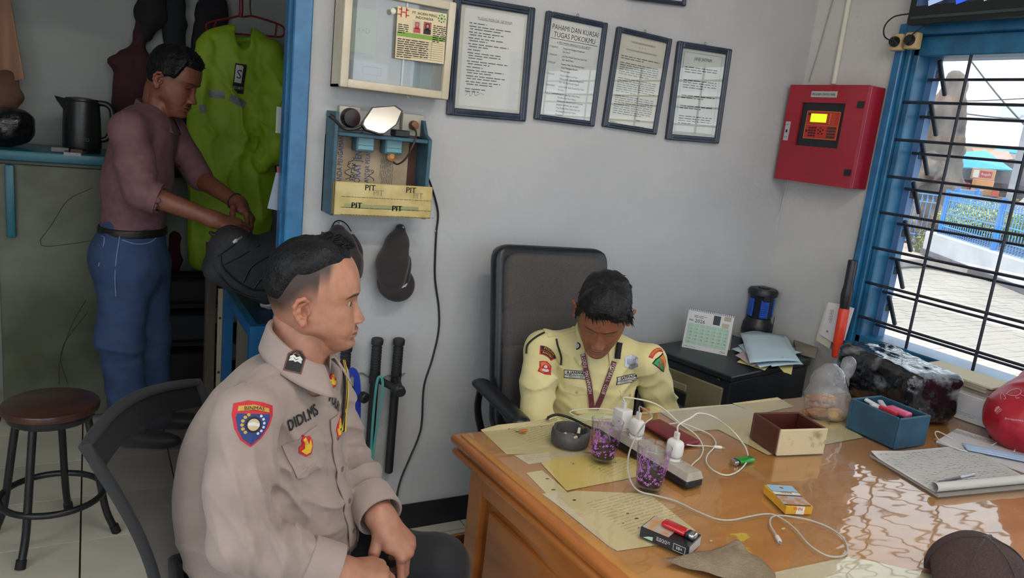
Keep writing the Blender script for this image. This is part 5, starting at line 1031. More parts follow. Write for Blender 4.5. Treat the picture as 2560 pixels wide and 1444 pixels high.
# cigarette packs
def c8(x, y): return (1580 + x / 4.571, 1180 + y / 4.571)
def pack(pts, h, name, label, mt):
    P = [onz(*p, ZC + h) for p in pts]; o = sum(P) / 4; x = nrm(P[1] - P[0] + P[2] - P[3]); y = nrm(P[0] - P[3] + P[1] - P[2]); L_ = (np.linalg.norm(P[1] - P[0]) + np.linalg.norm(P[2] - P[3])) / 2; W_ = (np.linalg.norm(P[0] - P[3]) + np.linalg.norm(P[1] - P[2])) / 2
    B = basis(x, (0, 0, 1)); base = V(o[0], o[1], ZC); t = thing('cigarette_pack', label, 'cigarette pack', tuple(base)); m = MB(); m.rbox(base + V(0, 0, h / 2), (L_, W_, h), 0.0012, 1, B); m.build('box', mt, t); return t, base, x, np.cross((0, 0, 1), x), L_, W_, h
t, o, x, y, L_, W_, h = pack([c8(255, 490), c8(795, 715), c8(655, 850), c8(100, 620)], 0.023, 'a', 'black cigarette pack with the red lighter on it', mat('pack_black', '1d1d22', 0.35))
m = MB(); m.quad(o + V(0, 0, h + 0.0006) - x * L_ * 0.2, x, y, L_ * 0.55, W_ * 0.96); m.build('top_print', mat('pack_grey', 'a9a39c', 0.4, col2='b98a58', vscale=45), t)
m = MB(); q = o - y * (W_ / 2 + 0.0005) + V(0, 0, h * 0.45); m.quad(q + x * L_ * 0.32, x, ZH, 0.026, 0.015, 0); m.text('18+', 0.008, q + x * L_ * 0.32 - y * 0.0004, x, ZH, 0); m.words(q - x * 0.016 + V(0, 0, 0.006), x, ZH, 0.03, 0.003, 3, rng); m.build('white_print', mat('pack_white', 'c9c9c9', 0.5), t)
m = MB(); m.quad(q + x * L_ * 0.32 - y * 0.0003, x, ZH, 0.024, 0.013); m.build('warning_box', mat('pack_black2', '22222a', 0.4), t); m = MB(); m.text('18+', 0.010, q + x * L_ * 0.32 - y * 0.0006, x, ZH); m.poly([q - x * L_ * 0.42 + V(0, 0, -0.008), q - x * L_ * 0.22 + V(0, 0, -0.008), q - x * L_ * 0.22 + V(0, 0, 0.001), q - x * L_ * 0.32 + V(0, 0, -0.002)]); m.build('mint_print', mat('pack_mint', '9fc0a8', 0.5), t)
m = MB(); q = o + x * (L_ / 2 + 0.0005) + V(0, 0, h / 2); m.quad(q, y, ZH, W_ * 0.94, h * 0.9); m.build('end_print', mat('pack_end', 'b5b3b0', 0.4), t)
lighter(onz(1688, 1318, ZC + h + 0.007) * [1, 1, 0] + V(0, 0, ZC + h + 0.0008), dc(1740, 1345) - dc(1645, 1300), mat('lighter_red', 'b3121c', 0.2, coat=0.6), 'translucent red lighter lying on the black cigarette pack')
t, o, x, y, L_, W_, h = pack([c8(1750, 385), c8(2045, 388), c8(1825, 148), c8(1530, 145)], 0.021, 'b', 'yellow and pale blue cigarette pack lying on the bare desk', mat('pack_yellow', 'c8962c', 0.4))
B0 = o + V(0, 0, h + 0.0006); yv = nrm(onz(*c8(1680, 150), ZC + h) - onz(*c8(1900, 388), ZC + h)); xv = nrm(np.cross(yv, (0, 0, 1)))
m = MB(); m.quad(B0 + yv * W_ * 0.32, xv, yv, L_ * 0.97, W_ * 0.34); m.build('sky_print', mat('pack_sky', '8fb4cc', 0.4), t); m = MB(); m.quad(B0 + yv * W_ * 0.09, xv, yv, L_ * 0.97, W_ * 0.16); m.build('pale_band', mat('pack_pale', 'd3cdbb', 0.4), t); m = MB(); m.quad(B0 - yv * W_ * 0.25, xv, yv, L_ * 0.97, W_ * 0.42); m.build('warning_picture', mat('pack_photo', 'a5a3a8', 0.4, col2='b4805c', vscale=60, vcon=(0.45, 0.55)), t)
m = MB(); m.quad(B0 - yv * W_ * 0.02 + V(0, 0, 0.0003), xv, yv, L_ * 0.97, 0.005); m.quad(B0 - yv * W_ * 0.47 + V(0, 0, 0.0003), xv, yv, L_ * 0.97, 0.004); m.build('dark_bands', mat('pack_dark', '2a2c34', 0.4), t)
m = MB(); m.text('WIN', 0.013, B0 + yv * W_ * 0.1 + V(0, 0, 0.0004), xv, yv); q = o - yv * (W_ / 2 + 0.0005) + V(0, 0, h / 2); m.text('WIN', 0.011, q + V(0, 0, 0.004) - yv * 0.001, xv, ZH); m.ball(B0 + yv * W_ * 0.36, (0.005, 0.005, 0.0003), 10, 4); m.build('red_print', mat('pack_redprint', 'b04438', 0.5), t); m = MB(); m.quad(q, xv, ZH, L_ * 0.5, h * 0.92); m.build('front_label', mat('pack_label', 'd8d2c8', 0.4), t)

# open wooden boxes
def obox(bl, fl_, fr_, h, mats, label, top_out=1.0, th=0.009):
    """bl back-left, fl front-left, fr front-right base corners on the desk"""
    bl = dc(*bl); fl_ = dc(*fl_); fr_ = dc(*fr_); a = nrm(fr_ - fl_); L_ = np.linalg.norm(fr_ - fl_); b = bl - fl_; b = b - a * np.dot(a, b); W_ = np.linalg.norm(b); b = nrm(b); o = fl_ + a * L_ / 2 + b * W_ / 2; B = basis(a, (0, 0, 1))
    t = thing('open_box', label, 'box', tuple(o)); 
    def brd(c, d, nm, mt): m = MB(); m.rbox(o + a * c[0] + b * c[1] + V(0, 0, c[2]), d, 0.0025, 1, B); return m.build(nm, mt, t)
    brd((0, -W_ / 2 + th / 2, h / 2), (L_, th, h), 'front_board', mats[0]); brd((0, W_ / 2 - th / 2, h / 2), (L_, th, h), 'back_board', mats[1]); brd((-L_ / 2 + th / 2, 0, h / 2), (th, W_ - 2 * th, h), 'side_board', mats[1]); brd((L_ / 2 - th / 2, 0, h / 2), (th, W_ - 2 * th, h), 'side_board', mats[1]); brd((0, 0, 0.004), (L_ - 2 * th, W_ - 2 * th, 0.008), 'bottom_board', mats[2])
    return t, o, a, b, L_, W_
MAR = mat('box_maroon', '4a221a', 0.4, col2='58291f', vscale=6, coat=0.2); INN = mat('box_inner', '4a3a2c', 0.8, col2='7d6a50', vscale=12, vcon=(0.5, 0.7))
FRC = mat('box_cream_worn', 'c2b391', 0.5, col2='5c4a34', vscale=16, vcon=(0.58, 0.72), coat=0.2)
obox((1868, 1092), (1942, 1140), (2059, 1135), 0.076, (FRC, MAR, INN), 'brown wooden open box with a worn cream front')
BOXB = mat('box_blue', '1f4258', 0.5, col2='26506a', vscale=8, bump=0.15)
t, o, a, b, L_, W_ = obox((2112, 1066), (2236, 1124), (2312, 1112), 0.095, (BOXB, BOXB, INN), 'blue wooden open box holding stationery')
q = o + V(0, 0, 0.085)
m = MB(); m.rbox(q + a * 0.0 - b * 0.03 + V(0, 0, 0.006), (0.03, 0.07, 0.016), 0.005, 2, basis(a, (0, 0, 1))); m.build('pink_eraser_case', mat('pink_plastic', 'c8527a', 0.4), label='pink plastic case on top in the blue box', cat='case', smooth=50)
m = MB(); m.rbox(q - a * 0.022 - b * 0.01 + V(0, 0, 0.003), (0.014, 0.06, 0.014), 0.003, 1, basis(a, (0, 0, 1))); m.build('red_stapler', mat('red_plastic', 'b8303c', 0.4), label='red stationery piece beside the pink case', cat='stationery')
for k, (da, db, rz_, lb) in enumerate(((-0.01, 0.05, 0.4, 'white plastic clip at the back of the blue box'), (0.01, 0.03, -0.5, 'grey plastic bag corner in the blue box'), (-0.02, 0.025, 1.2, 'white paper slip in the blue box'))):
    m = MB(); m.rbox(q + a * da + b * db, (0.018, 0.055, 0.01), 0.003, 1, basis(a, (0, 0, 1)) @ rotz(rz_) @ rotx(0.25)); m.build('stationery_piece', mat('stationery_%d' % k, ('b9bcc0', 'a2a6aa', 'c6c4be')[k], 0.4), label=lb, cat='stationery', group='pieces in the blue box')

# plastic bag with fried snacks
c = dc(2062, 1042); sb_ = thing('plastic_bag', 'clear knotted plastic bag of fried snacks behind the brown box', 'plastic bag', tuple(c))
FRY = mat('fried_batter', '8a4f28', 0.7, col2='a8743c', vscale=30, bump=0.6, bscale=80)
for k, (dx, dy, dz, r, rz_, lb) in enumerate(((-0.02, 0.01, 0.014, (0.055, 0.02, 0.014), -0.5, 'lowest flat fried snack in the plastic bag'), (0.02, -0.02, 0.016, (0.045, 0.024, 0.016), 0.3, 'front pale fried snack in the plastic bag'), (-0.01, 0.02, 0.040, (0.05, 0.02, 0.014), -0.3, 'middle fried snack in the plastic bag'), (-0.02, 0.01, 0.064, (0.052, 0.018, 0.013), -0.45, 'topmost reddish fried snack in the plastic bag'), (0.035, 0.025, 0.02, (0.03, 0.03, 0.02), 0, 'round fried snack at the right of the plastic bag'))):
    s = Sdf(); s.ell(c + V(dx, dy, dz), r, rotz(rz_) @ rotx(0.2)); s.disp = lambda P, d: 0.004 * vnoise(P * 70, k); s.build('fried_snack', FRY if k != 1 else mat('fried_pale', 'b98a3e', 0.7, col2='c79c52', vscale=30, bump=0.5, bscale=80), 0.004, label=lb, cat='snack', group='fried snacks in the bag')
BAG = clear('bag_film', (0.96, 0.96, 0.97), 1.35, rough=0.12, haze=0.20, hazecol='c6c6ca', wav=0.9, wscale=40, boost=2.0)
s = Sdf(); s.ell(c + V(0, 0, 0.05), (0.078, 0.07, 0.062), k=0.03); s.ell(c + V(-0.005, 0.01, 0.11), (0.055, 0.05, 0.07), k=0.03); s.cap(c + V(0.05, 0.0, 0.09), c + V(0.075, 0.01, 0.175), 0.022, 0.012, 0.02); s.ell(c + V(0.078, 0.01, 0.165), (0.02, 0.018, 0.03), k=0.02)
s.disp = lambda P, d: 0.006 * vnoise(P * 28, 1) + 0.004 * np.abs(vnoise(P * 60, 2)); s.fun(lambda P: (ZC + 0.001) - P[:, 2], 0.003, 'i'); s.build('film', BAG, 0.005, sb_)

# black wrapped parcel
c = dc(2222, 1010); d0 = nrm(onz(2370, 1010, ZC + 0.1) - onz(2140, 900, ZC + 0.1)); B_ = basis(d0, (0, 0, 1))
WRP = mat('parcel_film', '15161a', 0.16, col2='9a9da4', vscale=8, vcon=(0.56, 0.78), bump=1.0, bscale=16, coat=0.6, detail=9, stretch=(1, 1, 1.6))
s = Sdf(); s.rbox(c + V(0, 0, 0.085), (0.19, 0.105, 0.085), B_, 0.03, 0.02); s.disp = lambda P, d: 0.006 * vnoise(P * 22, 5) + 0.005 * np.abs(vnoise(P * 45, 6)); s.fun(lambda P: (ZC + 0.001) - P[:, 2], 0.004, 'i')
s.build('wrapped_parcel', WRP, 0.006, label='parcel wrapped in crinkled black plastic by the window', cat='parcel')
# white carton with paper stack, red bag
c = dc(2425, 1040); c = V(2.62, 1.42, ZC)
q = onz(2440, 1062, ZC); B_ = basis(nrm(onz(2462, 1060, ZC) - onz(2390, 1035, ZC)), (0, 0, 1)); a = B_[:, 0]; b = B_[:, 1]
o = q - a * 0.02 + b * 0.075
m = MB(); m.rbox(o + V(0, 0, 0.045), (0.13, 0.15, 0.09), 0.002, 1, B_); cb = m.build('white_carton', mat('carton_white', 'b9bcc4', 0.7), label='small white carton between the parcel and the red bag', cat='box')
m = MB(); m.words(o - b * 0.0755 - a * 0.05 + V(0, 0, 0.03), a, ZH, 0.08, 0.007, 2, rng, th=0.3); m.build('faint_print', mat('faint_blue', '8c9cb8', 0.7), cb)
o2 = onz(2450, 925, 0.905); 
for k in range(7):
    m = MB(); m.box(V(2.66, 1.43, 0.842 + 0.007 * k) + V(rng.uniform(-0.004, 0.004), rng.uniform(-0.006, 0.006), 0), (0.15, 0.26, 0.006), rotz(rng.uniform(-0.05, 0.05))); m.build('paper_pad', mat('pad_%d' % (k % 3), ('8a8078', 'a59a88', '9c968c')[k % 3], 0.85) if k < 6 else mat('pad_top', 'c8bfa6', 0.85), label='topmost cream pad of the stack on the white carton' if k == 6 else ('lowest', 'second lowest', 'third lowest', 'middle', 'third highest', 'second highest')[k] + ' paper pad of the stack by the window', cat='paper', group='paper pads by the window')
RB = mat('bag_red', '9e1226', 0.45, col2='ac182c', vscale=8, bump=0.3, bscale=14)
rb = thing('red_bag', 'large red bag with white printed marks at the right edge', 'bag', tuple(dc(2560, 1130)))
c = onz(2588, 1116, ZC)
s = Sdf(); s.ell(c + V(0.03, 0.0, 0.10), (0.20, 0.14, 0.11), k=0.04); s.ell(c + V(0.08, -0.02, 0.20), (0.12, 0.12, 0.13), k=0.06); s.ell(c + V(-0.08, 0.02, 0.08), (0.09, 0.09, 0.075), k=0.04)
s.cap(c + V(0.08, -0.02, 0.30), c + V(0.06, 0.0, 0.40), 0.05, 0.022, 0.05); s.disp = lambda P, d: 0.016 * (1 - 2 * np.abs(vnoise(P * (9, 9, 6), 3))) * 0.6 + 0.005 * np.abs(vnoise(P * 30, 4)); s.fun(lambda P: (ZC + 0.001) - P[:, 2], 0.004, 'i'); bg_ = s.build('sack', RB, 0.007, rb)
bb = bvh_of(bg_); PRW = mat('bag_print', 'd8a8b0', 0.6)
m = MB(); D_ = Decal(bb, 2493, 1022, -3)
if D_.ok:
    for k in range(5): D_.outline(m, [(-0.008 + 0.004 * k - 0.0014, -0.002), (-0.008 + 0.004 * k + 0.0014, -0.002), (-0.008 + 0.004 * k + 0.001, 0.008 - abs(k - 2) * 0.002), (-0.008 + 0.004 * k - 0.001, 0.008 - abs(k - 2) * 0.002)], 0.0012, 0.0002)
    D_.text(m, 'HALAL', 0.009, 0, -0.008, 0.0015, sx=0.8); D_.text(m, 'INDONESIA', 0.004, 0, -0.014, 0.0015)
D_ = Decal(bb, 2535, 1048, -12)
if D_.ok: D_.text(m, '@warungayam.bebek', 0.008, 0, 0, 0.0015, sx=0.7)
m.build('printed_marks', PRW, rb)
m = MB(); D_ = Decal(bb, 2530, 985, 0)
if D_.ok:
    for pts in ([(-0.035, 0.0), (-0.022, 0.022), (-0.012, 0.03), (-0.018, 0.01), (-0.024, -0.006), (-0.03, -0.004)], [(-0.01, 0.012), (0.01, 0.022), (0.028, 0.012), (0.024, -0.008), (0.008, -0.016), (-0.006, -0.004), (-0.01, 0.012)], [(0.0, -0.016), (-0.004, -0.026), (0.004, -0.028)], [(0.016, -0.014), (0.016, -0.026), (0.024, -0.027)]): m.tube(D_.drop(curve([(*p, 0) for p in pts], 18)[:, :2], 0.0012), 0.0007, 4)
if m.n: m.build('line_drawing', PRW, rb)

# ledger with a rolled page, pen, second book, mask
lc = [(2174, 1140), (2413, 1118), (2600, 1218), (2345, 1243)]; P = [dc(*p) for p in lc]
ld = thing('ledger', 'open ruled ledger with its near page edge rolled up', 'book', tuple(sum(P) / 4)); LP_ = mat('ledger_page', 'bdbab6', 0.8)
m = MB(); m.plate(P, (0, 0, 1), 0.006); m.build('page_block', mat('ledger_block', '8c8680', 0.85), ld)
dA = P[1] - P[0]; dB = P[3] - P[0]; dC = P[2] - P[1]
def lpage(u, v):
    p = P[0] + dA * u + (dB * (1 - u) + dC * u) * min(v, 0.93); n_ = nrm(dB); h_ = 0.0075 + 0.010 * max(0, 0.12 - v) * 8 * max(0.0, 1 - u * 3)
    if v > 0.93:
        a_ = (v - 0.93) / 0.07 * 5.6; r_ = 0.012; return p + n_ * (r_ * math.sin(a_)) + V(0, 0, h_ + r_ - r_ * math.cos(a_))
    return p + V(0, 0, h_)
m = MB(); vs = [i / 20 * 0.93 for i in range(20)] + [0.93 + 0.07 * i / 16 for i in range(17)]; nu = 16
m.add([lpage(i / (nu - 1), v_) for v_ in vs for i in range(nu)], [(j * nu + i, j * nu + i + 1, (j + 1) * nu + i + 1, (j + 1) * nu + i) for j in range(len(vs) - 1) for i in range(nu - 1)]); pg = m.build('page', LP_, ld, smooth=60)
m = MB()
for k in range(26):
    v_ = 0.06 + k * 0.033; m.tube([lpage(0.03, v_) + V(0, 0, 0.0006), lpage(0.97, v_) + V(0, 0, 0.0006)], 0.0003, 3, cap=False)
tag(m.build('ruled_lines', mat('rule_grey', '8a8c96', 0.8), pg), kind='stuff')
m = MB(); dU = nrm(dA); dV = -nrm(dB)
for k in range(20):
    x = 0.06
    while x < 0.9:
        if rng.random() < 0.55: q = lpage(x, 0.07 + k * 0.040) + V(0, 0, 0.0009); m.quad(q, dU, dV, rng.uniform(0.004, 0.012), 0.0014)
        x += 0.055
tag(m.build('handwriting', INKG, pg), kind='stuff')
a = dc(2341, 1206, 0.012); b = dc(2437, 1184, 0.012); pn = thing('ballpoint_pen', 'white and grey ballpoint pen lying on the ledger', 'pen', tuple(a)); d = nrm(b - a); L_ = np.linalg.norm(b - a)
m = MB(); m.tube([a, a + d * 0.01, a + d * L_ * 0.6], [0.001, 0.0035, 0.004], 10); m.build('grip', mat('pen_grey', '5a5e66', 0.4), pn, smooth=50); m = MB(); m.tube([a + d * L_ * 0.6, b - d * 0.008, b], [0.004, 0.004, 0.002], 10); m.build('barrel', mat('pen_white', 'c9ccd2', 0.3), pn, smooth=50); m = MB(); m.rbox(a + d * L_ * 0.8 + V(0, 0, 0.005), (0.035, 0.003, 0.0015), 0.0005, 1, basis(d, (0, 0, 1))); m.build('clip', mat('pen_clip', 'a9adb4', 0.3), pn)
P2 = [dc(*p) for p in [(2340, 1105), (2392, 1074), (2590, 1135), (2560, 1182)]]
nb = thing('paper_bundle', 'second stapled bundle of printed papers under the face mask', 'papers', tuple(sum(P2) / 4)); m = MB(); m.plate(P2, (0, 0, 1), 0.005); m.build('sheets', mat('bundle_white', 'c2c1c4', 0.8), nb); m = MB(); m.words(P2[1] + V(0, 0, 0.0056) + (P2[0] - P2[1]) * 0.1, P2[2] - P2[1], P2[1] - P2[0], 0.22, 0.009, 4, rng, th=0.25); m.build('printing', INKG, nb)
c = dc(2490, 1134, 0.008); dM = nrm(dc(2560, 1150) - dc(2420, 1122)); B_ = basis(dM, (0, 0, 1)); mk = thing('face_mask', 'pale blue face mask lying on the paper bundle', 'face mask', tuple(c))
m = MB(); m.grid(lambda u, v: c + dM * (u - 0.5) * 0.17 + B_[:, 1] * (v - 0.5) * 0.06 + V(0, 0, 0.004 + 0.006 * math.sin(v * math.pi) * math.sin(u * math.pi) + 0.0012 * math.sin(v * 25)), 20, 16); o_ = m.build('pleated_cloth', mat('mask_blue', '9fb4d4', 0.8), mk, smooth=60); md = o_.modifiers.new('s', 'SOLIDIFY'); md.thickness = 0.001
for pts in ([(2418, 1128), (2385, 1118), (2352, 1102), (2338, 1085), (2345, 1078), (2380, 1095)], [(2480, 1112), (2500, 1100), (2505, 1090), (2525, 1098), (2540, 1115), (2535, 1128)]): m = MB(); m.tube(curve([dc(*p, 0.012) for p in pts], 24), 0.0018, 6); m.build('ear_loop', mat('loop_white', 'd4d2cf', 0.7), mk, smooth=60)

# brown mesh cap lying on the desk
c = dc(2450, 1452); cp3 = thing('baseball_cap', 'brown mesh cap lying on the near corner of the desk', 'cap', tuple(c)); MCP = mat('cap_mesh_brown', '3a2a2a', 0.85, col2='46332f', vscale=260, vcon=(0.45, 0.55), bump=0.5, bscale=500)
cc = onz(2440, 1440, ZC + 0.02)
s = Sdf(); s.ell(cc + V(0, 0, 0.0), (0.098, 0.09, 0.085)); s.disp = lambda P, d: 0.0025 * vnoise(P * 20, 3) - 0.0015 * np.exp(-(((P[:, 0] - cc[0]) * 0.6 + (P[:, 1] - cc[1]) * 0.8) / 0.003) ** 2)
s.fun(lambda P: (ZC + 0.0005) - P[:, 2], 0.003, 'i'); q_ = onz(2322, 1425, ZC + 0.03); s.ell(onz(2322, 1440, ZC), (0.03, 0.03, 0.035), k=0.004, op='s'); s.build('crown', MCP, 0.004, cp3)
m = MB(); m.ball(cc + V(0, 0, 0.085), (0.009, 0.009, 0.004), 12, 6); m.build('top_button', mat('cap_brown'), cp3, smooth=60)
for k in range(6):
    a_ = k * math.pi / 3 + 0.3; m = MB(); m.tube([cc + V(0.0985 * math.sin(t_) * math.cos(a_), 0.0905 * math.sin(t_) * math.sin(a_), 0.0855 * math.cos(t_)) for t_ in np.linspace(0.08, 1.5, 14)], 0.0018, 5); m.build('seam', mat('cap_brown'), cp3)
# crumpled brown napkin
ks = [(1655, 1408), (1700, 1398), (1775, 1388), (1838, 1372), (1870, 1400), (1935, 1450), (1940, 1520), (1720, 1520)]
P = [dc(*p) for p in ks]; cN = dc(1805, 1450)
def nap(u, v):
    i = u * (len(P) - 1); j = min(int(i), len(P) - 2); e = P[j] + (P[j + 1] - P[j]) * (i - j); p = cN + (e - cN) * v; w = vnoise(np.array([[p[0] * 22, p[1] * 22, 0.3]]), 4)[0]
    return p + V(0, 0, 0.004 + 0.010 * (1 + w) * (0.3 + 0.7 * v) + 0.016 * math.exp(-((u - 0.45) / 0.12) ** 2) * v)
m = MB(); m.grid(nap, 60, 16); o_ = m.build('napkin', mat('napkin_brown', '8c7c68', 0.9, col2='7a6a56', vscale=12, bump=0.6, bscale=160), label='crumpled brown napkin at the near edge of the desk', cat='napkin', smooth=60); md = o_.modifiers.new('s', 'SOLIDIFY'); md.thickness = 0.0015
# crumbs
for k, (px, py, r, lb) in enumerate(((1308, 1079, 0.008, 'orange snack crumb at the desk corner'), (1614, 1027, 0.010, 'orange crumb scrap beside the square charger'), (1958, 1322, 0.0035, 'pale crumb near the cable plug'), (1856, 1336, 0.002, 'small dark crumb on the bare wood'), (1778, 1352, 0.0025, 'yellow crumb behind the napkin'))):
    s = Sdf(); s.ell(dc(px, py) + V(0, 0, r * 0.45), (r * 1.6, r, r * 0.45)); s.disp = lambda P, d: r * 0.25 * vnoise(P * 200, k); s.build('crumb', mat('crumb_%d' % (k < 2), ('b89a60', 'b0642a')[k < 2], 0.8), max(r / 4, 0.0006), label=lb, cat='crumb', group='crumbs on the desk')

# ------------------------------------------------------------------ filing cabinet in the corner and its load
zc = 0.742; cA = onz(1830, 940, zc); cL = onz(1645, 840, zc); cR = onz(2046, 893, zc)
ex = nrm(cR - cA); ey = V(-ex[1], ex[0], 0); Wc, Dc = 0.56, 0.40; oc = cA + ex * Wc / 2 + ey * Dc / 2; BC = basis(ex, (0, 0, 1))
fc = thing('filing_cabinet', 'black steel filing cabinet with beige drawer front in the corner', 'cabinet', (oc[0], oc[1], 0)); CBK = mat('cabinet_black', '1b1f26', 0.4, col2='23272e', vscale=6, bump=0.05)
m = MB(); m.rbox(V(oc[0], oc[1], zc / 2 - 0.01), (Wc, Dc, zc - 0.03), 0.004, 1, BC); m.build('body', CBK, fc); m = MB(); m.rbox(V(oc[0], oc[1], zc - 0.012), (Wc + 0.012, Dc + 0.012, 0.024), 0.004, 1, BC); m.build('top', CBK, fc)
BEI = mat('drawer_beige', '7d775c', 0.6, col2='6a6348', vscale=7, vcon=(0.35, 0.65)); fl0 = V(cA[0], cA[1], 0) - ex * 0.004
for k, zt in enumerate((zc - 0.045, zc - 0.40)):
    m = MB(); q = fl0 + ey * Dc / 2 + V(0, 0, zt - 0.165); m.rbox(q, (0.012, Dc - 0.05, 0.31), 0.004, 1, BC); dw = m.build('drawer', BEI, fc)
    q2 = fl0 + ey * Dc * 0.62 - ex * 0.007 + V(0, 0, zt - 0.11); m = MB(); m.rbox(q2, (0.008, 0.14, 0.055), 0.003, 1, BC); m.build('pull_recess', mat('pull_black', '14161b', 0.4), dw)
    m = MB(); m.rbox(q2 + V(0, 0, 0.045), (0.006, 0.13, 0.028), 0.002, 1, BC); m.build('label_holder', mat('holder_olive', '8c8468', 0.5), dw)
m = MB(); m.lathe([(0.009, 0), (0.009, 0.004), (0.004, 0.005)], fl0 + ey * 0.05 + V(0, 0, zc - 0.032), 14, BC @ roty(-math.pi / 2)); m.build('lock', mat('steel_wire'), fc)
# desk calendar
B4 = [onz(1704, 866, zc), onz(1817, 889, zc)]; xb = nrm(B4[1] - B4[0]); wC = np.linalg.norm(B4[1] - B4[0]); up_ = nrm(np.cross(xb, V(0, 0, 1))) 
bk_ = V(-xb[1], xb[0], 0); U_ = nrm(V(0, 0, 1) * 0.95 + bk_ * 0.27); mid_ = (B4[0] + B4[1]) / 2; hC = 0.165
cl = thing('desk_calendar', 'white spiral desk calendar with green date grid on the cabinet', 'calendar', tuple(mid_)); nC = nrm(np.cross(xb, U_)); oC = mid_ + U_ * hC / 2
m = MB(); m.box(oC, (wC, hC, 0.002), np.stack([xb, U_, nC], 1)); m.build('front_leaf', mat('cal_white', 'c6c8c9', 0.7), cl); m = MB(); bfoot = mid_ + bk_ * 0.10; tp = mid_ + U_ * hC; m.plate([mid_ - xb * wC / 2 + bk_ * 0.10, mid_ + xb * wC / 2 + bk_ * 0.10, tp + xb * wC / 2, tp - xb * wC / 2], bk_, 0.002); m.build('stand', mat('cal_board', 'b9b9b4', 0.8), cl)
fC = lambda a, b_: oC + xb * a * wC / 2 + U_ * b_ * hC / 2 + nC * 0.0018
m = MB(); m.quad(fC(0, -0.24), xb, U_, wC * 0.90, hC * 0.52); m.build('date_grid', mat('cal_green', '9fbcae', 0.7), cl)
m = MB()
for k in range(1, 7): m.quad(fC(-0.9 + k * 1.8 / 7, -0.24) + nC * 0.0005, xb, U_, 0.0012, hC * 0.5)
for k in range(1, 6): m.quad(fC(0, 0.26 - k * 1.02 / 6) + nC * 0.0005, xb, U_, wC * 0.88, 0.0012)
m.build('grid_lines', mat('cal_line', 'c4d0c8', 0.7), cl)
m = MB(); m.text('2026', 0.021, fC(-0.42, 0.42), xb, U_); m.text('MEI', 0.012, fC(-0.80, 0.42), xb, U_); d_ = 0
for r_ in range(6):
    for q in range(7):
        d_ = r_ * 7 + q - 4
        if 1 <= d_ <= 31: m.text(str(d_), 0.0075, fC(-0.86 + q * 1.8 / 7 + 0.12, 0.18 - r_ * 0.17) + nC * 0.0006, xb, U_)
m.words(fC(-0.7, 0.72), xb, U_, 0.05, 0.006, 2, rng, th=0.3); m.words(fC(-0.9, -0.88), xb, U_, 0.07, 0.004, 1, rng, th=0.3); m.text('CKX', 0.011, fC(0.78, -0.9), xb, U_); m.build('lettering', INK, cl)
for w_, (a, b_, s1, s2), c3 in (('machine_picture', (0.3, 0.62, 0.028, 0.038), '2c3c44'), ('part_picture', (0.75, 0.78, 0.028, 0.018), '9c9486'), ('part_picture', (0.70, 0.42, 0.028, 0.02), 'a8a296')): m = MB(); m.quad(fC(a, b_), xb, U_, s1, s2); m.build(w_, mat('calp_' + c3, c3, 0.7), cl)
m = MB()
for k in range(24): q = mid_ + U_ * (hC - 0.003) + xb * wC * (-0.48 + 0.96 * k / 23); a_ = np.linspace(0, 2 * math.pi, 9)[:-1]; m.tube(np.stack([q + U_ * 0.005 * math.cos(t_) + nC * 0.005 * math.sin(t_) for t_ in a_]), 0.0009, 4, closed=True)
tag(m.build('spiral', BLACKP, cl), kind='stuff')
# lantern
c = onz(1895, 830, zc) ; c = V(*onz(1890, 832, zc)); ln = thing('rechargeable_lantern', 'black and blue rechargeable lantern standing in the room corner', 'lantern', tuple(c)); LBK = mat('lantern_black', '16191f', 0.4)
SL = 1.28
m = MB(); m.lathe([(r_ * SL, z_ * SL) for r_, z_ in [(0.05, 0), (0.055, 0.01), (0.052, 0.04), (0.045, 0.05), (0.042, 0.06)]], c, 24); m.build('base', LBK, ln, smooth=40)
m = MB(); m.lathe([(r_ * SL, z_ * SL) for r_, z_ in [(0.037, 0.055), (0.039, 0.06), (0.040, 0.135), (0.044, 0.142)]], c, 24); m.build('body', mat('lantern_dark', '1c2028', 0.4), ln, smooth=40)
m = MB(); m.lathe([(r_ * SL, z_ * SL) for r_, z_ in [(0.044, 0.14), (0.051, 0.145), (0.052, 0.160), (0.047, 0.168), (0.03, 0.170), (0.0, 0.168)]], c, 24); m.build('head', LBK, ln, smooth=40)
m = MB(); m.lathe([(r_ * SL, z_ * SL) for r_, z_ in [(0.02, 0.170), (0.022, 0.173), (0.012, 0.175), (0.0, 0.174)]], c, 20); m.build('top_switch', mat('lantern_grey', '3c4048', 0.5), ln, smooth=40)
va = math.atan2(-c[1], -c[0])
for k, da in enumerate((0.0, -1.35, 1.5, 3.0)):
    a_ = va + 0.35 + da; R_ = rotz(a_); m = MB(); m.rbox(c + SL * (R_ @ V(0.040, 0, 0.098)), (0.008, 0.038, 0.084), 0.002, 1, R_); pn_ = m.build('blue_light_panel', mat('lantern_blue', '1c4aa8', 0.35, col2='2458bc', vscale=40), ln)
    if k == 0:
        m = MB()
        for z in range(9): m.box(c + SL * (R_ @ V(0.0437, 0, 0.070 + z * 0.007)), (0.0008, 0.036, 0.0015), R_)
        tag(m.build('panel_ribs', mat('lantern_rib', '0f2c70', 0.4), pn_), kind='stuff')
        m = MB(); m.rbox(c + SL * (R_ @ V(0.044, 0, 0.142)), (0.014, 0.03, 0.036), 0.003, 1, R_); m.build('latch', LBK, ln)
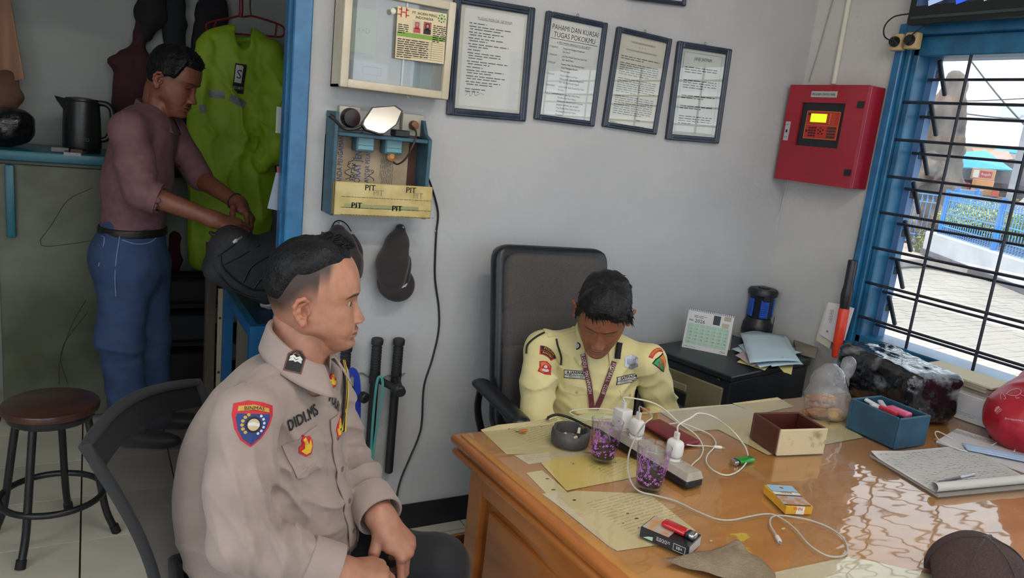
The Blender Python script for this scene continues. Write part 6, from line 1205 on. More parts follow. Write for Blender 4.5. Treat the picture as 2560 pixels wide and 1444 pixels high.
# receipts on two spikes
def sheet2(pts, z, mt, label, bend=0.0):
    P = [onz(px, py, z) for px, py in pts]; m = MB(); cc_ = sum(P) / 4; n_ = 9
    def fn(u, v): p = (P[0] * (1 - u) + P[1] * u) * (1 - v) + (P[3] * (1 - u) + P[2] * u) * v; return p * [1, 1, 0] + V(0, 0, z + bend * (math.sin(u * 3.1) * 0.6 + 0.4 * math.sin(v * 5 + u * 3)))
    m.grid(fn, n_, n_); o_ = m.build('receipt_sheet', mt, label=label, cat='paper', group='receipts on the spikes', smooth=60); md = o_.modifiers.new('s', 'SOLIDIFY'); md.thickness = 0.0008; return o_
RBL = mat('receipt_blue', 'b4ccd8', 0.8, col2='bcd2dc', vscale=6); RYE = mat('receipt_yellow', 'd2c884', 0.8); RPK = mat('receipt_pink', 'b8a4a8', 0.8)
zz = zc + 0.003
for k, (pts, mt, lb, bd) in enumerate((([(1842, 905), (1900, 865), (1960, 880), (1912, 925)], RYE, 'yellow receipt showing left under the blue ones', 0.002), ([(1935, 905), (1985, 900), (1978, 937), (1960, 930)], RYE, 'yellow receipt hanging out on the right below the blue ones', 0.002), ([(1828, 872), (1930, 845), (2012, 880), (1905, 905)], RBL, 'lowest pale blue receipt fanned to both sides', 0.003), ([(1838, 888), (1900, 860), (1965, 895), (1880, 915)], RPK, 'pinkish receipt in the middle of the pile', 0.003), ([(1845, 862), (1925, 848), (1980, 905), (1900, 918)], RBL, 'pale blue receipt below the top one', 0.004), ([(1875, 838), (1940, 842), (2008, 912), (1930, 915)], RBL, 'pale blue receipt turned to the right below the top one', 0.005), ([(1850, 834), (1900, 828), (1965, 838), (1998, 905)], RBL, 'pale blue receipt right behind the top one', 0.006))):
    sheet2(pts, zz + 0.0035 * k, mt, lb, bd)
tp = sheet2([(1850, 832), (1958, 838), (2000, 905), (1875, 905)], zz + 0.0035 * 8, RBL, 'topmost large pale blue receipt pierced by the spike', 0.008)
m = MB(); q = onz(1956, 893, zz + 0.040); m.quad(q, xb, -bk_, 0.008, 0.006); m.build('red_stamp', mat('stamp_red', 'a84a4c', 0.8), label='small red stamp mark on the topmost receipt', cat='stamp')
for (a, b, lb) in (((1925, 852), (1929, 790), 'thin steel paper spike through the blue receipts'), ((1978, 848), (1985, 785), 'second thin steel paper spike behind the blue receipts')):
    q = onz(*a, zc); h_ = ony(b[0], b[1], q[1])[2] - zc; t = thing('paper_spike', lb, 'paper spike', tuple(q), 'paper spikes'); m = MB(); m.tube([q, q + V(0, 0, h_ - 0.01), q + V(0, 0, h_)], [0.0016, 0.0016, 0.0003], 6); m.build('needle', mat('spike_dark', '2a2c30', 0.4, metal=0.6), t); m = MB(); m.lathe([(0.02, 0), (0.02, 0.003), (0.004, 0.006)], q, 16); m.build('foot', BLACKP, t)
m = MB(); P = [onz(*p, zc + 0.02) for p in ((1985, 848), (2045, 868), (2040, 885), (1990, 872))]; m.plate([p * [1, 1, 0] + V(0, 0, zc + 0.001) for p in P], (0, 0, 1), 0.018); m.build('brown_pad', mat('pad_brown', '6f6860', 0.85, col2='8a847a', vscale=4), label='grey brown paper pad lying behind the receipts', cat='paper')

# ================================================================== PEOPLE
def dense(tab):
    z = np.array([t[0] for t in tab], float); r = np.array([t[1] for t in tab], float); o = np.argsort(z); z = z[o]; r = r[o]
    zz = np.linspace(z[0], z[-1], 900); i = np.clip(np.searchsorted(z, zz, 'right') - 1, 0, len(z) - 2); h = np.diff(z); s = np.diff(r) / h
    m = np.zeros_like(r); m[1:-1] = np.where(s[:-1] * s[1:] > 0, 2 * s[:-1] * s[1:] / np.where(s[:-1] + s[1:] == 0, 1, s[:-1] + s[1:]), 0); m[0] = s[0]; m[-1] = s[-1]
    t = (zz - z[i]) / h[i]; y = (2 * t ** 3 - 3 * t ** 2 + 1) * r[i] + (t ** 3 - 2 * t ** 2 + t) * h[i] * m[i] + (-2 * t ** 3 + 3 * t ** 2) * r[i + 1] + (t ** 3 - t ** 2) * h[i] * m[i + 1]
    return lambda q: np.interp(q, zz, y)
def sst(a, b, x): t = np.clip((x - a) / (b - a), 0, 1); return t * t * (3 - 2 * t)
G = lambda x, m, s: np.exp(-((x - m) / s) ** 2)
class Head:
    def __init__(s, O, fwd, up, scale=1.0, fat=0.0, nose=1.0, eye_open=0.0042, gaze=0.0, lf=1.0):
        s.O = np.asarray(O, float); f = nrm(fwd); u = nrm(np.asarray(up, float) - f * np.dot(up, f)); s.B = np.stack([f, np.cross(u, f), u], 1); s.sc = scale; s.fat = fat; s.nose = nose; s.eo = eye_open; s.gaze = gaze; s.lf = lf; s.fn = dense([(0.124, 0.001), (0.06, 0.0755), (0.0, 0.0762), (-0.03, 0.0735), (-0.06, 0.0665), (-0.09, 0.0610), (-0.12, 0.0575), (-0.20, 0.0560)])
        s.ff = dense([(0.124, 0.001), (0.1215, 0.020), (0.115, 0.040), (0.103, 0.060), (0.085, 0.0765), (0.06, 0.0885), (0.04, 0.093), (0.024, 0.0945), (0.010, 0.0895), (-0.004, 0.0870), (-0.02, 0.0875), (-0.045, 0.0915), (-0.06, 0.0925), (-0.078, 0.0915), (-0.092, 0.0885), (-0.104, 0.0915), (-0.112, 0.0905), (-0.119, 0.0840), (-0.124, 0.0710), (-0.129, 0.052), (-0.14, 0.040), (-0.17, 0.036)])
        s.fb = dense([(0.124, 0.001), (0.1215, 0.028), (0.115, 0.052), (0.103, 0.073), (0.085, 0.089), (0.06, 0.0985), (0.03, 0.1025), (0.0, 0.0995), (-0.03, 0.090), (-0.06, 0.077), (-0.09, 0.067), (-0.12, 0.062), (-0.17, 0.060)])
        s.fa = dense([(0.124, 0.001), (0.1215, 0.024), (0.115, 0.043), (0.103, 0.058), (0.085, 0.0685), (0.06, 0.0755), (0.03, 0.0775), (0.0, 0.0762), (-0.03, 0.0735 + fat * 0.3), (-0.06, 0.0690 + fat * 0.7), (-0.085, 0.0630 + fat), (-0.104, 0.0540 + fat), (-0.117, 0.0450 + fat * 0.7), (-0.126, 0.0420), (-0.14, 0.046), (-0.17, 0.050)])
    def base(s, th, z):
        z = np.where(z < 0, z * s.lf, z); lift = 0.040 * sst(-0.035, -0.095, z) * sst(0.25, 1.35, np.abs(th)); zf = np.maximum(z - lift, -0.168)
        bk = sst(1.35, 1.95, np.abs(th)) * sst(0.0, -0.02, z); a = s.fa(zf) * (1 - bk) + s.fn(z) * bk; fr = np.abs(th) < math.pi / 2
        n = np.where(fr, 2.25, 2.05); d = np.where(fr, s.ff(zf), s.fb(z)); 
        c = np.abs(np.cos(th)) / np.maximum(d, 1e-4); q = np.abs(np.sin(th)) / np.maximum(a, 1e-4)
        return (c ** n + q ** n) ** (-1.0 / n)
    def surf(s, th, z):
        r = s.base(th, z); z = np.where(z < 0, z * s.lf, z); x = r * np.sin(th); ax = np.abs(x); fr = np.cos(th) > 0.2; k = s.nose
        wn = np.interp(z, [-0.056, -0.048, -0.040, -0.02, 0.0, 0.012], [0.015, 0.0175, 0.0155, 0.0105, 0.0088, 0.010]); nz = np.interp(z, [-0.0560, -0.0525, -0.0490, -0.0440, -0.0385, -0.030, -0.018, -0.006, 0.006, 0.014], [0.0, 0.009, 0.0175, 0.0215, 0.0205, 0.0165, 0.0110, 0.0060, 0.0025, 0.0])
        d = k * nz * np.exp(-(ax / wn) ** 2.6) + 0.0058 * G(ax, 0.0150, 0.0058) * G(z, -0.0455, 0.0058)
        d += -0.0085 * G(ax, 0.030, 0.0165) * G(z, 0.0015, 0.0105) - 0.003 * G(ax, 0.014, 0.006) * G(z, 0.002, 0.008)
        d += 0.0075 * G(ax, 0.0305, 0.0135) * G(z, -0.0010, 0.0085)
        d += 0.0030 * G(z, 0.0190, 0.0075) * G(ax, 0.028, 0.022) + 0.0040 * G(ax, 0.046, 0.017) * G(z, -0.024, 0.018)
        al = s.eo * np.clip(1 - ((ax - 0.0305) / 0.0150) ** 2, 0, None); d += -0.0045 * sst(0.0012, -0.0004, np.abs(z + 0.0012) - al) * (al > 0)
        d += -0.0014 * G(z, 0.0075 - 0.25 * (ax - 0.030) ** 2 / 0.01, 0.0013) * G(ax, 0.030, 0.013)
        m = np.exp(-(ax / 0.0225) ** 4); d += m * (0.0068 * G(z, -0.0712, 0.0046) + 0.0072 * G(z, -0.0838, 0.0052) - 0.0060 * G(z, -0.0770, 0.0016)) - 0.0016 * G(ax, 0.0, 0.003) * G(z, -0.062, 0.005)
        d += 0.0040 * G(z, -0.106, 0.010) * G(ax, 0, 0.017) - 0.0022 * G(ax, 0.026 + (-0.05 - z) * 0.28, 0.005) * sst(-0.085, -0.06, z) * sst(-0.035, -0.05, z)
        d += s.fat * 0.5 * G(ax, 0.038, 0.02) * G(z, -0.065, 0.025)
        return r + np.where(fr, d, 0)
    def grid(s):
        f = np.radians(np.concatenate([np.arange(0, 46, 0.9), np.arange(46, 92, 2.6), np.arange(92, 180, 6.0)])); th = np.concatenate([f, -f[1:][::-1] + 0]); th = np.concatenate([f, np.array([math.pi]), -f[1:][::-1]])
        zt = np.concatenate([0.124 - 0.0405 * (np.linspace(0, 1, 16) ** 1.8), np.arange(0.081, 0.026, -0.0028), np.arange(0.026, -0.128, -0.00115), np.arange(-0.128, -0.168, -0.004)])
        return th, zt
    def world(s, f, l, u): return s.O + s.sc * (np.stack([f, l, u], -1) @ s.B.T)
    def mesh(s, skin, tone):
        th, zt = s.grid(); T, Z = np.meshgrid(th, zt); r = s.surf(T, Z); v = s.world(r * np.cos(T), r * np.sin(T), Z).reshape(-1, 3); n = len(th)
        F = np.array([(j * n + i, j * n + (i + 1) % n, (j + 1) * n + (i + 1) % n, (j + 1) * n + i) for j in range(len(zt) - 1) for i in range(n)])[:, ::-1]
        x = (r * np.sin(T)); col = tone(s, T, np.where(Z < 0, Z * s.lf, Z), x, np.array(rgb(skin)[:3])); return v, F, col.reshape(-1, 3)
    def ear(s, side, skin):
        e = Sdf(); f = lambda a, b, c: V(a, b, c)
        # ear drawn flat in its own plane: x back, y up, z out of the head
        out = [(0.006, 0.022), (0.016, 0.030), (0.027, 0.027), (0.033, 0.014), (0.031, -0.002), (0.023, -0.016), (0.013, -0.027)]
        e.chain([f(a, b, 0.011 + 0.004 * math.sin(i)) for i, (a, b) in enumerate(out)], [0.0035, 0.0042, 0.0045, 0.0045, 0.004, 0.0042, 0.006], 0.004)
        e.chain([f(a, b, 0.008) for a, b in ((0.012, 0.018), (0.021, 0.014), (0.023, 0.002), (0.016, -0.010), (0.009, -0.015))], [0.004] * 5, 0.005)
        e.ell(f(0.015, 0.002, 0.003), (0.017, 0.026, 0.0045), k=0.004); e.ell(f(0.011, -0.026, 0.008), (0.0075, 0.009, 0.0048), k=0.005); e.ell(f(0.002, -0.004, 0.006), (0.004, 0.007, 0.005), k=0.004); e.ell(f(0.011, -0.001, 0.009), (0.0065, 0.009, 0.005), k=0.003, op='s')
        v, F = e.surf(0.0014); a0 = math.radians(97); r0 = float(s.surf(np.array([a0 * side]), np.array([-0.018]))[0]) - 0.003
        P = np.zeros_like(v); ang = math.radians(22)
        ob = v[:, 0] * math.cos(ang) - v[:, 2] * math.sin(ang); oo = v[:, 0] * math.sin(ang) + v[:, 2] * math.cos(ang)
        fw = r0 * math.cos(a0) + 0.008 - ob; lf = side * (r0 * math.sin(a0) + oo); up = -0.013 + v[:, 1] * 0.98 - 0.08 * v[:, 0]
        w = s.world(fw, lf, up)
        if side > 0: F = F[:, ::-1]
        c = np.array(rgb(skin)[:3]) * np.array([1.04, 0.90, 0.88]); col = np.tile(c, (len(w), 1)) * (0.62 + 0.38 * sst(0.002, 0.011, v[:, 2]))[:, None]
        return w, F, col
    def eyes(s, parent, name='eye'):
        for side in (1, -1):
            c = s.world(np.array(0.0692), np.array(side * 0.0305), np.array(-0.0010)); m = MB(); B = s.B @ rotz(0.0) ; m.ball(c, 0.0118 * s.sc, 20, 14, B @ roty(math.pi / 2)); o = m.build('eye', mat('eye_white', '9c8f84', 0.25), parent, smooth=180)
            g = nrm(s.B @ V(1, 0, -s.gaze)); m = MB(); m.lathe([(0.0066 * s.sc, 0.0100 * s.sc), (0.0040 * s.sc, 0.0116 * s.sc), (0.0, 0.0124 * s.sc)], c, 16, basis(np.cross(g, s.B[:, 1]) if False else s.B[:, 1], g)); m.build('iris', mat('iris_dark', '1a100c', 0.15), o, smooth=180)
    def hair(s, name, thick, mt, parent, seed=1, rough=0.004, freq=(60, 30, 30), tufts=0, tlen=0.02, tdir=None, tmask=0.4):
        """thick(theta, z) -> hair depth above the scalp, negative where there is none"""
        th, zt = s.grid(); th = np.radians(np.concatenate([np.arange(0, 180, 3.0), np.arange(-180, 0, 3.0)])); zt = np.concatenate([0.1239 - 0.04 * np.linspace(0, 1, 14) ** 1.8, np.arange(0.082, -0.07, -0.0032)])
        T, Z = np.meshgrid(th, zt); r = s.base(T, Z); t = thick(T, Z); P = np.stack([r * np.cos(T), r * np.sin(T), Z], -1); nrmv = np.stack([np.cos(T) * (r / 0.09), np.sin(T) * (r / 0.09), np.clip(Z / 0.1, -0.2, 1.2)], -1); nrmv /= np.linalg.norm(nrmv, axis=-1, keepdims=True)
        nz = vnoise((P * np.array(freq)).reshape(-1, 3), seed).reshape(T.shape) + 0.5 * vnoise((P * np.array(freq) * 2.3).reshape(-1, 3), seed + 1).reshape(T.shape)
        t2 = np.where(t > 0, t + rough * nz * sst(0, 0.008, t), t); Q = P + nrmv * t2[..., None]; v = s.world(Q[..., 0], Q[..., 1], Q[..., 2]).reshape(-1, 3); n = len(th)
        F = [(j * n + (i + 1) % n, j * n + i, (j + 1) * n + i, (j + 1) * n + (i + 1) % n) for j in range(len(zt) - 1) for i in range(n)]
        m = MB(); m.add(v, [q[::-1] for q in F]); g = np.random.RandomState(seed); cnt = 0
        while cnt < tufts:
            a = g.uniform(-math.pi, math.pi); z = 0.124 - 0.15 * g.rand() ** 1.5; tk = float(thick(np.array([[a]]), np.array([[z]]))[0, 0])
            if tk < tmask: continue
            cnt += 1; rr = float(s.base(np.array([a]), np.array([z]))[0]); nn_ = nrm(V(math.cos(a) * rr / 0.09, math.sin(a) * rr / 0.09, max(-0.2, min(1.2, z / 0.1)))); p = V(rr * math.cos(a), rr * math.sin(a), z) + nn_ * tk * 0.6
            d = nrm(nn_ * 0.40 + np.array(tdir(a, z)) + g.normal(0, 0.20, 3)); l = tlen * g.uniform(0.6, 1.2); pts = [p, p + d * l * 0.5, p + d * l + V(0, 0, -0.10 * l)]
            m.tube([s.world(*q) for q in np.array(pts)], [0.0022 * s.sc, 0.0017 * s.sc, 0.0003], 4, cap=False)
        return m.build('hair', mt, parent, smooth=180)
def hand(W, d, n, curls, spread=(0.10, 0.02, -0.05, -0.13), thumb=((0.55, 0.75, 0.35), (0.85, 0.35, 0.45), (0.95, 0.05, 0.35)), sc=1.0, side=1):
    """W wrist, d towards the fingers, n out of the palm; the thumb lies on cross(d, n) * side"""
    d = nrm(d); n = nrm(np.asarray(n, float) - d * np.dot(n, d)); t = np.cross(d, n) * side; S = Sdf(); off = (0.031, 0.0105, -0.0105, -0.029); ml = (0.088, 0.092, 0.086, 0.078)
    K = []
    for i in range(4):
        a = W + t * off[i] * 0.45 * sc - d * 0.004; b = W + d * ml[i] * sc + t * off[i] * sc - n * 0.004 * (i in (1, 2)) * sc; S.cap(a, b, 0.0175 * sc, 0.0125 * sc, 0.014 * sc); K.append(b)
    S.cap(W + d * 0.02 * sc + t * 0.02 * sc + n * 0.006, W + d * 0.055 * sc + t * 0.032 * sc + n * 0.010 * sc, 0.017 * sc, 0.012 * sc, 0.014 * sc)
    S.cap(W - d * 0.012 * sc, W + d * 0.012 * sc, 0.0245 * sc, 0.025 * sc, 0.02 * sc)
    seg = ((0.042, 0.026, 0.020), (0.046, 0.029, 0.021), (0.042, 0.027, 0.021), (0.033, 0.020, 0.018)); rad = ((0.0100, 0.0090, 0.0082, 0.0070), (0.0102, 0.0092, 0.0084, 0.0072), (0.0097, 0.0087, 0.008, 0.0068), (0.0086, 0.0078, 0.0072, 0.006)); tips = []
    for i in range(4):
        dd = nrm(d * math.cos(spread[i]) + t * math.sin(spread[i])); a = 0; p = K[i] - dd * 0.006; Fg = Sdf()
        for j in range(3):
            a += curls[i][j]; q = p + (dd * math.cos(a) + n * math.sin(a)) * (seg[i][j] * sc + (0.006 if j == 0 else 0)); Fg.cap(p, q, rad[i][j] * sc, rad[i][j + 1] * sc, 0.003); p = q
        tips.append((p, dd * math.cos(a) + n * math.sin(a), -dd * math.sin(a) * -1 - n * math.cos(a))); S.grp(Fg, 0.0045)
    p = W + d * 0.018 * sc + t * 0.022 * sc + n * 0.008 * sc; Fg = Sdf()
    for j, (q, r0, r1, l) in enumerate(zip(thumb, (0.0145, 0.0115, 0.0105), (0.0115, 0.0105, 0.008), (0.042, 0.034, 0.027))):
        e = p + nrm(d * q[0] + t * q[1] + n * q[2]) * l * sc; Fg.cap(p, e, r0 * sc, r1 * sc, 0.006); p = e
    S.grp(Fg, 0.008); S.tip = tips; return S
def join_body(name, parts, mt, parent):
    v = []; c = []; F = []; b = 0
    for (pv, pf, pc) in parts:
        v.append(pv); c.append(pc); F.append(np.asarray(pf) + b); b += len(pv)
    o0 = ORG[parent]; me = np_mesh(name, np.concatenate(v) - o0, np.concatenate(F), mt, np.concatenate(c)); return link_mesh(name, me, parent)
def skin_part(S, h, skin, lo=None, hi=None):
    v, f = S.surf(h, lo, hi); c = np.array(rgb(skin)[:3]) if isinstance(skin, str) else skin; return v, f, np.tile(c, (len(v), 1))
def band(parent, name, mt, fn, nu, nv, th=0.0022):
    m = MB(); m.grid(fn, nu, nv); o = m.build(name, mt, parent, smooth=60); md = o.modifiers.new('s', 'SOLIDIFY'); md.thickness = th; md.offset = 0; return o
def collar(parent, C0, Fv, mt, rt=0.068, ro=0.098, back=0.098, front=0.028, drop=0.045, point=0.05, gap=22, name='collar', lean=0.0):
    """folded shirt collar round a neck at C0: stand, fold and leaf"""
    Fv = nrm(Fv); Lv = np.cross((0, 0, 1), Fv)
    def fn(u, v):
        ph = math.radians(-(180 - gap) + 2 * (180 - gap) * u); fr = (1 - math.cos(ph)) / 2; d = -math.cos(ph) * Fv + math.sin(ph) * Lv
        ztop = back + (front - back) * fr ** 1.3; sh = Fv * lean * fr
        if v < 0.3: q = v / 0.3; r = rt; z = ztop - 0.03 * (1 - q)
        else: q = (v - 0.3) / 0.7; pt = fr ** 4; r = rt + 0.004 + ((ro - rt) * (0.45 + 0.55 * fr) + 0.012 * pt) * q; z = ztop + 0.003 * math.sin(math.pi * min(1, q * 3)) - (drop + point * pt) * q ** 1.15
        return C0 + sh + d * r + V(0, 0, z)
    return band(parent, name, mt, fn, 49, 12, 0.003)
def cloth_disp(seed, big=0.006, fine=0.0025, masks=(), s1=14, s2=36, axis=None):
    def fn(P, d):
        n1 = vnoise(P * s1, seed); e = big * (1 - 2 * np.abs(n1)) * 0.6 + fine * vnoise(P * s2, seed + 1)
        if masks: ph = 2.6 * vnoise(P * 8, seed + 7) + 1.2 * vnoise(P * 19, seed + 8)
        for (c, rad, a, freq, amp) in masks:
            q = P - c; w = np.exp(-(q ** 2).sum(1) / rad ** 2); t = q @ nrm(a); sn = 1 - np.abs(np.sin(0.5 * (t * freq + ph))); e = e + amp * w * (2.2 * sn ** 1.6 - 0.75)
        return e
    return fn
SKINM = mat('skin', 'a0725a', 0.48, attr='tone', vscale=55, bump=0.035, bscale=420, sss=0.08)
HAIR = mat('hair_black', '08090b', 0.5, col2='101115', vscale=40, bump=0.35, bscale=130, spec=0.3, stretch=(1, 1, 1))

# ---------------------------------------------------------------- seated officer in taupe shirt
TAU = mat('taupe_twill', '8f8079', 0.75, col2='988881', vscale=9, bump=0.12, bscale=900, sheen=0.15); SK1 = 'a6755f'
C = V(0.364, 1.50, 1.0); Fo = nrm(V(0.72, -0.69, 0)); Lo = V(-Fo[1], Fo[0], 0)
def PO(f, l, u): return C + f * Fo + l * Lo + V(0, 0, u)
off = thing('person', 'seated man in taupe uniform shirt with arm patches, hands together, looking right', 'person', (C[0], C[1], 0.0))
HO = V(*ony(787, 741, 1.52)); hd = Head(HO, V(0.925, -0.375, -0.03), V(0.0, 0, 1), 0.955, fat=0.009, nose=0.9, eye_open=0.0040, gaze=0.12, lf=1.11)
def tone_off(s, T, Z, x, sk):
    c = np.tile(sk, (*T.shape, 1)); ax = np.abs(x); at = np.abs(T); fr = np.cos(T) > 0.2
    c = c * (1 + 0.10 * G(Z, 0.05, 0.03) * fr)[..., None]
    w = np.exp(-(ax / 0.0235) ** 4) * G(Z, -0.0775, 0.0085) * fr; c = c * (1 - 0.75 * w[..., None]) + np.array(rgb('8e4a44')[:3]) * 0.75 * w[..., None]
    bz = 0.0185 + 0.0035 * np.sin((ax - 0.012) / 0.042 * math.pi) - 0.004 * sst(0.04, 0.056, ax); w = sst(0.0042, 0.0022, np.abs(Z - bz)) * sst(0.010, 0.016, ax) * sst(0.057, 0.048, ax) * fr; dk_ = np.array(rgb('17100e')[:3]); c = c * (1 - 0.88 * w[..., None]) + dk_ * 0.88 * w[..., None]
    al = s.eo * np.clip(1 - ((ax - 0.0305) / 0.0150) ** 2, 0, None); w = sst(0.0018, 0.0004, np.abs(np.abs(Z + 0.0012) - al)) * (al > 0) * fr * (Z > -0.002); c = c * (1 - 0.8 * w[..., None]) + dk_ * 0.8 * w[..., None]
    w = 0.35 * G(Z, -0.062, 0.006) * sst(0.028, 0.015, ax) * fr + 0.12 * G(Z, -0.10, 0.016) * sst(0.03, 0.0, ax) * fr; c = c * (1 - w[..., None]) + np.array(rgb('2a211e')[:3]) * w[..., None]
    w = 0.6 * G(Z, -0.0515, 0.0022) * G(ax, 0.0085, 0.004) * fr; c = c * (1 - w[..., None]) + np.array(rgb('3a1c16')[:3]) * w[..., None]  # nostrils: the shade of the openings painted into the skin colour
    # clipped hair at the sides fading into skin
    lim = np.where(at < 1.0, 0.074, np.where(at < 1.35, 0.068 - 0.03 * sst(1.0, 1.15, at), 0.010 - 0.055 * sst(1.6, 2.4, at))); w = sst(lim - 0.012, lim + 0.040, Z) * sst(0.86, 1.0, at); c = c * (1 - 0.92 * w[..., None]) + dk_ * 0.92 * w[..., None]
    return c
v, F_, col = hd.mesh(SK1, tone_off); parts = [(v, F_, col), hd.ear(-1, SK1), hd.ear(1, SK1)]
nk = Sdf(); nk.ecap(PO(0.0, 0, 0.0), HO + hd.B @ V(-0.024, 0, -0.06), (0.058, 0.056), (0.056, 0.056), Lo, 0.02); nk.cap(PO(0.0, 0, -0.02), PO(-0.02, 0.0, -0.12), 0.055, 0.06, 0.02); nk.cap(HO + hd.B @ V(-0.005, 0, -0.090), HO + hd.B @ V(0.045, 0, -0.092), 0.040, 0.026, 0.03); parts.append(skin_part(nk, 0.006, SK1))
RS = PO(0.005, -0.172, -0.025); RE = V(0.240, 1.335, 0.752); RW = V(0.388, 1.283, 0.692); LS = PO(-0.005, 0.138, -0.045); LE = V(0.505, 1.600, 0.775); LW = V(0.532, 1.415, 0.722); lw_d = nrm(LW - LE)
hr = hand(RW + nrm(RW - RE) * 0.035, V(0.95, 0.16, -0.22), V(-0.2, -0.05, -1.0), ((0.45, 0.95, 0.6), (0.65, 1.1, 0.7), (0.75, 1.2, 0.7), (0.8, 1.2, 0.7)), thumb=((0.75, 0.6, 0.2), (0.95, 0.15, 0.3), (0.9, -0.15, 0.4)), sc=1.0, side=1)
hr.cap(RE, RW + nrm(RW - RE) * 0.03, 0.04, 0.027, 0.02); parts.append(skin_part(hr, 0.0026, SK1))
hl = hand(LW + lw_d * 0.028, Fo * 0.75 + V(0, 0, -0.66), V(0, 0, -0.75) - Fo * 0.66, ((0.70, 0.25, 0.15), (0.85, 0.45, 0.2), (0.95, 0.6, 0.3), (1.0, 0.7, 0.3)), thumb=((0.55, 0.50, 0.6), (0.6, 0.1, 0.8), (0.5, 0.0, 0.87)), sc=1.0, side=-1)
hl.cap(LE, LW + lw_d * 0.02, 0.038, 0.026, 0.02); parts.append(skin_part(hl, 0.0026, SK1))
join_body('body', parts, SKINM, off); hd.eyes(off)
def th_off(T, Z):
    at = np.abs(T); lim = np.where(at < 0.9, 0.080 - 0.004 * np.cos(T * 2), 0.080 - 0.030 * sst(0.9, 1.9, at) - 0.062 * sst(1.9, 2.5, at)); lim = np.where(at < 0.9, 0.089 - 0.008 * sst(0.5, 0.9, at), lim)
    return -0.006 + (0.018 + 0.008 * sst(0.6, 0.0, at)) * sst(lim - 0.006, lim + 0.032, Z) * (1 - 0.25 * sst(1.2, 2.2, at)) 
hd.hair('hair', th_off, HAIR, off, 4, 0.003, (16, 90, 50), 900, 0.020, lambda a, z: (1.3, 0, 0.15) if z > 0.07 else (0.2, 0, -0.5), 0.012)
# shirt
BO = np.stack([Fo, Lo, V(0, 0, 1)], 1); s = Sdf(); tor = Sdf(); tor.ecap(PO(-0.03, 0, -0.085), PO(-0.025, 0, -0.24), (0.152, 0.118), (0.165, 0.140), Lo, 0.04); tor.ell(PO(0.0, 0, -0.34), (0.150, 0.168, 0.15), BO, 0.05); tor.ell(PO(-0.035, 0, -0.45), (0.150, 0.175, 0.09), BO, 0.04)
tor.cap(PO(-0.005, -0.045, 0.002), RS + V(0, 0, 0.005), 0.046, 0.052, 0.03); tor.cap(PO(-0.005, 0.045, 0.0), LS, 0.044, 0.050, 0.03); tor.ell(PO(-0.085, 0, -0.16), (0.075, 0.15, 0.14), BO, 0.03); tor.ell(PO(-0.108, -0.06, -0.25), (0.085, 0.125, 0.23), BO, 0.03); s.grp(tor, 0.01)
ar = Sdf(); ar.chain([RS, (RS + RE) / 2 + V(-0.008, -0.008, 0), RE, (RE + RW) / 2, RW - nrm(RW - RE) * 0.03], [0.062, 0.061, 0.058, 0.051, 0.042], 0.02); s.grp(ar, 0.010); al_ = Sdf(); al_.chain([LS, LE, (LE + LW) / 2, LW - lw_d * 0.03], [0.058, 0.055, 0.049, 0.042], 0.02); s.grp(al_, 0.007)
s.cap(PO(0.015, 0, 0.005), PO(0.015, 0, 0.14), 0.056, 0.07, 0.01, 's')
um = nrm(RE - RS)
fo_ = nrm(RW - RE)
s.disp = cloth_disp(11, 0.005, 0.0012, ((RE + V(0.05, 0, 0.03), 0.085, nrm(um - fo_), 150, 0.0065), ((RE + RW) / 2, 0.09, nrm(fo_ + V(0, 0, 0.3)), 120, 0.0045), ((RS + RE) / 2 + V(0.03, -0.03, -0.02), 0.12, nrm(V(0.95, 0.1, 0.25)), 140, 0.0042), (RS + V(0.07, 0.0, -0.10), 0.09, nrm(V(0.8, 0.1, 0.5)), 130, 0.0050), (PO(0.12, -0.04, -0.22), 0.11, nrm(V(0.3, 0, 1)), 120, 0.0052), (PO(0.13, 0.0, -0.36), 0.12, nrm(V(0.15, 0, 1)), 105, 0.0026), ((LE + LW) / 2, 0.11, nrm(lw_d + V(0, 0, -0.3)), 120, 0.0062), (LE + V(0, 0, 0.09), 0.10, nrm(V(0.5, 0, 1)), 115, 0.0055), (PO(-0.1, -0.08, -0.40), 0.12, nrm(V(0.2, 0, 1)), 100, 0.004)), 10, 40)
sh = s.build('shirt', TAU, 0.0042, off); BV = bvh_of(sh)
col_ = collar(off, PO(0.012, 0, 0.0), V(0.80, -0.60, 0), TAU, 0.061, 0.094, 0.118, 0.046, 0.048, 0.014, 24)
def strap(bv, parent, px, py, ang, w_, l_, name, mt, button=True, off_=0.005):
    D = Decal(bv, px, py, ang)
    if not D.ok: return
    m = MB(); D.outline(m, [(-l_ / 2, -w_ * 0.62), (l_ / 2 - 0.012, -w_ / 2), (l_ / 2, 0), (l_ / 2 - 0.012, w_ / 2), (-l_ / 2, w_ * 0.62)], off_, 0.003); o = m.build(name, mt, parent)
    if button: m = MB(); q = D.drop([(l_ / 2 - 0.016, 0)], off_ + 0.0015)[0]; m.lathe([(0.0065, 0), (0.0072, 0.001), (0.0065, 0.0025), (0.004, 0.0018), (0, 0.0018)], q, 16, basis(D.u, D.N)); m.build('button', mt, o, smooth=40)
strap(BV, off, 655, 930, 50, 0.042, 0.095, 'shoulder_strap', TAU)
m = MB(); REDP = mat('patch_red', 'b5202e', 0.7); GOLD = mat('patch_gold', 'b8923c', 0.7); NVP = mat('patch_navy', '1f3770', 0.7); BLKT = mat('patch_black', '17161a', 0.75); WHTT = mat('patch_white', 'c8c8c4', 0.7); YEL = mat('patch_yellow', 'cfae2c', 0.7); GRN = mat('patch_green', '2f8f55', 0.7); ORG_ = mat('patch_orange', 'c4762a', 0.7)
D = Decal(BV, 633, 1058, -4)
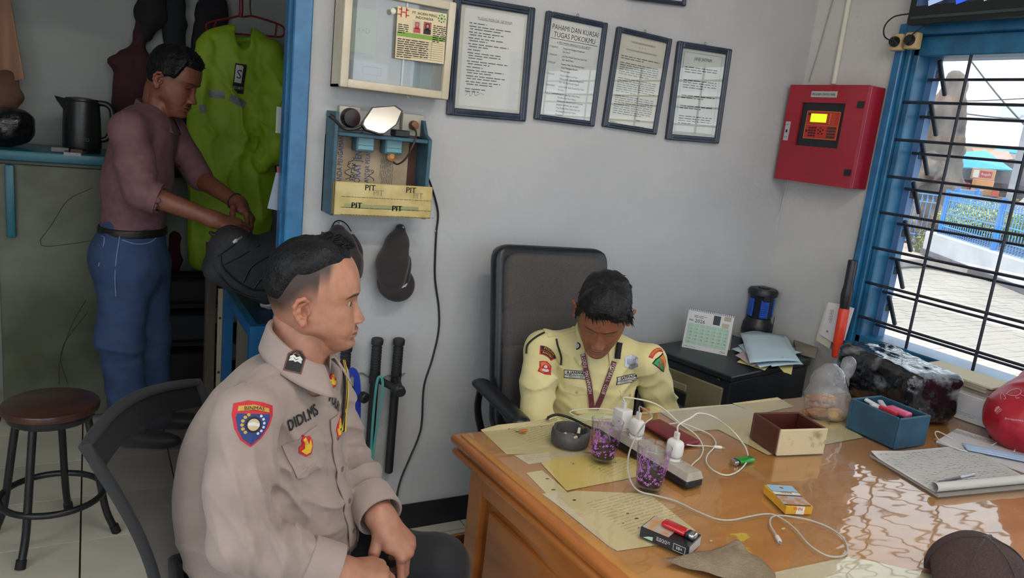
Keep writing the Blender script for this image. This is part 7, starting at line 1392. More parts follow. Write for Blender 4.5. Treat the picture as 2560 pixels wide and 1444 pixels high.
if D.ok:
    pt = thing; shp = [(-0.034, 0.034), (-0.01, 0.040), (0.014, 0.038), (0.035, 0.032), (0.036, 0.016), (0.030, -0.006), (0.018, -0.026), (0.0, -0.042), (-0.018, -0.030), (-0.030, -0.010), (-0.036, 0.014)]
    D.outline(m, shp, 0.0025, 0.002); pp_ = m.build('shield_patch', REDP, off)
    m = MB(); D.outline(m, [(x * 0.83, y * 0.83 - 0.003 if y < 0.02 else 0.017) for x, y in shp], 0.0034, 0.0006); m.build('blue_field', NVP, pp_); m = MB(); D.outline(m, [(-0.027, 0.030), (0.0, 0.0335), (0.027, 0.0275), (0.028, 0.020), (0.0, 0.0245), (-0.028, 0.021)], 0.0038, 0.0006); m.build('gold_field', GOLD, pp_)
    m = MB(); D.text(m, 'BINMAS', 0.0095, 0.0, 0.0272, 0.0048, sx=1.1, arc=-0.12 if False else 0.14); D.outline(m, disc(0.0145, 18, 0, -0.002), 0.0042, 0.0005); m.build('black_thread', BLKT, pp_); m = MB(); D.outline(m, disc(0.0108, 16, 0, -0.002), 0.0048, 0.0005); m.build('cream_disc', mat('patch_cream', 'b8a684', 0.7), pp_)
    m = MB(); D.outline(m, [(-0.0105, 0.001), (0.0, 0.003), (0.0105, 0.0), (0.0105, -0.005), (0.0, -0.0035), (-0.0105, -0.004)], 0.0054, 0.0004)
    for k in range(6): a = math.radians(-60 + k * 22); D.outline(m, disc(0.0025, 8, 0.0195 * math.cos(a), -0.001 + 0.019 * math.sin(a)), 0.0042, 0.0005)
    m.build('white_thread', WHTT, pp_); m = MB()
    for k in range(6): a = math.radians(120 + k * 22); D.outline(m, disc(0.0030, 8, 0.0195 * math.cos(a), -0.001 + 0.019 * math.sin(a)), 0.0042, 0.0005)
    m.build('gold_thread', GOLD, pp_)
def emblem(px, py, ang, w_, h_, parent, bv, red=True):
    D = Decal(bv, px, py, ang)
    if not D.ok: return
    m = MB(); sh_ = [(-0.5, -0.2), (-0.42, 0.1), (-0.25, 0.16), (-0.22, 0.38), (0.05, 0.5), (0.2, 0.36), (0.42, 0.3), (0.5, 0.05), (0.4, -0.25), (0.15, -0.48), (-0.2, -0.5)]; D.outline(m, [(x * w_, y * h_) for x, y in sh_], 0.0070, 0.003); o = m.build('emblem_patch', REDP, parent); m = MB(); D.outline(m, [(-0.40 * w_, -0.12 * h_), (-0.2 * w_, -0.25 * h_), (-0.12 * w_, 0.0), (-0.12 * w_, 0.38 * h_), (0.12 * w_, 0.38 * h_), (0.14 * w_, 0.0), (0.28 * w_, -0.05 * h_), (0.40 * w_, 0.18 * h_), (0.34 * w_, -0.18 * h_), (0.1 * w_, -0.38 * h_), (-0.15 * w_, -0.4 * h_)], 0.0082, 0.0005); m.build('yellow_thread', YEL, o); m = MB(); D.outline(m, [(-0.07 * w_, 0.05 * h_), (0.07 * w_, 0.05 * h_), (0.05 * w_, 0.28 * h_), (-0.05 * w_, 0.28 * h_)], 0.0090, 0.0004); m.build('pale_thread', GOLD, o)
D = Decal(BV, 768, 1128, 16)
if D.ok: m = MB(); D.outline(m, [(-0.040, 0.036), (0.040, 0.036), (0.040, -0.034), (0.020, -0.042), (-0.022, -0.046), (-0.040, -0.036)], 0.0048, 0.004); m.build('chest_pocket', TAU, off)
emblem(763, 1112, 14, 0.034, 0.044, off, BV)
D = Decal(BV, 757, 1044, 17)
if D.ok: m = MB(); D.text(m, 'DIDI.MS', 0.031, 0, 0, 0.003, sx=0.72, bold=0.0008); m.build('name_lettering', BLKT, off)
D = Decal(BV, 833, 1004, 8)
if D.ok: m = MB(); D.text(m, 'POLRI', 0.030, 0.004, 0, 0.003, sx=0.62, bold=0.0008); m.build('left_lettering', BLKT, off)
emblem(828, 952, 4, 0.030, 0.034, off, BV); emblem(842, 1066, 0, 0.026, 0.046, off, BV)
# front placket and buttons
pk = []
for k in range(14):
    t = k / 13; h = BV.ray_cast(Vector(PO(0.35, 0.012, -0.36 + 0.29 * t)), Vector(-Fo)); 
    if h[0] is not None and (not pk or abs(np.dot(np.array(h[0]) - pk[-1], Fo)) < 0.03): pk.append(np.array(h[0]) + Fo * 0.0022)
pk = np.array(pk); m = MB(); S_ = Lo; m.add(np.concatenate([pk - Lo * 0.017, pk + Lo * 0.017]), [(i, i + 1, len(pk) + i + 1, len(pk) + i) for i in range(len(pk) - 1)]); pl_ = m.build('placket', TAU, off, smooth=60); md = pl_.modifiers.new('s', 'SOLIDIFY'); md.thickness = 0.003
for k in (2, 5, 8, 11):
    if k < len(pk): m = MB(); m.lathe([(0.0055, 0), (0.0058, 0.0015), (0.004, 0.0022), (0, 0.0018)], pk[k] + Fo * 0.002, 14, basis(Lo, Fo)); m.build('button', mat('button_taupe', '6c5f5a', 0.4), pl_, smooth=40)
for W_, d_ in ((RW, nrm(RW - RE)), (LW, lw_d)):
    m = MB(); m.lathe([(0.0475, -0.038), (0.0505, -0.036), (0.0515, 0.020), (0.0505, 0.024), (0.0470, 0.024), (0.0445, 0.020), (0.0440, -0.02)], W_, 32, basis(np.cross(d_, (0, 0, 1)), d_)); m.build('cuff', TAU, off, smooth=50)
# collar patch, braided cord
cb_ = bvh_of(col_); D = Decal(cb_, 738, 903, -12)
if D.ok:
    m = MB(); shp = [(-0.018, -0.022), (0.018, -0.022), (0.018, 0.012), (0.006, 0.024), (-0.006, 0.024), (-0.018, 0.012)]; D.outline(m, shp, 0.003, 0.002); o = m.build('collar_tab', mat('tab_brown', '5e382e', 0.6), off); m = MB(); D.outline(m, [(x * 0.84, y * 0.86) for x, y in shp], 0.0042, 0.0004); m.build('tab_field', BLKT, o)
    m = MB()
    for dy in (-0.002, 0.0035): D.outline(m, [(-0.012, dy), (-0.006, dy + 0.004), (0.0, dy), (0.006, dy + 0.004), (0.012, dy), (0.012, dy + 0.004), (0.006, dy + 0.008), (0.0, dy + 0.004), (-0.006, dy + 0.008), (-0.012, dy + 0.004)], 0.005, 0.0003)
    m.build('tab_chevrons', WHTT, o)
def drape(pts, bv, r, off_=0.004, n=30):
    out = []
    for px, py in pts:
        D = Decal(bv, px, py)
        if D.ok: out.append(D.P + D.N * (off_ + r))
    return curve(out, n) if len(out) > 2 else None
for k, (dx, mt_) in enumerate(((0, YEL), (5, BLKT), (-4, BLKT), (9, YEL))):
    P = drape([(850 + dx * 0.4, 905), (857 + dx * 0.4, 950), (856 + dx * 0.5, 1000), (852 + dx * 0.5, 1040), (846 + dx, 1075)], BV, 0.003)
    if P is not None: m = MB(); m.tube(P, 0.0034, 6); m.build('braided_cord', mt_, off, smooth=60)
# trousers
s = Sdf(); DNV = mat('trousers_navy', '14161d', 0.8, col2='191c24', vscale=10, sheen=0.1); HPR = PO(-0.03, -0.09, -0.475); HPL = PO(-0.03, 0.09, -0.475); KR = V(0.575, 1.115, 0.535); KL = V(0.690, 1.415, 0.545)
s.ell(PO(-0.04, 0, -0.475), (0.15, 0.175, 0.09), np.stack([Fo, Lo, V(0, 0, 1)], 1), 0.04); s.chain([HPR, (HPR + KR) / 2 + V(0, 0, 0.01), KR, V(0.585, 1.10, 0.30), V(0.57, 1.12, 0.09)], [0.095, 0.086, 0.068, 0.065, 0.058], 0.04); s.chain([HPL, (HPL + KL) / 2 + V(0, 0, 0.01), KL, V(0.72, 1.42, 0.30), V(0.70, 1.46, 0.09)], [0.095, 0.086, 0.070, 0.065, 0.058], 0.04)
s.disp = cloth_disp(21, 0.004, 0.001, ((KL + V(-0.08, 0.02, 0.0), 0.10, V(1, -0.3, 0), 80, 0.003),), 9, 30); s.build('trousers', DNV, 0.008, off)
def shoe(parent, p, d, mt, L_=0.26, sole='1a1a1a'):
    d = nrm(d); B = basis(d, (0, 0, 1)); s = Sdf(); s.ell(p + d * 0.10 + V(0, 0, 0.038), (0.13, 0.045, 0.04), B, 0.03); s.ell(p + d * 0.0 + V(0, 0, 0.055), (0.055, 0.042, 0.06), B, 0.04); s.fun(lambda P: 0.004 - P[:, 2], 0.004, 'i'); s.build('shoe', mt, 0.008, parent)
SHO = mat('shoe_black', '17171a', 0.3); shoe(off, V(0.57, 1.12, 0), V(0.6, -0.7, 0), SHO); shoe(off, V(0.70, 1.46, 0), V(0.8, -0.5, 0), SHO)
# ---------------------------------------------------------------- guard at the desk in pale yellow shirt
YSH = mat('yellow_shirt', 'cdc38c', 0.75, col2='d4ca95', vscale=8, bump=0.10, bscale=900, sheen=0.1); SK2 = '8c5841'
Cg = V(1.462, 1.955, 0.885); Fg_ = nrm(V(-0.53, -0.85, 0)); Lg = V(-Fg_[1], Fg_[0], 0); BG = np.stack([Fg_, Lg, V(0, 0, 1)], 1)
def PG(f, l, u): return Cg + f * Fg_ + l * Lg + V(0, 0, u)
gd = thing('person', 'seated man in pale yellow uniform shirt with lanyard, head bowed at the desk', 'person', (Cg[0], Cg[1], 0.0))
HG = V(*ony(1507, 783, 1.87)); fw_ = nrm(V(-0.60, -0.80, 0)); hf = fw_ * math.cos(math.radians(36)) - V(0, 0, 1) * math.sin(math.radians(36))
hg = Head(HG, hf, V(0.03, -0.02, 1), 1.02, fat=0.0, nose=1.0, eye_open=0.0008)
def tone_gd(s, T, Z, x, sk):
    c = np.tile(sk, (*T.shape, 1)); ax = np.abs(x); at = np.abs(T); fr = np.cos(T) > 0.2; dk_ = np.array(rgb('140e0c')[:3])
    w = np.exp(-(ax / 0.0235) ** 4) * G(Z, -0.0775, 0.0085) * fr; c = c * (1 - 0.6 * w[..., None]) + np.array(rgb('7a4540')[:3]) * 0.6 * w[..., None]
    bz = 0.0180 + 0.004 * np.sin((ax - 0.012) / 0.042 * math.pi); w = sst(0.0036, 0.0018, np.abs(Z - bz)) * sst(0.010, 0.016, ax) * sst(0.056, 0.046, ax) * fr; c = c * (1 - 0.8 * w[..., None]) + dk_ * 0.8 * w[..., None]
    w = 0.75 * G(Z, -0.003 - 0.15 * (ax - 0.03) ** 2 / 0.01, 0.0014) * sst(0.017, 0.012, np.abs(ax - 0.031)) * fr; c = c * (1 - w[..., None]) + dk_ * w[..., None]
    w = 0.30 * G(Z, -0.062, 0.006) * sst(0.03, 0.012, ax) * fr; c = c * (1 - w[..., None]) + dk_ * w[..., None]; w = 0.6 * G(Z, -0.0515, 0.0022) * G(ax, 0.0085, 0.004) * fr; c = c * (1 - w[..., None]) + dk_ * w[..., None]  # upper lip stubble; nostril shade painted as dark skin colour
    w = sst(-0.01, 0.03, Z) * sst(1.0, 1.2, at); c = c * (1 - 0.9 * w[..., None]) + dk_ * 0.9 * w[..., None]; return c
v, F_, col = hg.mesh(SK2, tone_gd); parts = [(v, F_, col), hg.ear(-1, SK2), hg.ear(1, SK2)]
nk = Sdf(); nk.cap(PG(-0.03, 0, -0.02), HG + hg.B @ V(-0.045, 0, -0.06), 0.054, 0.052, 0.02); nk.cap(PG(-0.02, 0, -0.03), PG(-0.03, 0, -0.1), 0.05, 0.055, 0.02); parts.append(skin_part(nk, 0.007, SK2))
GRS = PG(0.0, -0.178, -0.035); GLS = PG(0.0, 0.178, -0.035); GRE = V(1.225, 1.905, 0.655); GLE = V(1.745, 1.90, 0.645); GRW = V(1.335, 1.76, 0.615); GLW = V(1.50, 1.745, 0.615)
for W_, E_, sd, n_ in ((GRW, GRE, 1, V(0.6, 0.2, 0.7)), (GLW, GLE, -1, V(-0.6, 0.2, 0.7))):
    h_ = hand(W_ + nrm(W_ - E_) * 0.03, nrm(W_ - E_) + V(0, 0, -0.1), n_, ((0.5, 0.7, 0.4),) * 4, sc=0.95, side=sd); h_.cap(E_, W_, 0.036, 0.026, 0.02); parts.append(skin_part(h_, 0.0045, SK2))
join_body('body', parts, SKINM, gd)
def th_gd(T, Z):
    at = np.abs(T); lim = np.where(at < 0.75, 0.062 + 0.006 * np.sin(T * 5 + 1) - 0.008 * sst(0.15, 0.5, T) , 0.062 - 0.060 * sst(0.75, 1.15, at) - 0.045 * sst(1.3, 2.2, at)); return -0.005 + (0.026 + 0.010 * sst(1.2, 0.0, at)) * sst(lim - 0.004, lim + 0.020, Z) * (1 - 0.6 * sst(0.9, 1.4, at) + 0.3 * sst(1.8, 2.4, at))
hg.hair('hair', th_gd, HAIR, gd, 9, 0.004, (22, 60, 40), 700, 0.022, lambda a, z: (1.1, 0.5, -0.55) if abs(a) < 1.3 else (0.1, 0.1, -1.0), 0.010)
s = Sdf(); tor = Sdf(); tor.ecap(PG(-0.03, 0, -0.08), PG(-0.01, 0, -0.22), (0.150, 0.098), (0.150, 0.106), Lg, 0.04); tor.ell(PG(0.0, 0, -0.33), (0.115, 0.150, 0.12), BG, 0.04); tor.cap(PG(-0.035, -0.045, -0.005), GRS, 0.042, 0.050, 0.03); tor.cap(PG(-0.035, 0.045, -0.005), GLS, 0.042, 0.050, 0.03); s.grp(tor, 0.01)
for a_, b_, c_ in ((GRS, GRE, GRW), (GLS, GLE, GLW)): ar = Sdf(); ar.chain([a_, (a_ + b_) / 2, b_, c_], [0.058, 0.057, 0.053, 0.042], 0.02); s.grp(ar, 0.016)
s.cap(PG(-0.01, 0, 0.0), PG(-0.01, 0, 0.12), 0.058, 0.072, 0.01, 's')
s.disp = cloth_disp(31, 0.005, 0.0012, ((PG(0.1, 0.0, -0.20), 0.12, V(0.3, 0, 1), 95, 0.0045), (GLE + V(0, -0.03, 0.09), 0.10, V(0.5, 0, 1), 105, 0.006), (GRE + V(0, -0.03, 0.09), 0.10, V(-0.5, 0, 1), 105, 0.006), (PG(0.05, -0.13, -0.12), 0.08, V(0.7, 0, 0.7), 120, 0.005), (PG(0.05, 0.13, -0.12), 0.08, V(-0.7, 0, 0.7), 120, 0.005)), 11, 36)
gs = s.build('shirt', YSH, 0.0055, gd); GBV = bvh_of(gs)
gcol = collar(gd, PG(-0.025, 0, -0.01), Fg_, YSH, 0.064, 0.096, 0.086, 0.022, 0.042, 0.042, 26)
strap(GBV, gd, 1405, 830, 18, 0.040, 0.115, 'shoulder_strap', YSH); strap(GBV, gd, 1605, 838, 152, 0.040, 0.11, 'shoulder_strap', YSH)
def gk(x, y): return (1320 + x / 6.563, 820 + y / 6.563)
def patch(bv, parent, pos, ang, shp, name, mt, off_=0.0025, t=0.0018):
    D = Decal(bv, *pos, ang)
    if not D.ok: return None, None
    m = MB(); D.outline(m, shp, off_, t); return D, m.build(name, mt, parent)
def arcband(r0, r1, a0, a1, cy, n=10): return [(r1 * math.sin(math.radians(a)), r1 * math.cos(math.radians(a)) + cy) for a in np.linspace(a0, a1, n)] + [(r0 * math.sin(math.radians(a)), r0 * math.cos(math.radians(a)) + cy) for a in np.linspace(a1, a0, n)]
D, o = patch(GBV, gd, gk(335, 400), -30, arcband(0.048, 0.078, -26, 26, -0.063), 'arm_tab', REDP)
if D:
    m = MB(); D.outline(m, arcband(0.0640, 0.0765, -24, 24, -0.063), 0.0036, 0.0005); D.outline(m, arcband(0.0500, 0.0605, -22, 22, -0.063), 0.0036, 0.0005); m.build('black_band', BLKT, o); m = MB(); D.text(m, 'POLDA', 0.0115, 0, 0.0068, 0.0046, arc=0.0698, sx=1.1); D.text(m, 'BANTEN', 0.0090, 0, -0.0082, 0.0046, arc=0.0548); m.build('yellow_lettering', YEL, o)
D, o = patch(GBV, gd, gk(285, 650), -6, [(-0.021, 0.020), (0.004, 0.024), (0.022, 0.014), (0.019, -0.004), (0.021, -0.020), (0.0, -0.024), (-0.024, -0.016), (-0.019, 0.0)], 'arm_shield', REDP)
if D:
    m = MB(); D.outline(m, [(-0.017, 0.016), (0.003, 0.019), (0.017, 0.010), (0.014, -0.003), (-0.004, -0.02), (-0.018, -0.013), (-0.014, 0.0)], 0.0034, 0.0005); m.build('orange_field', ORG_, o); m = MB(); D.outline(m, disc(0.0145, 16, 0.001, -0.004), 0.004, 0.0005); m.build('red_disc', REDP, o)
    m = MB(); D.outline(m, [(-0.012, -0.008), (-0.006, -0.006), (0.0, -0.008), (0.006, -0.006), (0.012, -0.008), (0.010, -0.014), (0, -0.0165), (-0.010, -0.014)], 0.0047, 0.0004); D.outline(m, disc(0.0055, 10, 0.0, 0.002), 0.0047, 0.0004); m.build('white_thread', WHTT, o)
def nameplate(pos, ang, l1, l2, s1):
    D, o = patch(GBV, gd, pos, ang, [(-0.042, -0.0135), (0.042, -0.0135), (0.042, 0.0135), (-0.042, 0.0135)], 'name_tape', BLKT)
    if not D: return
    m = MB(); D.outline(m, [(-0.040, -0.0015), (0.040, -0.0015), (0.040, 0.0115), (-0.040, 0.0115)], 0.0035, 0.0004); D.outline(m, [(-0.040, -0.0115), (0.040, -0.0115), (0.040, -0.0035), (-0.040, -0.0035)], 0.0035, 0.0004); m.build('white_field', WHTT, o); m = MB(); D.text(m, l1, 0.0135, 0, 0.005, 0.0044, sx=s1, bold=0.0004); D.text(m, l2, 0.0080, 0, -0.0075, 0.0044, sx=1.0); m.build('lettering', BLKT, o)
nameplate(gk(795, 760), -3, 'A.JANWAR', 'REG:27.21.800', 0.95); nameplate(gk(1625, 832), 8, 'SATPAM', 'PT.HORN MING', 1.25)
D, o = patch(GBV, gd, gk(1700, 560), 0, [(-0.022, 0.016), (-0.012, 0.020), (0.0, 0.026), (0.014, 0.020), (0.023, 0.014), (0.021, -0.002), (0.022, -0.012), (0.012, -0.018), (0.0, -0.025), (-0.012, -0.018), (-0.022, -0.012), (-0.020, 0.0)], 'silver_badge', mat('badge_silver', 'a6a9b4', 0.35, metal=0.5))
if D:
    m = MB()
    for k in range(7): D.outline(m, [(-0.013 + k * 0.0042, -0.012 + abs(k - 3) * 0.002), (-0.0115 + k * 0.0042, -0.012 + abs(k - 3) * 0.002), (-0.0118 + k * 0.0042, 0.012), (-0.0128 + k * 0.0042, 0.012)], 0.0036, 0.0005)
    m.build('badge_relief', mat('badge_dark', '5c606c', 0.5), o)
D, o = patch(GBV, gd, gk(2100, 370), 38, arcband(0.050, 0.064, -30, 30, -0.057), 'arm_tab', REDP)
if D: m = MB(); D.text(m, 'TANGERANG', 0.0105, 0, 0.0, 0.004, arc=0.057, sx=0.85); m.build('yellow_lettering', YEL, o)
D, o = patch(GBV, gd, gk(2170, 600), 8, [(-0.026, 0.010), (-0.012, 0.022), (0.008, 0.028), (0.026, 0.030), (0.026, 0.005), (0.018, -0.034), (0.0, -0.018)], 'arm_shield', BLKT)
if D:
    m = MB(); D.outline(m, [(-0.023, 0.010), (-0.010, 0.020), (0.002, 0.024), (0.015, -0.028), (0.0, -0.014)], 0.0035, 0.0005); m.build('green_field', GRN, o); m = MB(); D.outline(m, [(0.003, 0.024), (0.023, 0.027), (0.023, 0.005), (0.017, -0.026)], 0.0035, 0.0005); m.build('orange_field', ORG_, o)
    m = MB()
    for pts in ([(-0.006, -0.010), (-0.003, -0.010), (-0.003, 0.014), (-0.006, 0.014)], [(0.009, -0.010), (0.012, -0.010), (0.012, 0.016), (0.009, 0.016)], [(-0.004, 0.001), (0.010, 0.002), (0.010, 0.005), (-0.004, 0.004)]): D.outline(m, pts, 0.0046, 0.0004)
    m.build('red_letter', REDP, o)
gcb = bvh_of(gcol)
for pos in (gk(812, 295), gk(1618, 318)):
    D = Decal(gcb, *pos, 0)
    if D.ok: m = MB(); D.outline(m, disc(0.0125, 18), 0.003, 0.002); o = m.build('collar_badge', BLKT, gd); m = MB(); D.outline(m, disc(0.0088, 14), 0.0044, 0.0004); m.build('silver_disc', mat('badge_silver2', 'b0b0b8', 0.5), o)
for pos, ang in ((gk(790, 990), -2), (gk(1640, 1050), 6)):
    D, o = patch(GBV, gd, pos, ang, [(-0.038, 0.016), (0.038, 0.016), (0.038, -0.014), (0.0, -0.022), (-0.038, -0.014)], 'pocket_flap', YSH, 0.003, 0.002)
    if D: m = MB(); m.lathe([(0.0052, 0), (0.0055, 0.0012), (0.0035, 0.002), (0, 0.0016)], D.drop([(0.004, -0.010)], 0.0042)[0], 14, basis(D.u, D.N)); m.build('button', mat('button_cream', 'b0a67c', 0.4), o, smooth=40)
# lanyard
def lany(pts, letters, ang_list):
    P = drape([gk(*p) for p in pts], GBV, 0.001, 0.008, 26)
    if P is None: return
    T = np.gradient(P, axis=0); S_ = np.cross(T, nrm(CAM - P.mean(0))); S_ /= np.linalg.norm(S_, axis=1, keepdims=True); m = MB(); w_ = 0.0085; m.add(np.concatenate([P - S_ * w_, P + S_ * w_]), [(i, i + 1, len(P) + i + 1, len(P) + i) for i in range(len(P) - 1)]); o = m.build('lanyard', mat('lanyard_maroon', '5a1a22', 0.6, col2='66202a', vscale=40), gd); md = o.modifiers.new('s', 'SOLIDIFY'); md.thickness = 0.001
    n_ = nrm(CAM - P.mean(0)); m = MB(); L_ = np.concatenate([[0], np.cumsum(np.linalg.norm(np.diff(P, axis=0), axis=1))]); txt, t0, t1, flip = letters
    for k, ch_ in enumerate(txt):
        if ch_ == ' ': continue
        d = L_[-1] * (t0 + (t1 - t0) * k / (len(txt) - 1)); p = np.array([np.interp(d, L_, P[:, a]) for a in range(3)]); i = min(np.searchsorted(L_, d), len(P) - 1); tg = nrm(T[i]) * (-1 if flip else 1); m.text(ch_, 0.0165, p + n_ * 0.0016, tg, np.cross(n_, tg), sx=0.75)
    m.build('lettering', WHTT, o)
lany([(905, 430), (935, 560), (965, 720), (1000, 900), (1025, 1080), (1035, 1220), (1040, 1330)], ('HORNMING FOOTB', 0.70, 0.02, True), None)
lany([(1400, 545), (1360, 660), (1305, 820), (1250, 980), (1190, 1130), (1140, 1250), (1110, 1330)], ('FOOTBALL CLUB', 0.05, 0.66, False), None)
D = Decal(gcb, *gk(1445, 440), 0)
m = MB(); P = drape([gk(1470, 260), gk(1455, 340), gk(1445, 430), gk(1440, 510)], gcb if D.ok else GBV, 0.002, 0.008, 12)
if P is not None: S_ = np.cross(np.gradient(P, axis=0), nrm(CAM - P.mean(0))); S_ /= np.linalg.norm(S_, axis=1, keepdims=True); m.add(np.concatenate([P - S_ * 0.0095, P + S_ * 0.0095]), [(i, i + 1, len(P) + i + 1, len(P) + i) for i in range(len(P) - 1)]); o = m.build('microphone_clip', BLKT, gd, smooth=60); md = o.modifiers.new('s', 'SOLIDIFY'); md.thickness = 0.005; m = MB(); m.tube([P[6] + nrm(CAM - P[6]) * 0.004, P[10] + nrm(CAM - P[10]) * 0.004], 0.0012, 5); m.build('clip_slot', WHTT, o)
for pts in ([(270, 85), (150, 150), (60, 220), (0, 300), (-10, 420)], [(460, 185), (480, 280), (515, 380), (545, 480), (540, 600)]):
    P = drape([gk(*p) for p in pts], GBV, 0.003, 0.002, 20)
    if P is not None: m = MB(); m.tube(P, 0.0032, 6); m.build('shoulder_cord', BLKT, gd, smooth=60)
s = Sdf(); KH = mat('trousers_dark_brown', '231d1a', 0.8); HR_, HL_ = PG(-0.02, -0.09, -0.42), PG(-0.02, 0.09, -0.42); s.ell(PG(-0.02, 0, -0.40), (0.13, 0.165, 0.08), BG, 0.04)
s.chain([HR_, V(1.16, 1.60, 0.50), V(1.17, 1.62, 0.10)], [0.085, 0.065, 0.052], 0.04); s.chain([HL_, V(1.42, 1.48, 0.50), V(1.45, 1.52, 0.10)], [0.085, 0.065, 0.052], 0.04); s.build('trousers', KH, 0.012, gd); shoe(gd, V(1.17, 1.62, 0), V(-0.4, -0.8, 0), SHO); shoe(gd, V(1.45, 1.52, 0), V(-0.3, -0.9, 0), SHO)

# ---------------------------------------------------------------- standing man in mauve shirt
MAU = mat('mauve_shirt', '6b4a50', 0.8, col2='745258', vscale=30, bump=0.15, bscale=500); JN = mat('denim', '2a3f62', 0.85, col2='344c72', vscale=14, vcon=(0.3, 0.7), bump=0.15, bscale=700); SK3 = '7a4a38'
st = thing('person', 'standing man in mauve shirt and blue jeans searching in a backpack', 'person', (0.19, 3.55, 0.0))
Q = lambda px, py, y=3.5: V(*ony(px, py, y))
HS = Q(433, 200, 3.47); fS = nrm(V(0.84, -0.50, -0.36)); hs = Head(HS, fS, V(0.05, 0, 1), 1.06, fat=0.002, nose=1.1, eye_open=0.0015)
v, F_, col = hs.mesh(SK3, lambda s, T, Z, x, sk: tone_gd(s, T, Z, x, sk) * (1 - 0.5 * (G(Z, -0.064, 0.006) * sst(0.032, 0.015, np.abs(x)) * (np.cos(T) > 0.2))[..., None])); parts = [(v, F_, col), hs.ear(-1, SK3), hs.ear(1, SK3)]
nk = Sdf(); nk.cap(Q(392, 285, 3.52), HS + hs.B @ V(-0.035, 0, -0.06), 0.062, 0.058, 0.03); nk.cap(Q(385, 310, 3.52), Q(380, 350, 3.52), 0.05, 0.06, 0.03); parts.append(skin_part(nk, 0.008, SK3))
SS, SE, SW = Q(322, 325, 3.34), Q(352, 480, 3.24), Q(535, 548, 3.18); TS, TE, TW = Q(425, 325, 3.66), Q(500, 445, 3.60), Q(598, 510, 3.36)
h1_ = hand(SW, nrm(SW - SE) + V(0.05, 0.1, 0.05), V(0.1, 0.5, -0.8), ((0.35, 0.6, 0.3), (0.45, 0.7, 0.4), (0.5, 0.8, 0.4), (0.6, 0.8, 0.4)), sc=1.05, side=1); h1_.cap(SE, SW, 0.045, 0.029, 0.02); parts.append(skin_part(h1_, 0.004, SK3))
h2_ = hand(TW, nrm(TW - TE) + V(0.0, -0.1, -0.35), V(-0.3, -0.4, -0.8), ((0.4, 0.5, 0.3), (0.5, 0.6, 0.4), (0.6, 0.7, 0.4), (0.6, 0.8, 0.4)), sc=1.05, side=-1); h2_.cap(TE, TW, 0.043, 0.028, 0.02); parts.append(skin_part(h2_, 0.004, SK3)); join_body('body', parts, SKINM, st)
def th_st(T, Z):
    at = np.abs(T); lim = np.where(at < 0.8, 0.072, 0.072 - 0.062 * sst(0.8, 1.15, at) - 0.05 * sst(1.3, 2.2, at)); return -0.005 + 0.020 * sst(lim - 0.004, lim + 0.02, Z) * (1 - 0.35 * sst(1.0, 1.6, at))
hs.hair('hair', th_st, HAIR, st, 13, 0.003, (60, 60, 60), 250, 0.012, lambda a, z: (0.2, 0, -0.2), 0.010)
Fs = nrm(V(0.90, -0.43, 0)); Ls_ = V(-Fs[1], Fs[0], 0); BSs = np.stack([Fs, Ls_, V(0, 0, 1)], 1)
s = Sdf(); s.ecap(Q(362, 345, 3.5), Q(345, 455, 3.5), (0.165, 0.115), (0.150, 0.120), Ls_, 0.05); s.ecap(Q(345, 455, 3.5), Q(335, 575, 3.5), (0.150, 0.122), (0.145, 0.118), Ls_, 0.05); s.cap(Q(380, 300, 3.48), SS, 0.05, 0.062, 0.04); s.cap(Q(390, 300, 3.54), TS, 0.05, 0.06, 0.04)
s.chain([SS, (SS + SE) / 2, SE], [0.066, 0.066, 0.064], 0.035); s.cap(SE, SE + nrm(SW - SE) * 0.05, 0.064, 0.060, 0.02); s.chain([TS, TE], [0.062, 0.055], 0.035); s.cap(SE + nrm(SW - SE) * 0.07, SE + nrm(SW - SE) * 0.2, 0.05, 0.06, 0.008, 's'); zb = Q(330, 575, 3.5)[2]; s.fun(lambda P: (zb - 0.01) - P[:, 2], 0.006, 'i'); s.cap(Q(392, 285, 3.52) + V(0, 0, 0.02), Q(400, 240, 3.52), 0.066, 0.075, 0.01, 's')
s.disp = cloth_disp(41, 0.006, 0.0012, ((SE + V(0, 0, 0.08), 0.10, V(0.3, 0, 1), 80, 0.005), (Q(330, 540, 3.4), 0.14, V(0.2, 0, 1), 70, 0.005)), 10, 30); ss = s.build('shirt', MAU, 0.007, st); collar(st, Q(388, 298, 3.51), Fs, MAU, 0.066, 0.092, 0.075, 0.01, 0.04, 0.03, 24)
SBV = bvh_of(ss); P = drape([(425, 320), (440, 380), (447, 440), (447, 500), (440, 560)], SBV, 0.001, 0.002, 16)
if P is not None: m = MB(); m.tube(P, 0.004, 5, flat=0.4); m.build('placket_edge', mat('mauve_dark', '4c343a', 0.8), st)
for px, py in ((448, 335), (450, 415), (447, 465)):
    D = Decal(SBV, px, py)
    if D.ok: m = MB(); m.lathe([(0.006, 0), (0.006, 0.002), (0, 0.002)], D.P + D.N * 0.003, 10, basis(D.u, D.N)); m.build('button', mat('button_maroon', '3c1c22', 0.4), st)
s = Sdf(); zh = zb; s.ecap(Q(333, 572, 3.5), Q(328, 650, 3.5), (0.142, 0.118), (0.158, 0.138), Ls_, 0.04); s.ell(Q(275, 640, 3.45), (0.075, 0.10, 0.09), None, 0.05)
s.chain([Q(315, 660, 3.42), Q(300, 840, 3.45), Q(325, 1050, 3.50)], [0.108, 0.085, 0.078], 0.05); s.chain([Q(360, 660, 3.58), Q(372, 840, 3.60), Q(385, 1035, 3.66)], [0.105, 0.083, 0.075], 0.05)
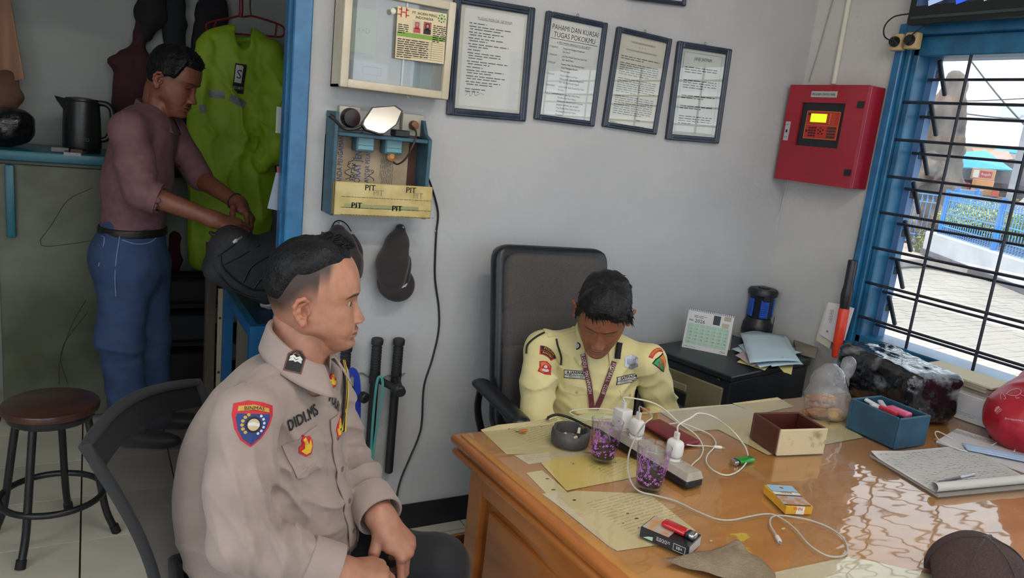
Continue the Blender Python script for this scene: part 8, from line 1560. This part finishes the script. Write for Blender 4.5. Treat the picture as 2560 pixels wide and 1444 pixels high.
s.fun(lambda P: 0.03 - P[:, 2], 0.006, 'i'); s.disp = cloth_disp(51, 0.006, 0.0012, ((Q(310, 860, 3.4), 0.16, V(0.2, 0, 1), 60, 0.006), (Q(330, 1000, 3.4), 0.14, V(0.1, 0, 1), 60, 0.006)), 9, 26); jn = s.build('jeans', JN, 0.009, st)
bl = Sdf(); qw = Q(333, 573, 3.5); bl.ecap(qw + V(0, 0, -0.012), qw + V(0, 0, 0.012), (0.152, 0.128), (0.152, 0.128), Ls_, 0.004); bl.fun(lambda P: np.abs(P[:, 2] - qw[2]) - 0.017, 0.004, 'i'); bl.build('belt', mat('belt_black', '15140f', 0.5), 0.006, st)
JB = bvh_of(jn); STI = mat('denim_seam', '6f86ac', 0.8)
for pts, nm, mt_ in (([(300, 590), (292, 640), (288, 690), (290, 740)], 'side_seam', STI), ([(305, 600), (340, 610), (375, 605), (392, 590)], 'pocket_seam', STI), ([(225, 590), (255, 590), (262, 600), (248, 665)], 'rear_pocket_seam', STI)):
    P = drape(pts, JB, 0.001, 0.002, 20)
    if P is not None: m = MB(); m.tube(P, 0.014 if nm == 'belt' else 0.002, 6, flat=0.35 if nm == 'belt' else 1); m.build(nm, mt_, st, smooth=60)
m = MB(); q = SE + nrm(SW - SE) * 0.052; wd = nrm(SW - SE); sd = nrm(np.cross(wd, (0, 0, 1))); u2 = np.cross(wd, sd); m.tube([q + wd * t_ + 0.0 * sd for t_ in (-0.02, -0.018, 0.014, 0.016)], [0.050, 0.0625, 0.0625, 0.050], 24); m.build('rolled_cuff', MAU, st, smooth=50)
shoe(st, V(0.135, 3.5, 0), V(0.9, -0.4, 0), SHO); shoe(st, V(0.26, 3.68, 0), V(0.9, -0.3, 0), SHO)
m = MB(); wd = nrm(TW - TE); m.tube([TW - wd * 0.03 + 0.031 * (math.cos(a) * nrm(np.cross(wd, (0, 0, 1))) + math.sin(a) * np.cross(wd, nrm(np.cross(wd, (0, 0, 1))))) for a in np.linspace(0, 2 * math.pi, 17)[:-1]], 0.007, 6, closed=True, flat=0.5); m.build('wristwatch', BLKT, st, smooth=60)

# ================================================================== ALCOVE BEHIND THE POST
FRD = mat('fridge_door_dirty', '464a38', 0.5, col2='69705f', vscale=2.6, vcon=(0.38, 0.66), detail=7, bump=0.05); TLP = mat('fridge_teal', '1f6476', 0.35)
yF, zF = 3.85, 1.238; fr_ = thing('fridge', 'old grimy green single door fridge with teal trim and handle', 'fridge', (-0.06, 4.08, 0))
m = MB(); m.rbox((-0.065, 4.09, 0.61), (0.57, 0.44, 1.20), 0.012, 2); m.build('body', mat('fridge_side', '3e463e', 0.5), fr_, smooth=40); m = MB(); m.rbox((-0.065, 3.862, 0.60), (0.57, 0.03, 1.16), 0.010, 2); dd = m.build('door', FRD, fr_, smooth=40)
m = MB(); q = ony(26, 503, yF - 0.016); m.rbox((q[0], yF - 0.014, q[2]), (0.034, 0.03, 0.31), 0.006, 2); m.build('handle', TLP, dd, smooth=40)
m = MB(); m.rbox((-0.065, 4.075, zF - 0.022), (0.575, 0.46, 0.044), 0.008, 2); tp_ = m.build('top_trim', TLP, fr_, smooth=40); m = MB(); q = ony(181, 386, yF - 0.008); m.quad(q, XH, ZH, 0.066, 0.017); m.build('badge', mat('badge_grey', '6c7c84', 0.3), tp_); m = MB(); m.text('POLYTRON', 0.016, q - V(0, 0.0015, 0), XH, ZH, sx=0.75); m.build('lettering', WHTT, tp_)
m = MB()
for pts in ([(100, 600), (130, 560), (170, 500), (230, 470)], [(100, 600), (110, 615), (170, 610), (240, 600)], [(148, 960), (150, 900), (180, 810), (215, 750)], [(170, 960), (152, 900), (165, 850), (220, 780)]): m.tube(curve([ony(px, py, yF - 0.004) for px, py in pts], 16), 0.0012, 4)
m.build('scratch_lines', mat('scratch_dark', '2c3230', 0.8), dd)
# things on the fridge
c = V(*onz(207, 362, zF)); c[1] = 4.0; c[0] = ony(205, 330, 4.0)[0]; kt = thing('electric_kettle', 'black electric kettle standing on the fridge', 'kettle', (c[0], 4.0, zF)); KB = mat('kettle_black', '16181b', 0.35); c[2] = zF
m = MB(); m.lathe([(0.075, 0), (0.076, 0.012), (0.07, 0.018)], c, 28); m.build('base', KB, kt, smooth=40); m = MB(); m.lathe([(0.076, 0.018), (0.079, 0.03), (0.077, 0.12), (0.072, 0.205), (0.070, 0.225), (0.06, 0.230)], c, 32); m.build('body', KB, kt, smooth=40)
m = MB(); m.lathe([(0.066, 0.228), (0.064, 0.238), (0.03, 0.243), (0.0, 0.243)], c, 28); m.build('lid', mat('kettle_lid', '1c1e22', 0.4), kt, smooth=40); m = MB(); m.add(c + np.array([(-0.060, -0.024, 0.232), (-0.060, 0.024, 0.232), (-0.105, 0.0, 0.240), (-0.069, -0.018, 0.18), (-0.069, 0.018, 0.18), (-0.098, 0.0, 0.222)]), [(0, 2, 5, 3), (1, 4, 5, 2), (0, 1, 2), (3, 5, 4)]); m.build('spout', KB, kt)
m = MB(); m.tube(curve([c + V(0.055, 0, 0.225), c + V(0.10, 0, 0.222), c + V(0.122, 0, 0.19), c + V(0.118, 0, 0.12), c + V(0.10, 0, 0.07), c + V(0.07, 0, 0.06)], 20), 0.013, 8); m.build('handle', KB, kt, smooth=60); m = MB(); m.text('GOTO', 0.020, c + V(0.0, -0.0785, 0.06), XH, ZH); m.build('lettering', INKG, kt)
m = MB(); q = ony(150, 362, 3.92); m.rbox((q[0], 3.92, zF + 0.011), (0.07, 0.05, 0.022), 0.002, 1); m.build('small_pack', clear('cellophane', (0.8, 0.8, 0.8), haze=0.5, hazecol='6c7078'), label='small shiny packet lying before the kettle', cat='packet'); m = MB(); q = ony(178, 362, 3.92); m.rbox((q[0] + 0.02, 3.93, zF + 0.009), (0.05, 0.04, 0.018), 0.002, 1); m.build('brown_packet', mat('packet_brown', '4a2a1e', 0.5), label='small brown packet lying before the kettle', cat='packet')
s = Sdf(); q = ony(15, 320, 4.0); s.ell(V(q[0] - 0.03, 4.0, zF + 0.075), (0.13, 0.10, 0.075), k=0.03); s.ell(V(q[0] + 0.03, 3.98, zF + 0.12), (0.07, 0.07, 0.05), k=0.03); s.disp = cloth_disp(3, 0.014, 0.004, (), 16, 40); s.fun(lambda P: (zF + 0.001) - P[:, 2], 0.004, 'i'); s.build('black_plastic_bag', mat('bin_bag', '101113', 0.25, bump=0.4, bscale=40), 0.008, label='crumpled black plastic bag on the fridge beside the kettle', cat='plastic bag')
# hanging cloths
def hang(name, pts, y, th, mt, label, cat, seed, big=0.012, h=0.011, group=None, extra=None, s1=12):
    s = Sdf(); P = [(V(*ony(px, py, y)), r) for px, py, r in pts]
    for i in range(len(P) - 1):
        a, b = P[i][0], P[i + 1][0]; s.ecap(a, b, (P[i][1], th), (P[i + 1][1], th), XH, 0.03)
    s.disp = cloth_disp(seed, big, 0.003, extra or (), s1, 34); return s.build(name, mt, h, label=label, cat=cat, group=group)
m = MB(); m.grid(lambda u, v: ony(-70 + (70 + 22 + 40 * v) * u, -30 + 238 * v - 8 * u * v, 4.22 + 0.022 * math.sin(u * 9 + v * 2) * (0.3 + v) - 0.03 * v), 26, 20); pc = m.build('hanging_cloth', mat('cloth_peach', '9a7660', 0.85), label='peach cloth hanging at the left edge', cat='cloth', smooth=60); md = pc.modifiers.new('s', 'SOLIDIFY'); md.thickness = 0.004
hang('brown_towel', [(0, 205, 0.08), (15, 240, 0.06), (10, 258, 0.05)], 4.20, 0.02, mat('towel_brown', '6a4c3c', 0.9, col2='55392c', vscale=14), 'brown towel end hanging under the peach cloth', 'towel', 4)
HNG = 'clothes hanging on the alcove wall'
hang('dark_jacket', [(385, -30, 0.06), (378, 40, 0.07), (365, 85, 0.03)], 4.28, 0.04, mat('cloth_black', '14151b', 0.85), 'short black garment hanging left of the dark trousers', 'garment', 5, group=HNG)
hang('dark_trousers', [(435, -40, 0.045), (436, 60, 0.05), (440, 190, 0.05), (445, 420, 0.06)], 4.30, 0.03, mat('cloth_ink', '171a24', 0.85), 'long dark trousers hanging behind the standing man', 'garment', 6, group=HNG)
hang('dark_shirt', [(545, -60, 0.03), (530, 30, 0.07), (520, 160, 0.09), (515, 330, 0.09)], 4.32, 0.025, mat('cloth_night', '12131a', 0.85), 'dark garment hanging behind the lime jacket', 'garment', 7, group=HNG)
s = Sdf(); s.chain([V(*ony(352, 20, 4.28)), V(*ony(350, 90, 4.28)), V(*ony(345, 145, 4.27))], [0.022, 0.022, 0.03], 0.02); s.ecap(V(*ony(338, 160, 4.26)), V(*ony(330, 270, 4.24)), (0.085, 0.05), (0.085, 0.06), XH, 0.04); s.ell(V(*ony(300, 155, 4.24)), (0.05, 0.03, 0.03), rotx(0.2), 0.02); s.disp = cloth_disp(8, 0.012, 0.003, (), 15, 40)
s.build('maroon_bag', mat('cloth_maroon', '34121c', 0.8, col2='3e1822', vscale=10), 0.009, label='dark maroon bag hanging by its strap above the man', cat='bag')
# clothes hanger and lime jacket
HR_ = mat('hanger_red', '7e2230', 0.4); yH = 4.10; hgr = thing('clothes_hanger', 'red plastic clothes hanger holding the lime jacket', 'hanger', tuple(ony(612, 90, yH)))
m = MB(); P = lambda px, py: V(*ony(px, py, yH))
m.tube(curve([P(602, -25), P(603, 0), P(603, 30), P(600, 42)], 10), 0.010, 8); m.build('stem', HR_, hgr, smooth=60)
m = MB(); m.tube(curve([P(597, 40), P(570, 46), P(530, 54), P(516, 62), P(518, 74), P(530, 80), P(570, 83), P(620, 87), P(670, 90), P(700, 92), P(711, 84), P(708, 68), P(690, 58), P(650, 45), P(628, 40), P(612, 42), P(597, 40)], 70), 0.0085, 8, flat=0.6); m.build('bar_frame', HR_, hgr, smooth=60)
for px, py, px2, py2 in ((540, 54, 533, 80), (692, 60, 688, 91)): m = MB(); m.tube([P(px, py), P(px2, py2)], 0.008, 8, flat=0.6); m.build('brace', HR_, hgr, smooth=60)
m = MB(); m.tube(curve([P(628, 40), P(625, 20), P(626, -5), P(627, -25)], 10), 0.004, 6); m.build('metal_hook', mat('hook_rust', '4a3a34', 0.5, metal=0.5), hgr)
LIM = mat('lime_nylon', '86a81c', 0.6, col2='94b626', vscale=6, bump=0.1, bscale=30); lj = thing('lime_jacket', 'long lime rain jacket with reflective strips hanging on the red hanger', 'jacket', tuple(ony(590, 680, 4.12)))
s = Sdf(); tor = Sdf(); tor.ecap(P(600, 125), P(595, 300), (0.185, 0.06), (0.20, 0.075), XH, 0.04); tor.ecap(P(595, 300), P(580, 640), (0.20, 0.075), (0.185, 0.07), XH, 0.04); tor.cap(P(560, 105), P(640, 112), 0.04, 0.04, 0.03); s.grp(tor, 0.01)
a1 = Sdf(); a1.chain([P(672, 130) + V(0, -0.02, 0), P(685, 260) + V(0, -0.05, 0), P(672, 370) + V(0, -0.08, 0), P(645, 400) + V(0, -0.08, 0)], [0.07, 0.075, 0.072, 0.05], 0.03); s.grp(a1, 0.012); a2 = Sdf(); a2.chain([P(515, 120), P(500, 260), P(498, 420), P(500, 650)], [0.055, 0.06, 0.06, 0.05], 0.03); s.grp(a2, 0.012)
s.disp = cloth_disp(61, 0.012, 0.003, ((P(660, 370), 0.14, V(0.6, 0, 0.8), 75, 0.012), (P(580, 320), 0.22, V(1, 0, 0.15), 48, 0.013), (P(560, 500), 0.22, V(1, 0, -0.1), 44, 0.015), (P(600, 180), 0.16, V(0.8, 0, 0.5), 55, 0.008), (P(690, 220), 0.14, V(0.9, 0, 0.4), 60, 0.009)), 9, 26); s.cap(P(605, 85), P(606, 108) + V(0, -0.06, 0), 0.05, 0.03, 0.01, 's'); jk = s.build('shell', LIM, 0.008, lj); jb = bvh_of(jk); RFL = mat('reflective_grey', '7d8084', 0.4)
for pos, ang, w_, h_ in (((541, 236), -2, 0.075, 0.036), ((594, 253), -30, 0.08, 0.036), ((507, 272), 0, 0.03, 0.04)):
    D = Decal(jb, *pos, ang)
    if D.ok: m = MB(); D.outline(m, [(-w_ / 2, -h_ / 2), (0, -h_ / 2), (w_ / 2, -h_ / 2), (w_ / 2, h_ / 2), (0, h_ / 2), (-w_ / 2, h_ / 2)], 0.003, 0.002); m.build('reflective_strip', RFL, lj)
D = Decal(jb, 598, 197, -14)
if D.ok:
    m = MB(); D.outline(m, [(-0.026, -0.07), (0.026, -0.07), (0.026, 0.07), (-0.026, 0.07)], 0.003, 0.002); o = m.build('chest_patch', BLKT, lj); m = MB(); D.outline(m, [(-0.021, -0.02), (0.012, -0.02), (0.012, 0.064), (-0.021, 0.064)], 0.004, 0.0005); m.build('white_field', WHTT, o); m = MB(); D.text(m, 'SECURITY', 0.018, 0, -0.045, 0.0045, sx=0.6); m.build('lettering', WHTT, o); m = MB(); D.text(m, 'S', 0.06, -0.002, 0.02, 0.005); m.build('emblem', NVP, o)
m = MB(); q = ony(698, 300, 2.60); m.rbox((q[0], 2.60, q[2]), (0.02, 0.003, 0.085), 0.001, 1); tg = m.build('hanging_tag', mat('tag_white', '9fa8a4', 0.6), label='small white card tag hanging inside the post', cat='tag'); m = MB(); m.tube([(q[0], 2.60, q[2] + 0.042), (0.56, 2.55, q[2] + 0.13)], 0.001, 4); m.build('tag_string', INK, tg)
for k, (cs, c_, lb) in enumerate((([(668, 520), (690, 430), (722, 440), (715, 530)], '8a94a4', 'bluish paper roll leaning beside the post'), ([(692, 415), (722, 420), (722, 450), (692, 445)], 'a8502c', 'orange paper edge beside the post'))):
    m = MB(); m.plate([ony(px, py, 2.556 + 0.006 * k) for px, py in cs], (0, -1, 0), 0.004); m.build('paper_roll', mat('proll_' + c_, c_, 0.7), label=lb, cat='paper')
# blue table with backpack
TB = mat('table_blue', '16507e', 0.4, col2='1b5c8e', vscale=10); TBD = mat('table_top_blue', '14324a', 0.5)
bt_ = thing('blue_table', 'blue painted table in the alcove under the backpack', 'table', (0.85, 3.07, 0)); tx0_, tx1_, ty0_, ty1_, tz_ = 0.500, 1.25, 2.745, 3.40, 0.75
m = MB(); m.box2((tx0_ + 0.02, ty0_ + 0.02, tz_ - 0.02), (tx1_, ty1_, tz_)); m.build('table_top', TBD, bt_)
for a, b in (((tx0_, ty0_, tz_ - 0.045), (tx0_ + 0.03, ty1_, tz_ + 0.002)), ((tx0_ + 0.03, ty0_, tz_ - 0.045), (tx1_, ty0_ + 0.03, tz_ + 0.002)), ((tx0_ + 0.03, ty1_ - 0.03, tz_ - 0.045), (tx1_, ty1_, tz_ + 0.002))): m = MB(); m.box2(a, b); m.build('apron_rail', TB, bt_)
for x, y in ((tx0_, ty0_), (tx0_, ty1_ - 0.04), (tx1_ - 0.04, ty0_), (tx1_ - 0.04, ty1_ - 0.04)): m = MB(); m.box2((x, y, 0), (x + 0.04, y + 0.04, tz_ - 0.045)); m.build('leg', TB, bt_)
m = MB(); m.box2((tx0_ + 0.06, ty1_ - 0.02, 0.15), (tx1_ - 0.05, ty1_ - 0.01, tz_ - 0.05)); m.build('rear_panel', mat('panel_cream', '6d685a', 0.7), bt_)
m = MB(); m.box2((0.435, 3.42, 0), (0.475, 3.47, 0.93)); m.build('wooden_plank', mat('plank_brown', '463c33', 0.8, col2='3a3029', vscale=6, stretch=(6, 6, 0.8)), label='upright brown plank beside the blue table', cat='plank')
cs_ = thing('cream_strip', 'cream edge strip with screws fixed to the blue table', 'strip', (0.488, 3.40, 0.3)); m = MB(); m.box2((0.480, 3.385, 0.1), (0.4985, 3.40, 0.74)); m.build('strip_board', mat('strip_cream', '8f8670', 0.7), cs_)
for py in (795, 930): q = ony(552, py, 3.384); m = MB(); m.lathe([(0.006, 0), (0.004, 0.003), (0, 0.0035)], (0.489, 3.385, q[2]), 10, rotx(math.pi / 2)); m.build('screw', mat('screw_dark', '3a342e', 0.5, metal=0.6), cs_)
s = Sdf(); c = V(0.80, 3.0, 0.52); s.rbox(V(0.68, 3.0, 0.50), (0.12, 0.10, 0.17), None, 0.05, 0.02); s.disp = cloth_disp(71, 0.012, 0.003, (), 12, 30); s.build('black_bag', mat('bag_black', '0f1013', 0.7), 0.010, label='soft black bag under the blue table', cat='bag')
m = MB(); m.box2((0.54, 2.80, 0.30), (1.2, 3.35, 0.325)); m.build('lower_shelf', TBD, bt_)
s = Sdf(); s.ell(ony(668, 757, 2.95), (0.03, 0.02, 0.025)); s.disp = lambda P, d: 0.008 * vnoise(P * 60, 2); s.lo -= .01; s.hi += .01; q = onz(672, 765, tz_ + 0.01)
s = Sdf(); s.ell(V(q[0], q[1], tz_ + 0.022), (0.03, 0.03, 0.024)); s.disp = lambda P, d: 0.008 * vnoise(P * 60, 2); s.build('crumpled_paper', mat('paper_crumple', '8f959c', 0.8), 0.004, label='crumpled white paper on the blue table beside the backpack', cat='paper')
GB = mat('backpack_grey', '25262a', 0.85, col2='2c2d31', vscale=80, bump=0.2, bscale=400); bp_ = thing('backpack', 'dark grey backpack lying open on the blue table', 'backpack', (0.66, 3.1, tz_)); yP = 3.05
Pq = lambda px, py, d=0.0: V(*ony(px, py, yP - d))
s = Sdf(); s.rbox(Pq(622, 662), (0.150, 0.095, 0.112), roty(0.42), 0.05, 0.03); s.ell(Pq(565, 615), (0.06, 0.07, 0.05), k=0.03); s.ell(Pq(680, 640), (0.09, 0.09, 0.10), k=0.04); s.disp = cloth_disp(81, 0.008, 0.002, (), 12, 40); s.fun(lambda P: (tz_ + 0.003) - P[:, 2], 0.004, 'i'); bk2 = s.build('bag_body', GB, 0.007, bp_); kb = bvh_of(bk2); BT = mat('bag_trim', '0c0c0f', 0.6)
for nm, pts in (('piping', [(535, 660), (552, 690), (590, 725), (640, 745), (680, 740)]), ('piping', [(552, 635), (556, 665), (590, 700), (630, 722), (665, 725)]), ('pocket_line', [(560, 660), (600, 640), (650, 612)]), ('pocket_line', [(608, 705), (630, 665), (680, 635)]), ('pocket_line', [(635, 720), (655, 695), (690, 675)]), ('zip_line', [(545, 640), (580, 615), (620, 590), (670, 572)])):
    P_ = drape(pts, kb, 0.001, 0.001, 22)
    if P_ is not None: m = MB(); m.tube(P_, 0.0035, 5); m.build(nm, BT, bp_, smooth=60)
D = Decal(kb, 595, 598, 40)
if D.ok: m = MB(); D.outline(m, [(-0.022, -0.004), (-0.01, -0.007), (0.0, -0.003), (0.02, -0.005), (0.02, 0.005), (0.0, 0.003), (-0.01, 0.007), (-0.022, 0.004)], 0.003, 0.003); m.build('zip_pull', mat('zip_silver', '8f9092', 0.35, metal=0.7), bp_)
s = Sdf(); s.cap(Pq(525, 582), Pq(560, 598), 0.004, 0.02, 0.01); s.ell(Pq(575, 590), (0.045, 0.05, 0.028), rotx(0.3), 0.01); s.disp = cloth_disp(85, 0.006, 0.002, (), 20, 40); s.build('open_flap', BT, 0.006, bp_)
# dark rack with boxes, seen between the man and the plank
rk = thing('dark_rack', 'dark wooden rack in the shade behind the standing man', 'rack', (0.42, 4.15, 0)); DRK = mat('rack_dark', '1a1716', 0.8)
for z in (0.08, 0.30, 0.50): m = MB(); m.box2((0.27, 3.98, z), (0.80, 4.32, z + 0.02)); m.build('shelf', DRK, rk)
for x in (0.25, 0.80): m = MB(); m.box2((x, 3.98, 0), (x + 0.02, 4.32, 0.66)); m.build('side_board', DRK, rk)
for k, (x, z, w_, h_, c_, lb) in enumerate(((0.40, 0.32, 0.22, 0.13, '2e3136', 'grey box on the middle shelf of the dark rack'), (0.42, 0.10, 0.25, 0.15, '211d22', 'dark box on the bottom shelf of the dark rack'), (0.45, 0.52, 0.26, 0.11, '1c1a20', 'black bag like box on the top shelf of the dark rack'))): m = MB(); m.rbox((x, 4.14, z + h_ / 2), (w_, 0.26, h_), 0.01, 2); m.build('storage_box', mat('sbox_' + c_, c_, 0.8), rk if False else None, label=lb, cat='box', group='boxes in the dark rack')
hang('maroon_cloth', [(436, 590, 0.03), (438, 650, 0.035), (436, 720, 0.03)], 4.325, 0.02, mat('cloth_maroon2', '4a1622', 0.85), 'narrow maroon cloth hanging low on the alcove wall beside the jeans', 'cloth', 9)

# ================================================================== SEATS
# round stool
so = V(-0.122, 2.79, 0); stl = thing('round_stool', 'round stool with brown wooden seat and black steel legs', 'stool', tuple(so)); BST = mat('stool_black', '17181b', 0.35, col2='202125', vscale=20)
m = MB(); m.lathe([(0.0, 0.468), (0.132, 0.468), (0.143, 0.475), (0.146, 0.487), (0.143, 0.497), (0.13, 0.502), (0.0, 0.502)], so, 40); m.build('seat', mat('stool_seat', '3a2019', 0.35, col2='47281e', vscale=4, stretch=(2, 8, 2), coat=0.3), stl, smooth=40)
m = MB(); m.lathe([(0.125, 0.445), (0.128, 0.45), (0.128, 0.468)], so, 32); m.build('seat_ring', BST, stl, smooth=40)
for a in (-2.03, 1.36, -0.15, 2.75):
    d = V(math.cos(a), math.sin(a), 0); m = MB(); m.tube(curve([so + d * 0.105 + V(0, 0, 0.46), so + d * 0.125 + V(0, 0, 0.33), so + d * 0.148 + V(0, 0, 0.17), so + d * 0.165 + V(0, 0, 0.08), so + d * 0.195 + V(0, 0, 0.0)], 16), 0.0125, 12); l = m.build('leg', BST, stl, smooth=60); m = MB(); m.cyl(so + d * 0.186 + V(0, 0, 0.028), so + d * 0.196 + V(0, 0, 0.0), 0.0155, n=12); m.build('rubber_foot', mat('rubber', '0f0f10', 0.7), l, smooth=40)
m = MB(); a = np.linspace(0, 2 * math.pi, 41)[:-1]; m.tube(np.stack([so[0] + 0.155 * np.cos(a), so[1] + 0.155 * np.sin(a), np.full(40, 0.165)], 1), 0.011, 10, closed=True); m.build('foot_ring', BST, stl, smooth=60)
# mesh chair of the officer
mc = thing('mesh_chair', 'black mesh back office chair under the seated officer', 'chair', (0.36, 1.48, 0)); T0, T1, B0_, B1_ = V(-0.012, 1.365, 0.952), V(0.205, 1.725, 0.922), V(0.118, 1.42, 0.53), V(0.265, 1.665, 0.53)
bn = nrm(np.cross(T1 - T0, V(0, 0, 1))); bn = bn if bn[0] < 0 else -bn
def bk_f(u, v):
    p = (T0 * (1 - u) + T1 * u) * (1 - v) + (B0_ * (1 - u) + B1_ * u) * v; return p + bn * (0.030 * math.sin(math.pi * u) - 0.030 * math.sin(math.pi * v)) + V(0, 0, 0.022 * math.sin(math.pi * u) * (1 - v))
MSH = clear('chair_mesh', (0.48, 0.48, 0.50), 1.2, rough=0.6, haze=0.50, hazecol='1d1e22')
m = MB(); m.grid(bk_f, 24, 24); m.build('mesh_back', MSH, mc, smooth=60)
ed = [bk_f(u, 0) for u in np.linspace(0, 1, 14)] + [bk_f(1, v) for v in np.linspace(0, 1, 14)[1:]] + [bk_f(u, 1) for u in np.linspace(1, 0, 10)[1:]] + [bk_f(0, v) for v in np.linspace(1, 0, 14)[1:-1]]
m = MB(); m.tube(np.array(ed), 0.011, 8, closed=True); m.build('back_frame', mat('chair_fabric_edge', '24262a', 0.8), mc, smooth=60); m = MB(); m.grid(lambda u, v: bk_f(u, v * 0.13) + bn * 0.004, 20, 4); m.build('top_hem', mat('chair_hem', '1f2024', 0.85), mc, smooth=60)
sc_ = V(0.345, 1.505, 0.0); s = Sdf(); s.rbox(sc_ + V(0, 0, 0.41), (0.23, 0.23, 0.04), rotz(-0.6), 0.035, 0.02); s.build('seat_cushion', mat('chair_black_fabric', '18191c', 0.85), 0.01, mc); m = MB(); m.tube(curve([bk_f(0.5, 0.85) + bn * 0.01, bk_f(0.5, 1.0) + V(0, 0, -0.1), sc_ + V(-0.08, 0.05, 0.36)], 10), 0.02, 8); m.build('back_support', mat('chair_plastic', '151618', 0.4), mc); m = MB(); m.cyl(sc_ + V(0, 0, 0.10), sc_ + V(0, 0, 0.38), 0.025, n=14); m.build('gas_column', mat('chair_plastic'), mc, smooth=40)
def star(root, c, mt_leg, rot=0.0, R_=0.29):
    for k in range(5):
        a = rot + k * 2 * math.pi / 5; d = V(math.cos(a), math.sin(a), 0); m = MB(); m.tube([c + V(0, 0, 0.105), c + d * R_ * 0.6 + V(0, 0, 0.095), c + d * R_ + V(0, 0, 0.075)], [0.026, 0.02, 0.015], 8); l = m.build('base_leg', mt_leg, root, smooth=50); w = np.cross(d, (0, 0, 1))
        m = MB(); m.cyl(c + d * R_ + w * 0.022 + V(0, 0, 0.028), c + d * R_ - w * 0.022 + V(0, 0, 0.028), 0.028, n=18); m.build('caster', mat('rubber'), l, smooth=40)
star(mc, sc_, mat('chair_plastic'), 0.2)
# guard's high back chair
gc = thing('office_chair', 'high back grey fabric office chair behind the guard', 'chair', (1.47, 2.12, 0)); VIN = mat('chair_vinyl', '14171e', 0.35, bump=0.1, bscale=30); FAB = mat('chair_grey_fabric', '3c3a39', 0.9, col2='514e4d', vscale=420, vcon=(0.35, 0.65), bump=0.25, bscale=400)
tl, tr_, bl_, br_ = V(*ony(1238, 606, 2.28)), V(*ony(1527, 618, 2.28)), V(1.165, 2.13, 0.50), V(1.72, 2.13, 0.50)
up_ = nrm((tl + tr_) / 2 - (bl_ + br_) / 2); xr_ = nrm(tr_ - tl); BB_ = basis(xr_, up_); nb = BB_[:, 1]; cb_ = (tl + tr_ + bl_ + br_) / 4; hh = np.linalg.norm((tl + tr_) / 2 - (bl_ + br_) / 2) / 2
s = Sdf(); s.rbox(cb_ + nb * 0.02, (0.245, 0.032, hh), BB_, 0.03, 0.02); s.fun(lambda P: np.linalg.norm(np.maximum(np.abs(np.stack([(P - cb_) @ xr_, (P - cb_) @ up_], 1)) - np.array([0.245 - 0.075, hh - 0.075]), 0), axis=1) - 0.075, 0.015, 'i'); s.build('back_shell', VIN, 0.008, gc)
s = Sdf(); s.rbox(cb_ - nb * 0.006, (0.218, 0.034, hh - 0.03), BB_, 0.03, 0.02); s.fun(lambda P: np.linalg.norm(np.maximum(np.abs(np.stack([(P - cb_) @ xr_, (P - cb_) @ up_], 1)) - np.array([0.218 - 0.07, hh - 0.03 - 0.07]), 0), axis=1) - 0.07, 0.015, 'i')
s.disp = lambda P, d: -0.004 * np.exp(-(((P - cb_) @ up_ - 0.10) / 0.006) ** 2) - 0.004 * np.exp(-(((P - cb_) @ up_ + 0.02) / 0.006) ** 2) + 0.003 * vnoise(P * 8, 3); s.build('back_cushion', FAB, 0.007, gc)
s = Sdf(); s.rbox(V(1.45, 1.93, 0.43), (0.26, 0.25, 0.05), rotz(-0.1), 0.04, 0.02); s.build('seat_cushion', FAB, 0.012, gc)
for side, A_, B__ in ((0, ony(1203, 958, 2.16), ony(1300, 1052, 1.84)), (1, V(1.80, 2.14, 0.66), V(1.83, 1.86, 0.63))):
    A_ = V(*A_); B__ = V(*B__); s = Sdf(); s.ecap(A_, B__, (0.034, 0.017), (0.034, 0.017), np.cross(B__ - A_, (0, 0, 1)), 0.01); s.build('armrest_pad', VIN, 0.006, gc); q = A_ * [1, 1, 0] + V(0, 0, 0.42); m = MB(); m.tube(curve([A_ - V(0, 0, 0.01), A_ * 0.6 + q * 0.4, q + V(0.04 if side == 0 else -0.04, -0.05, 0.0)], 10), 0.018, 8, flat=0.6); m.build('armrest_support', mat('chair_plastic'), gc, smooth=60)
m = MB(); m.cyl((1.45, 1.95, 0.10), (1.45, 1.95, 0.40), 0.028, n=14); m.build('gas_column', mat('chair_plastic'), gc, smooth=40); m = MB(); m.tube(curve([cb_ - up_ * hh * 0.8 + nb * 0.05, V(1.45, 2.15, 0.38), V(1.45, 2.0, 0.37)], 10), 0.03, 8, flat=0.4); m.build('back_support', mat('chair_plastic'), gc)
qc = onz(1213, 1308, 0.03); aC = math.atan2(qc[1] - 1.95, qc[0] - 1.45); star(gc, V(1.45, 1.95, 0), mat('chair_alu', '8f9294', 0.35, metal=0.8), aC, min(0.36, math.hypot(qc[1] - 1.95, qc[0] - 1.45)))
# cable on the floor beside the desk
m = MB(); m.tube(curve([onz(1100, 1420, 0.005), onz(1125, 1385, 0.02), onz(1150, 1357, 0.03), onz(1175, 1362, 0.02), onz(1195, 1395, 0.01), onz(1205, 1450, 0.006)], 30), 0.004, 6); m.build('floor_cable', mat('cable_black'), label='black cable arching over the floor beside the desk', cat='cable', smooth=60)
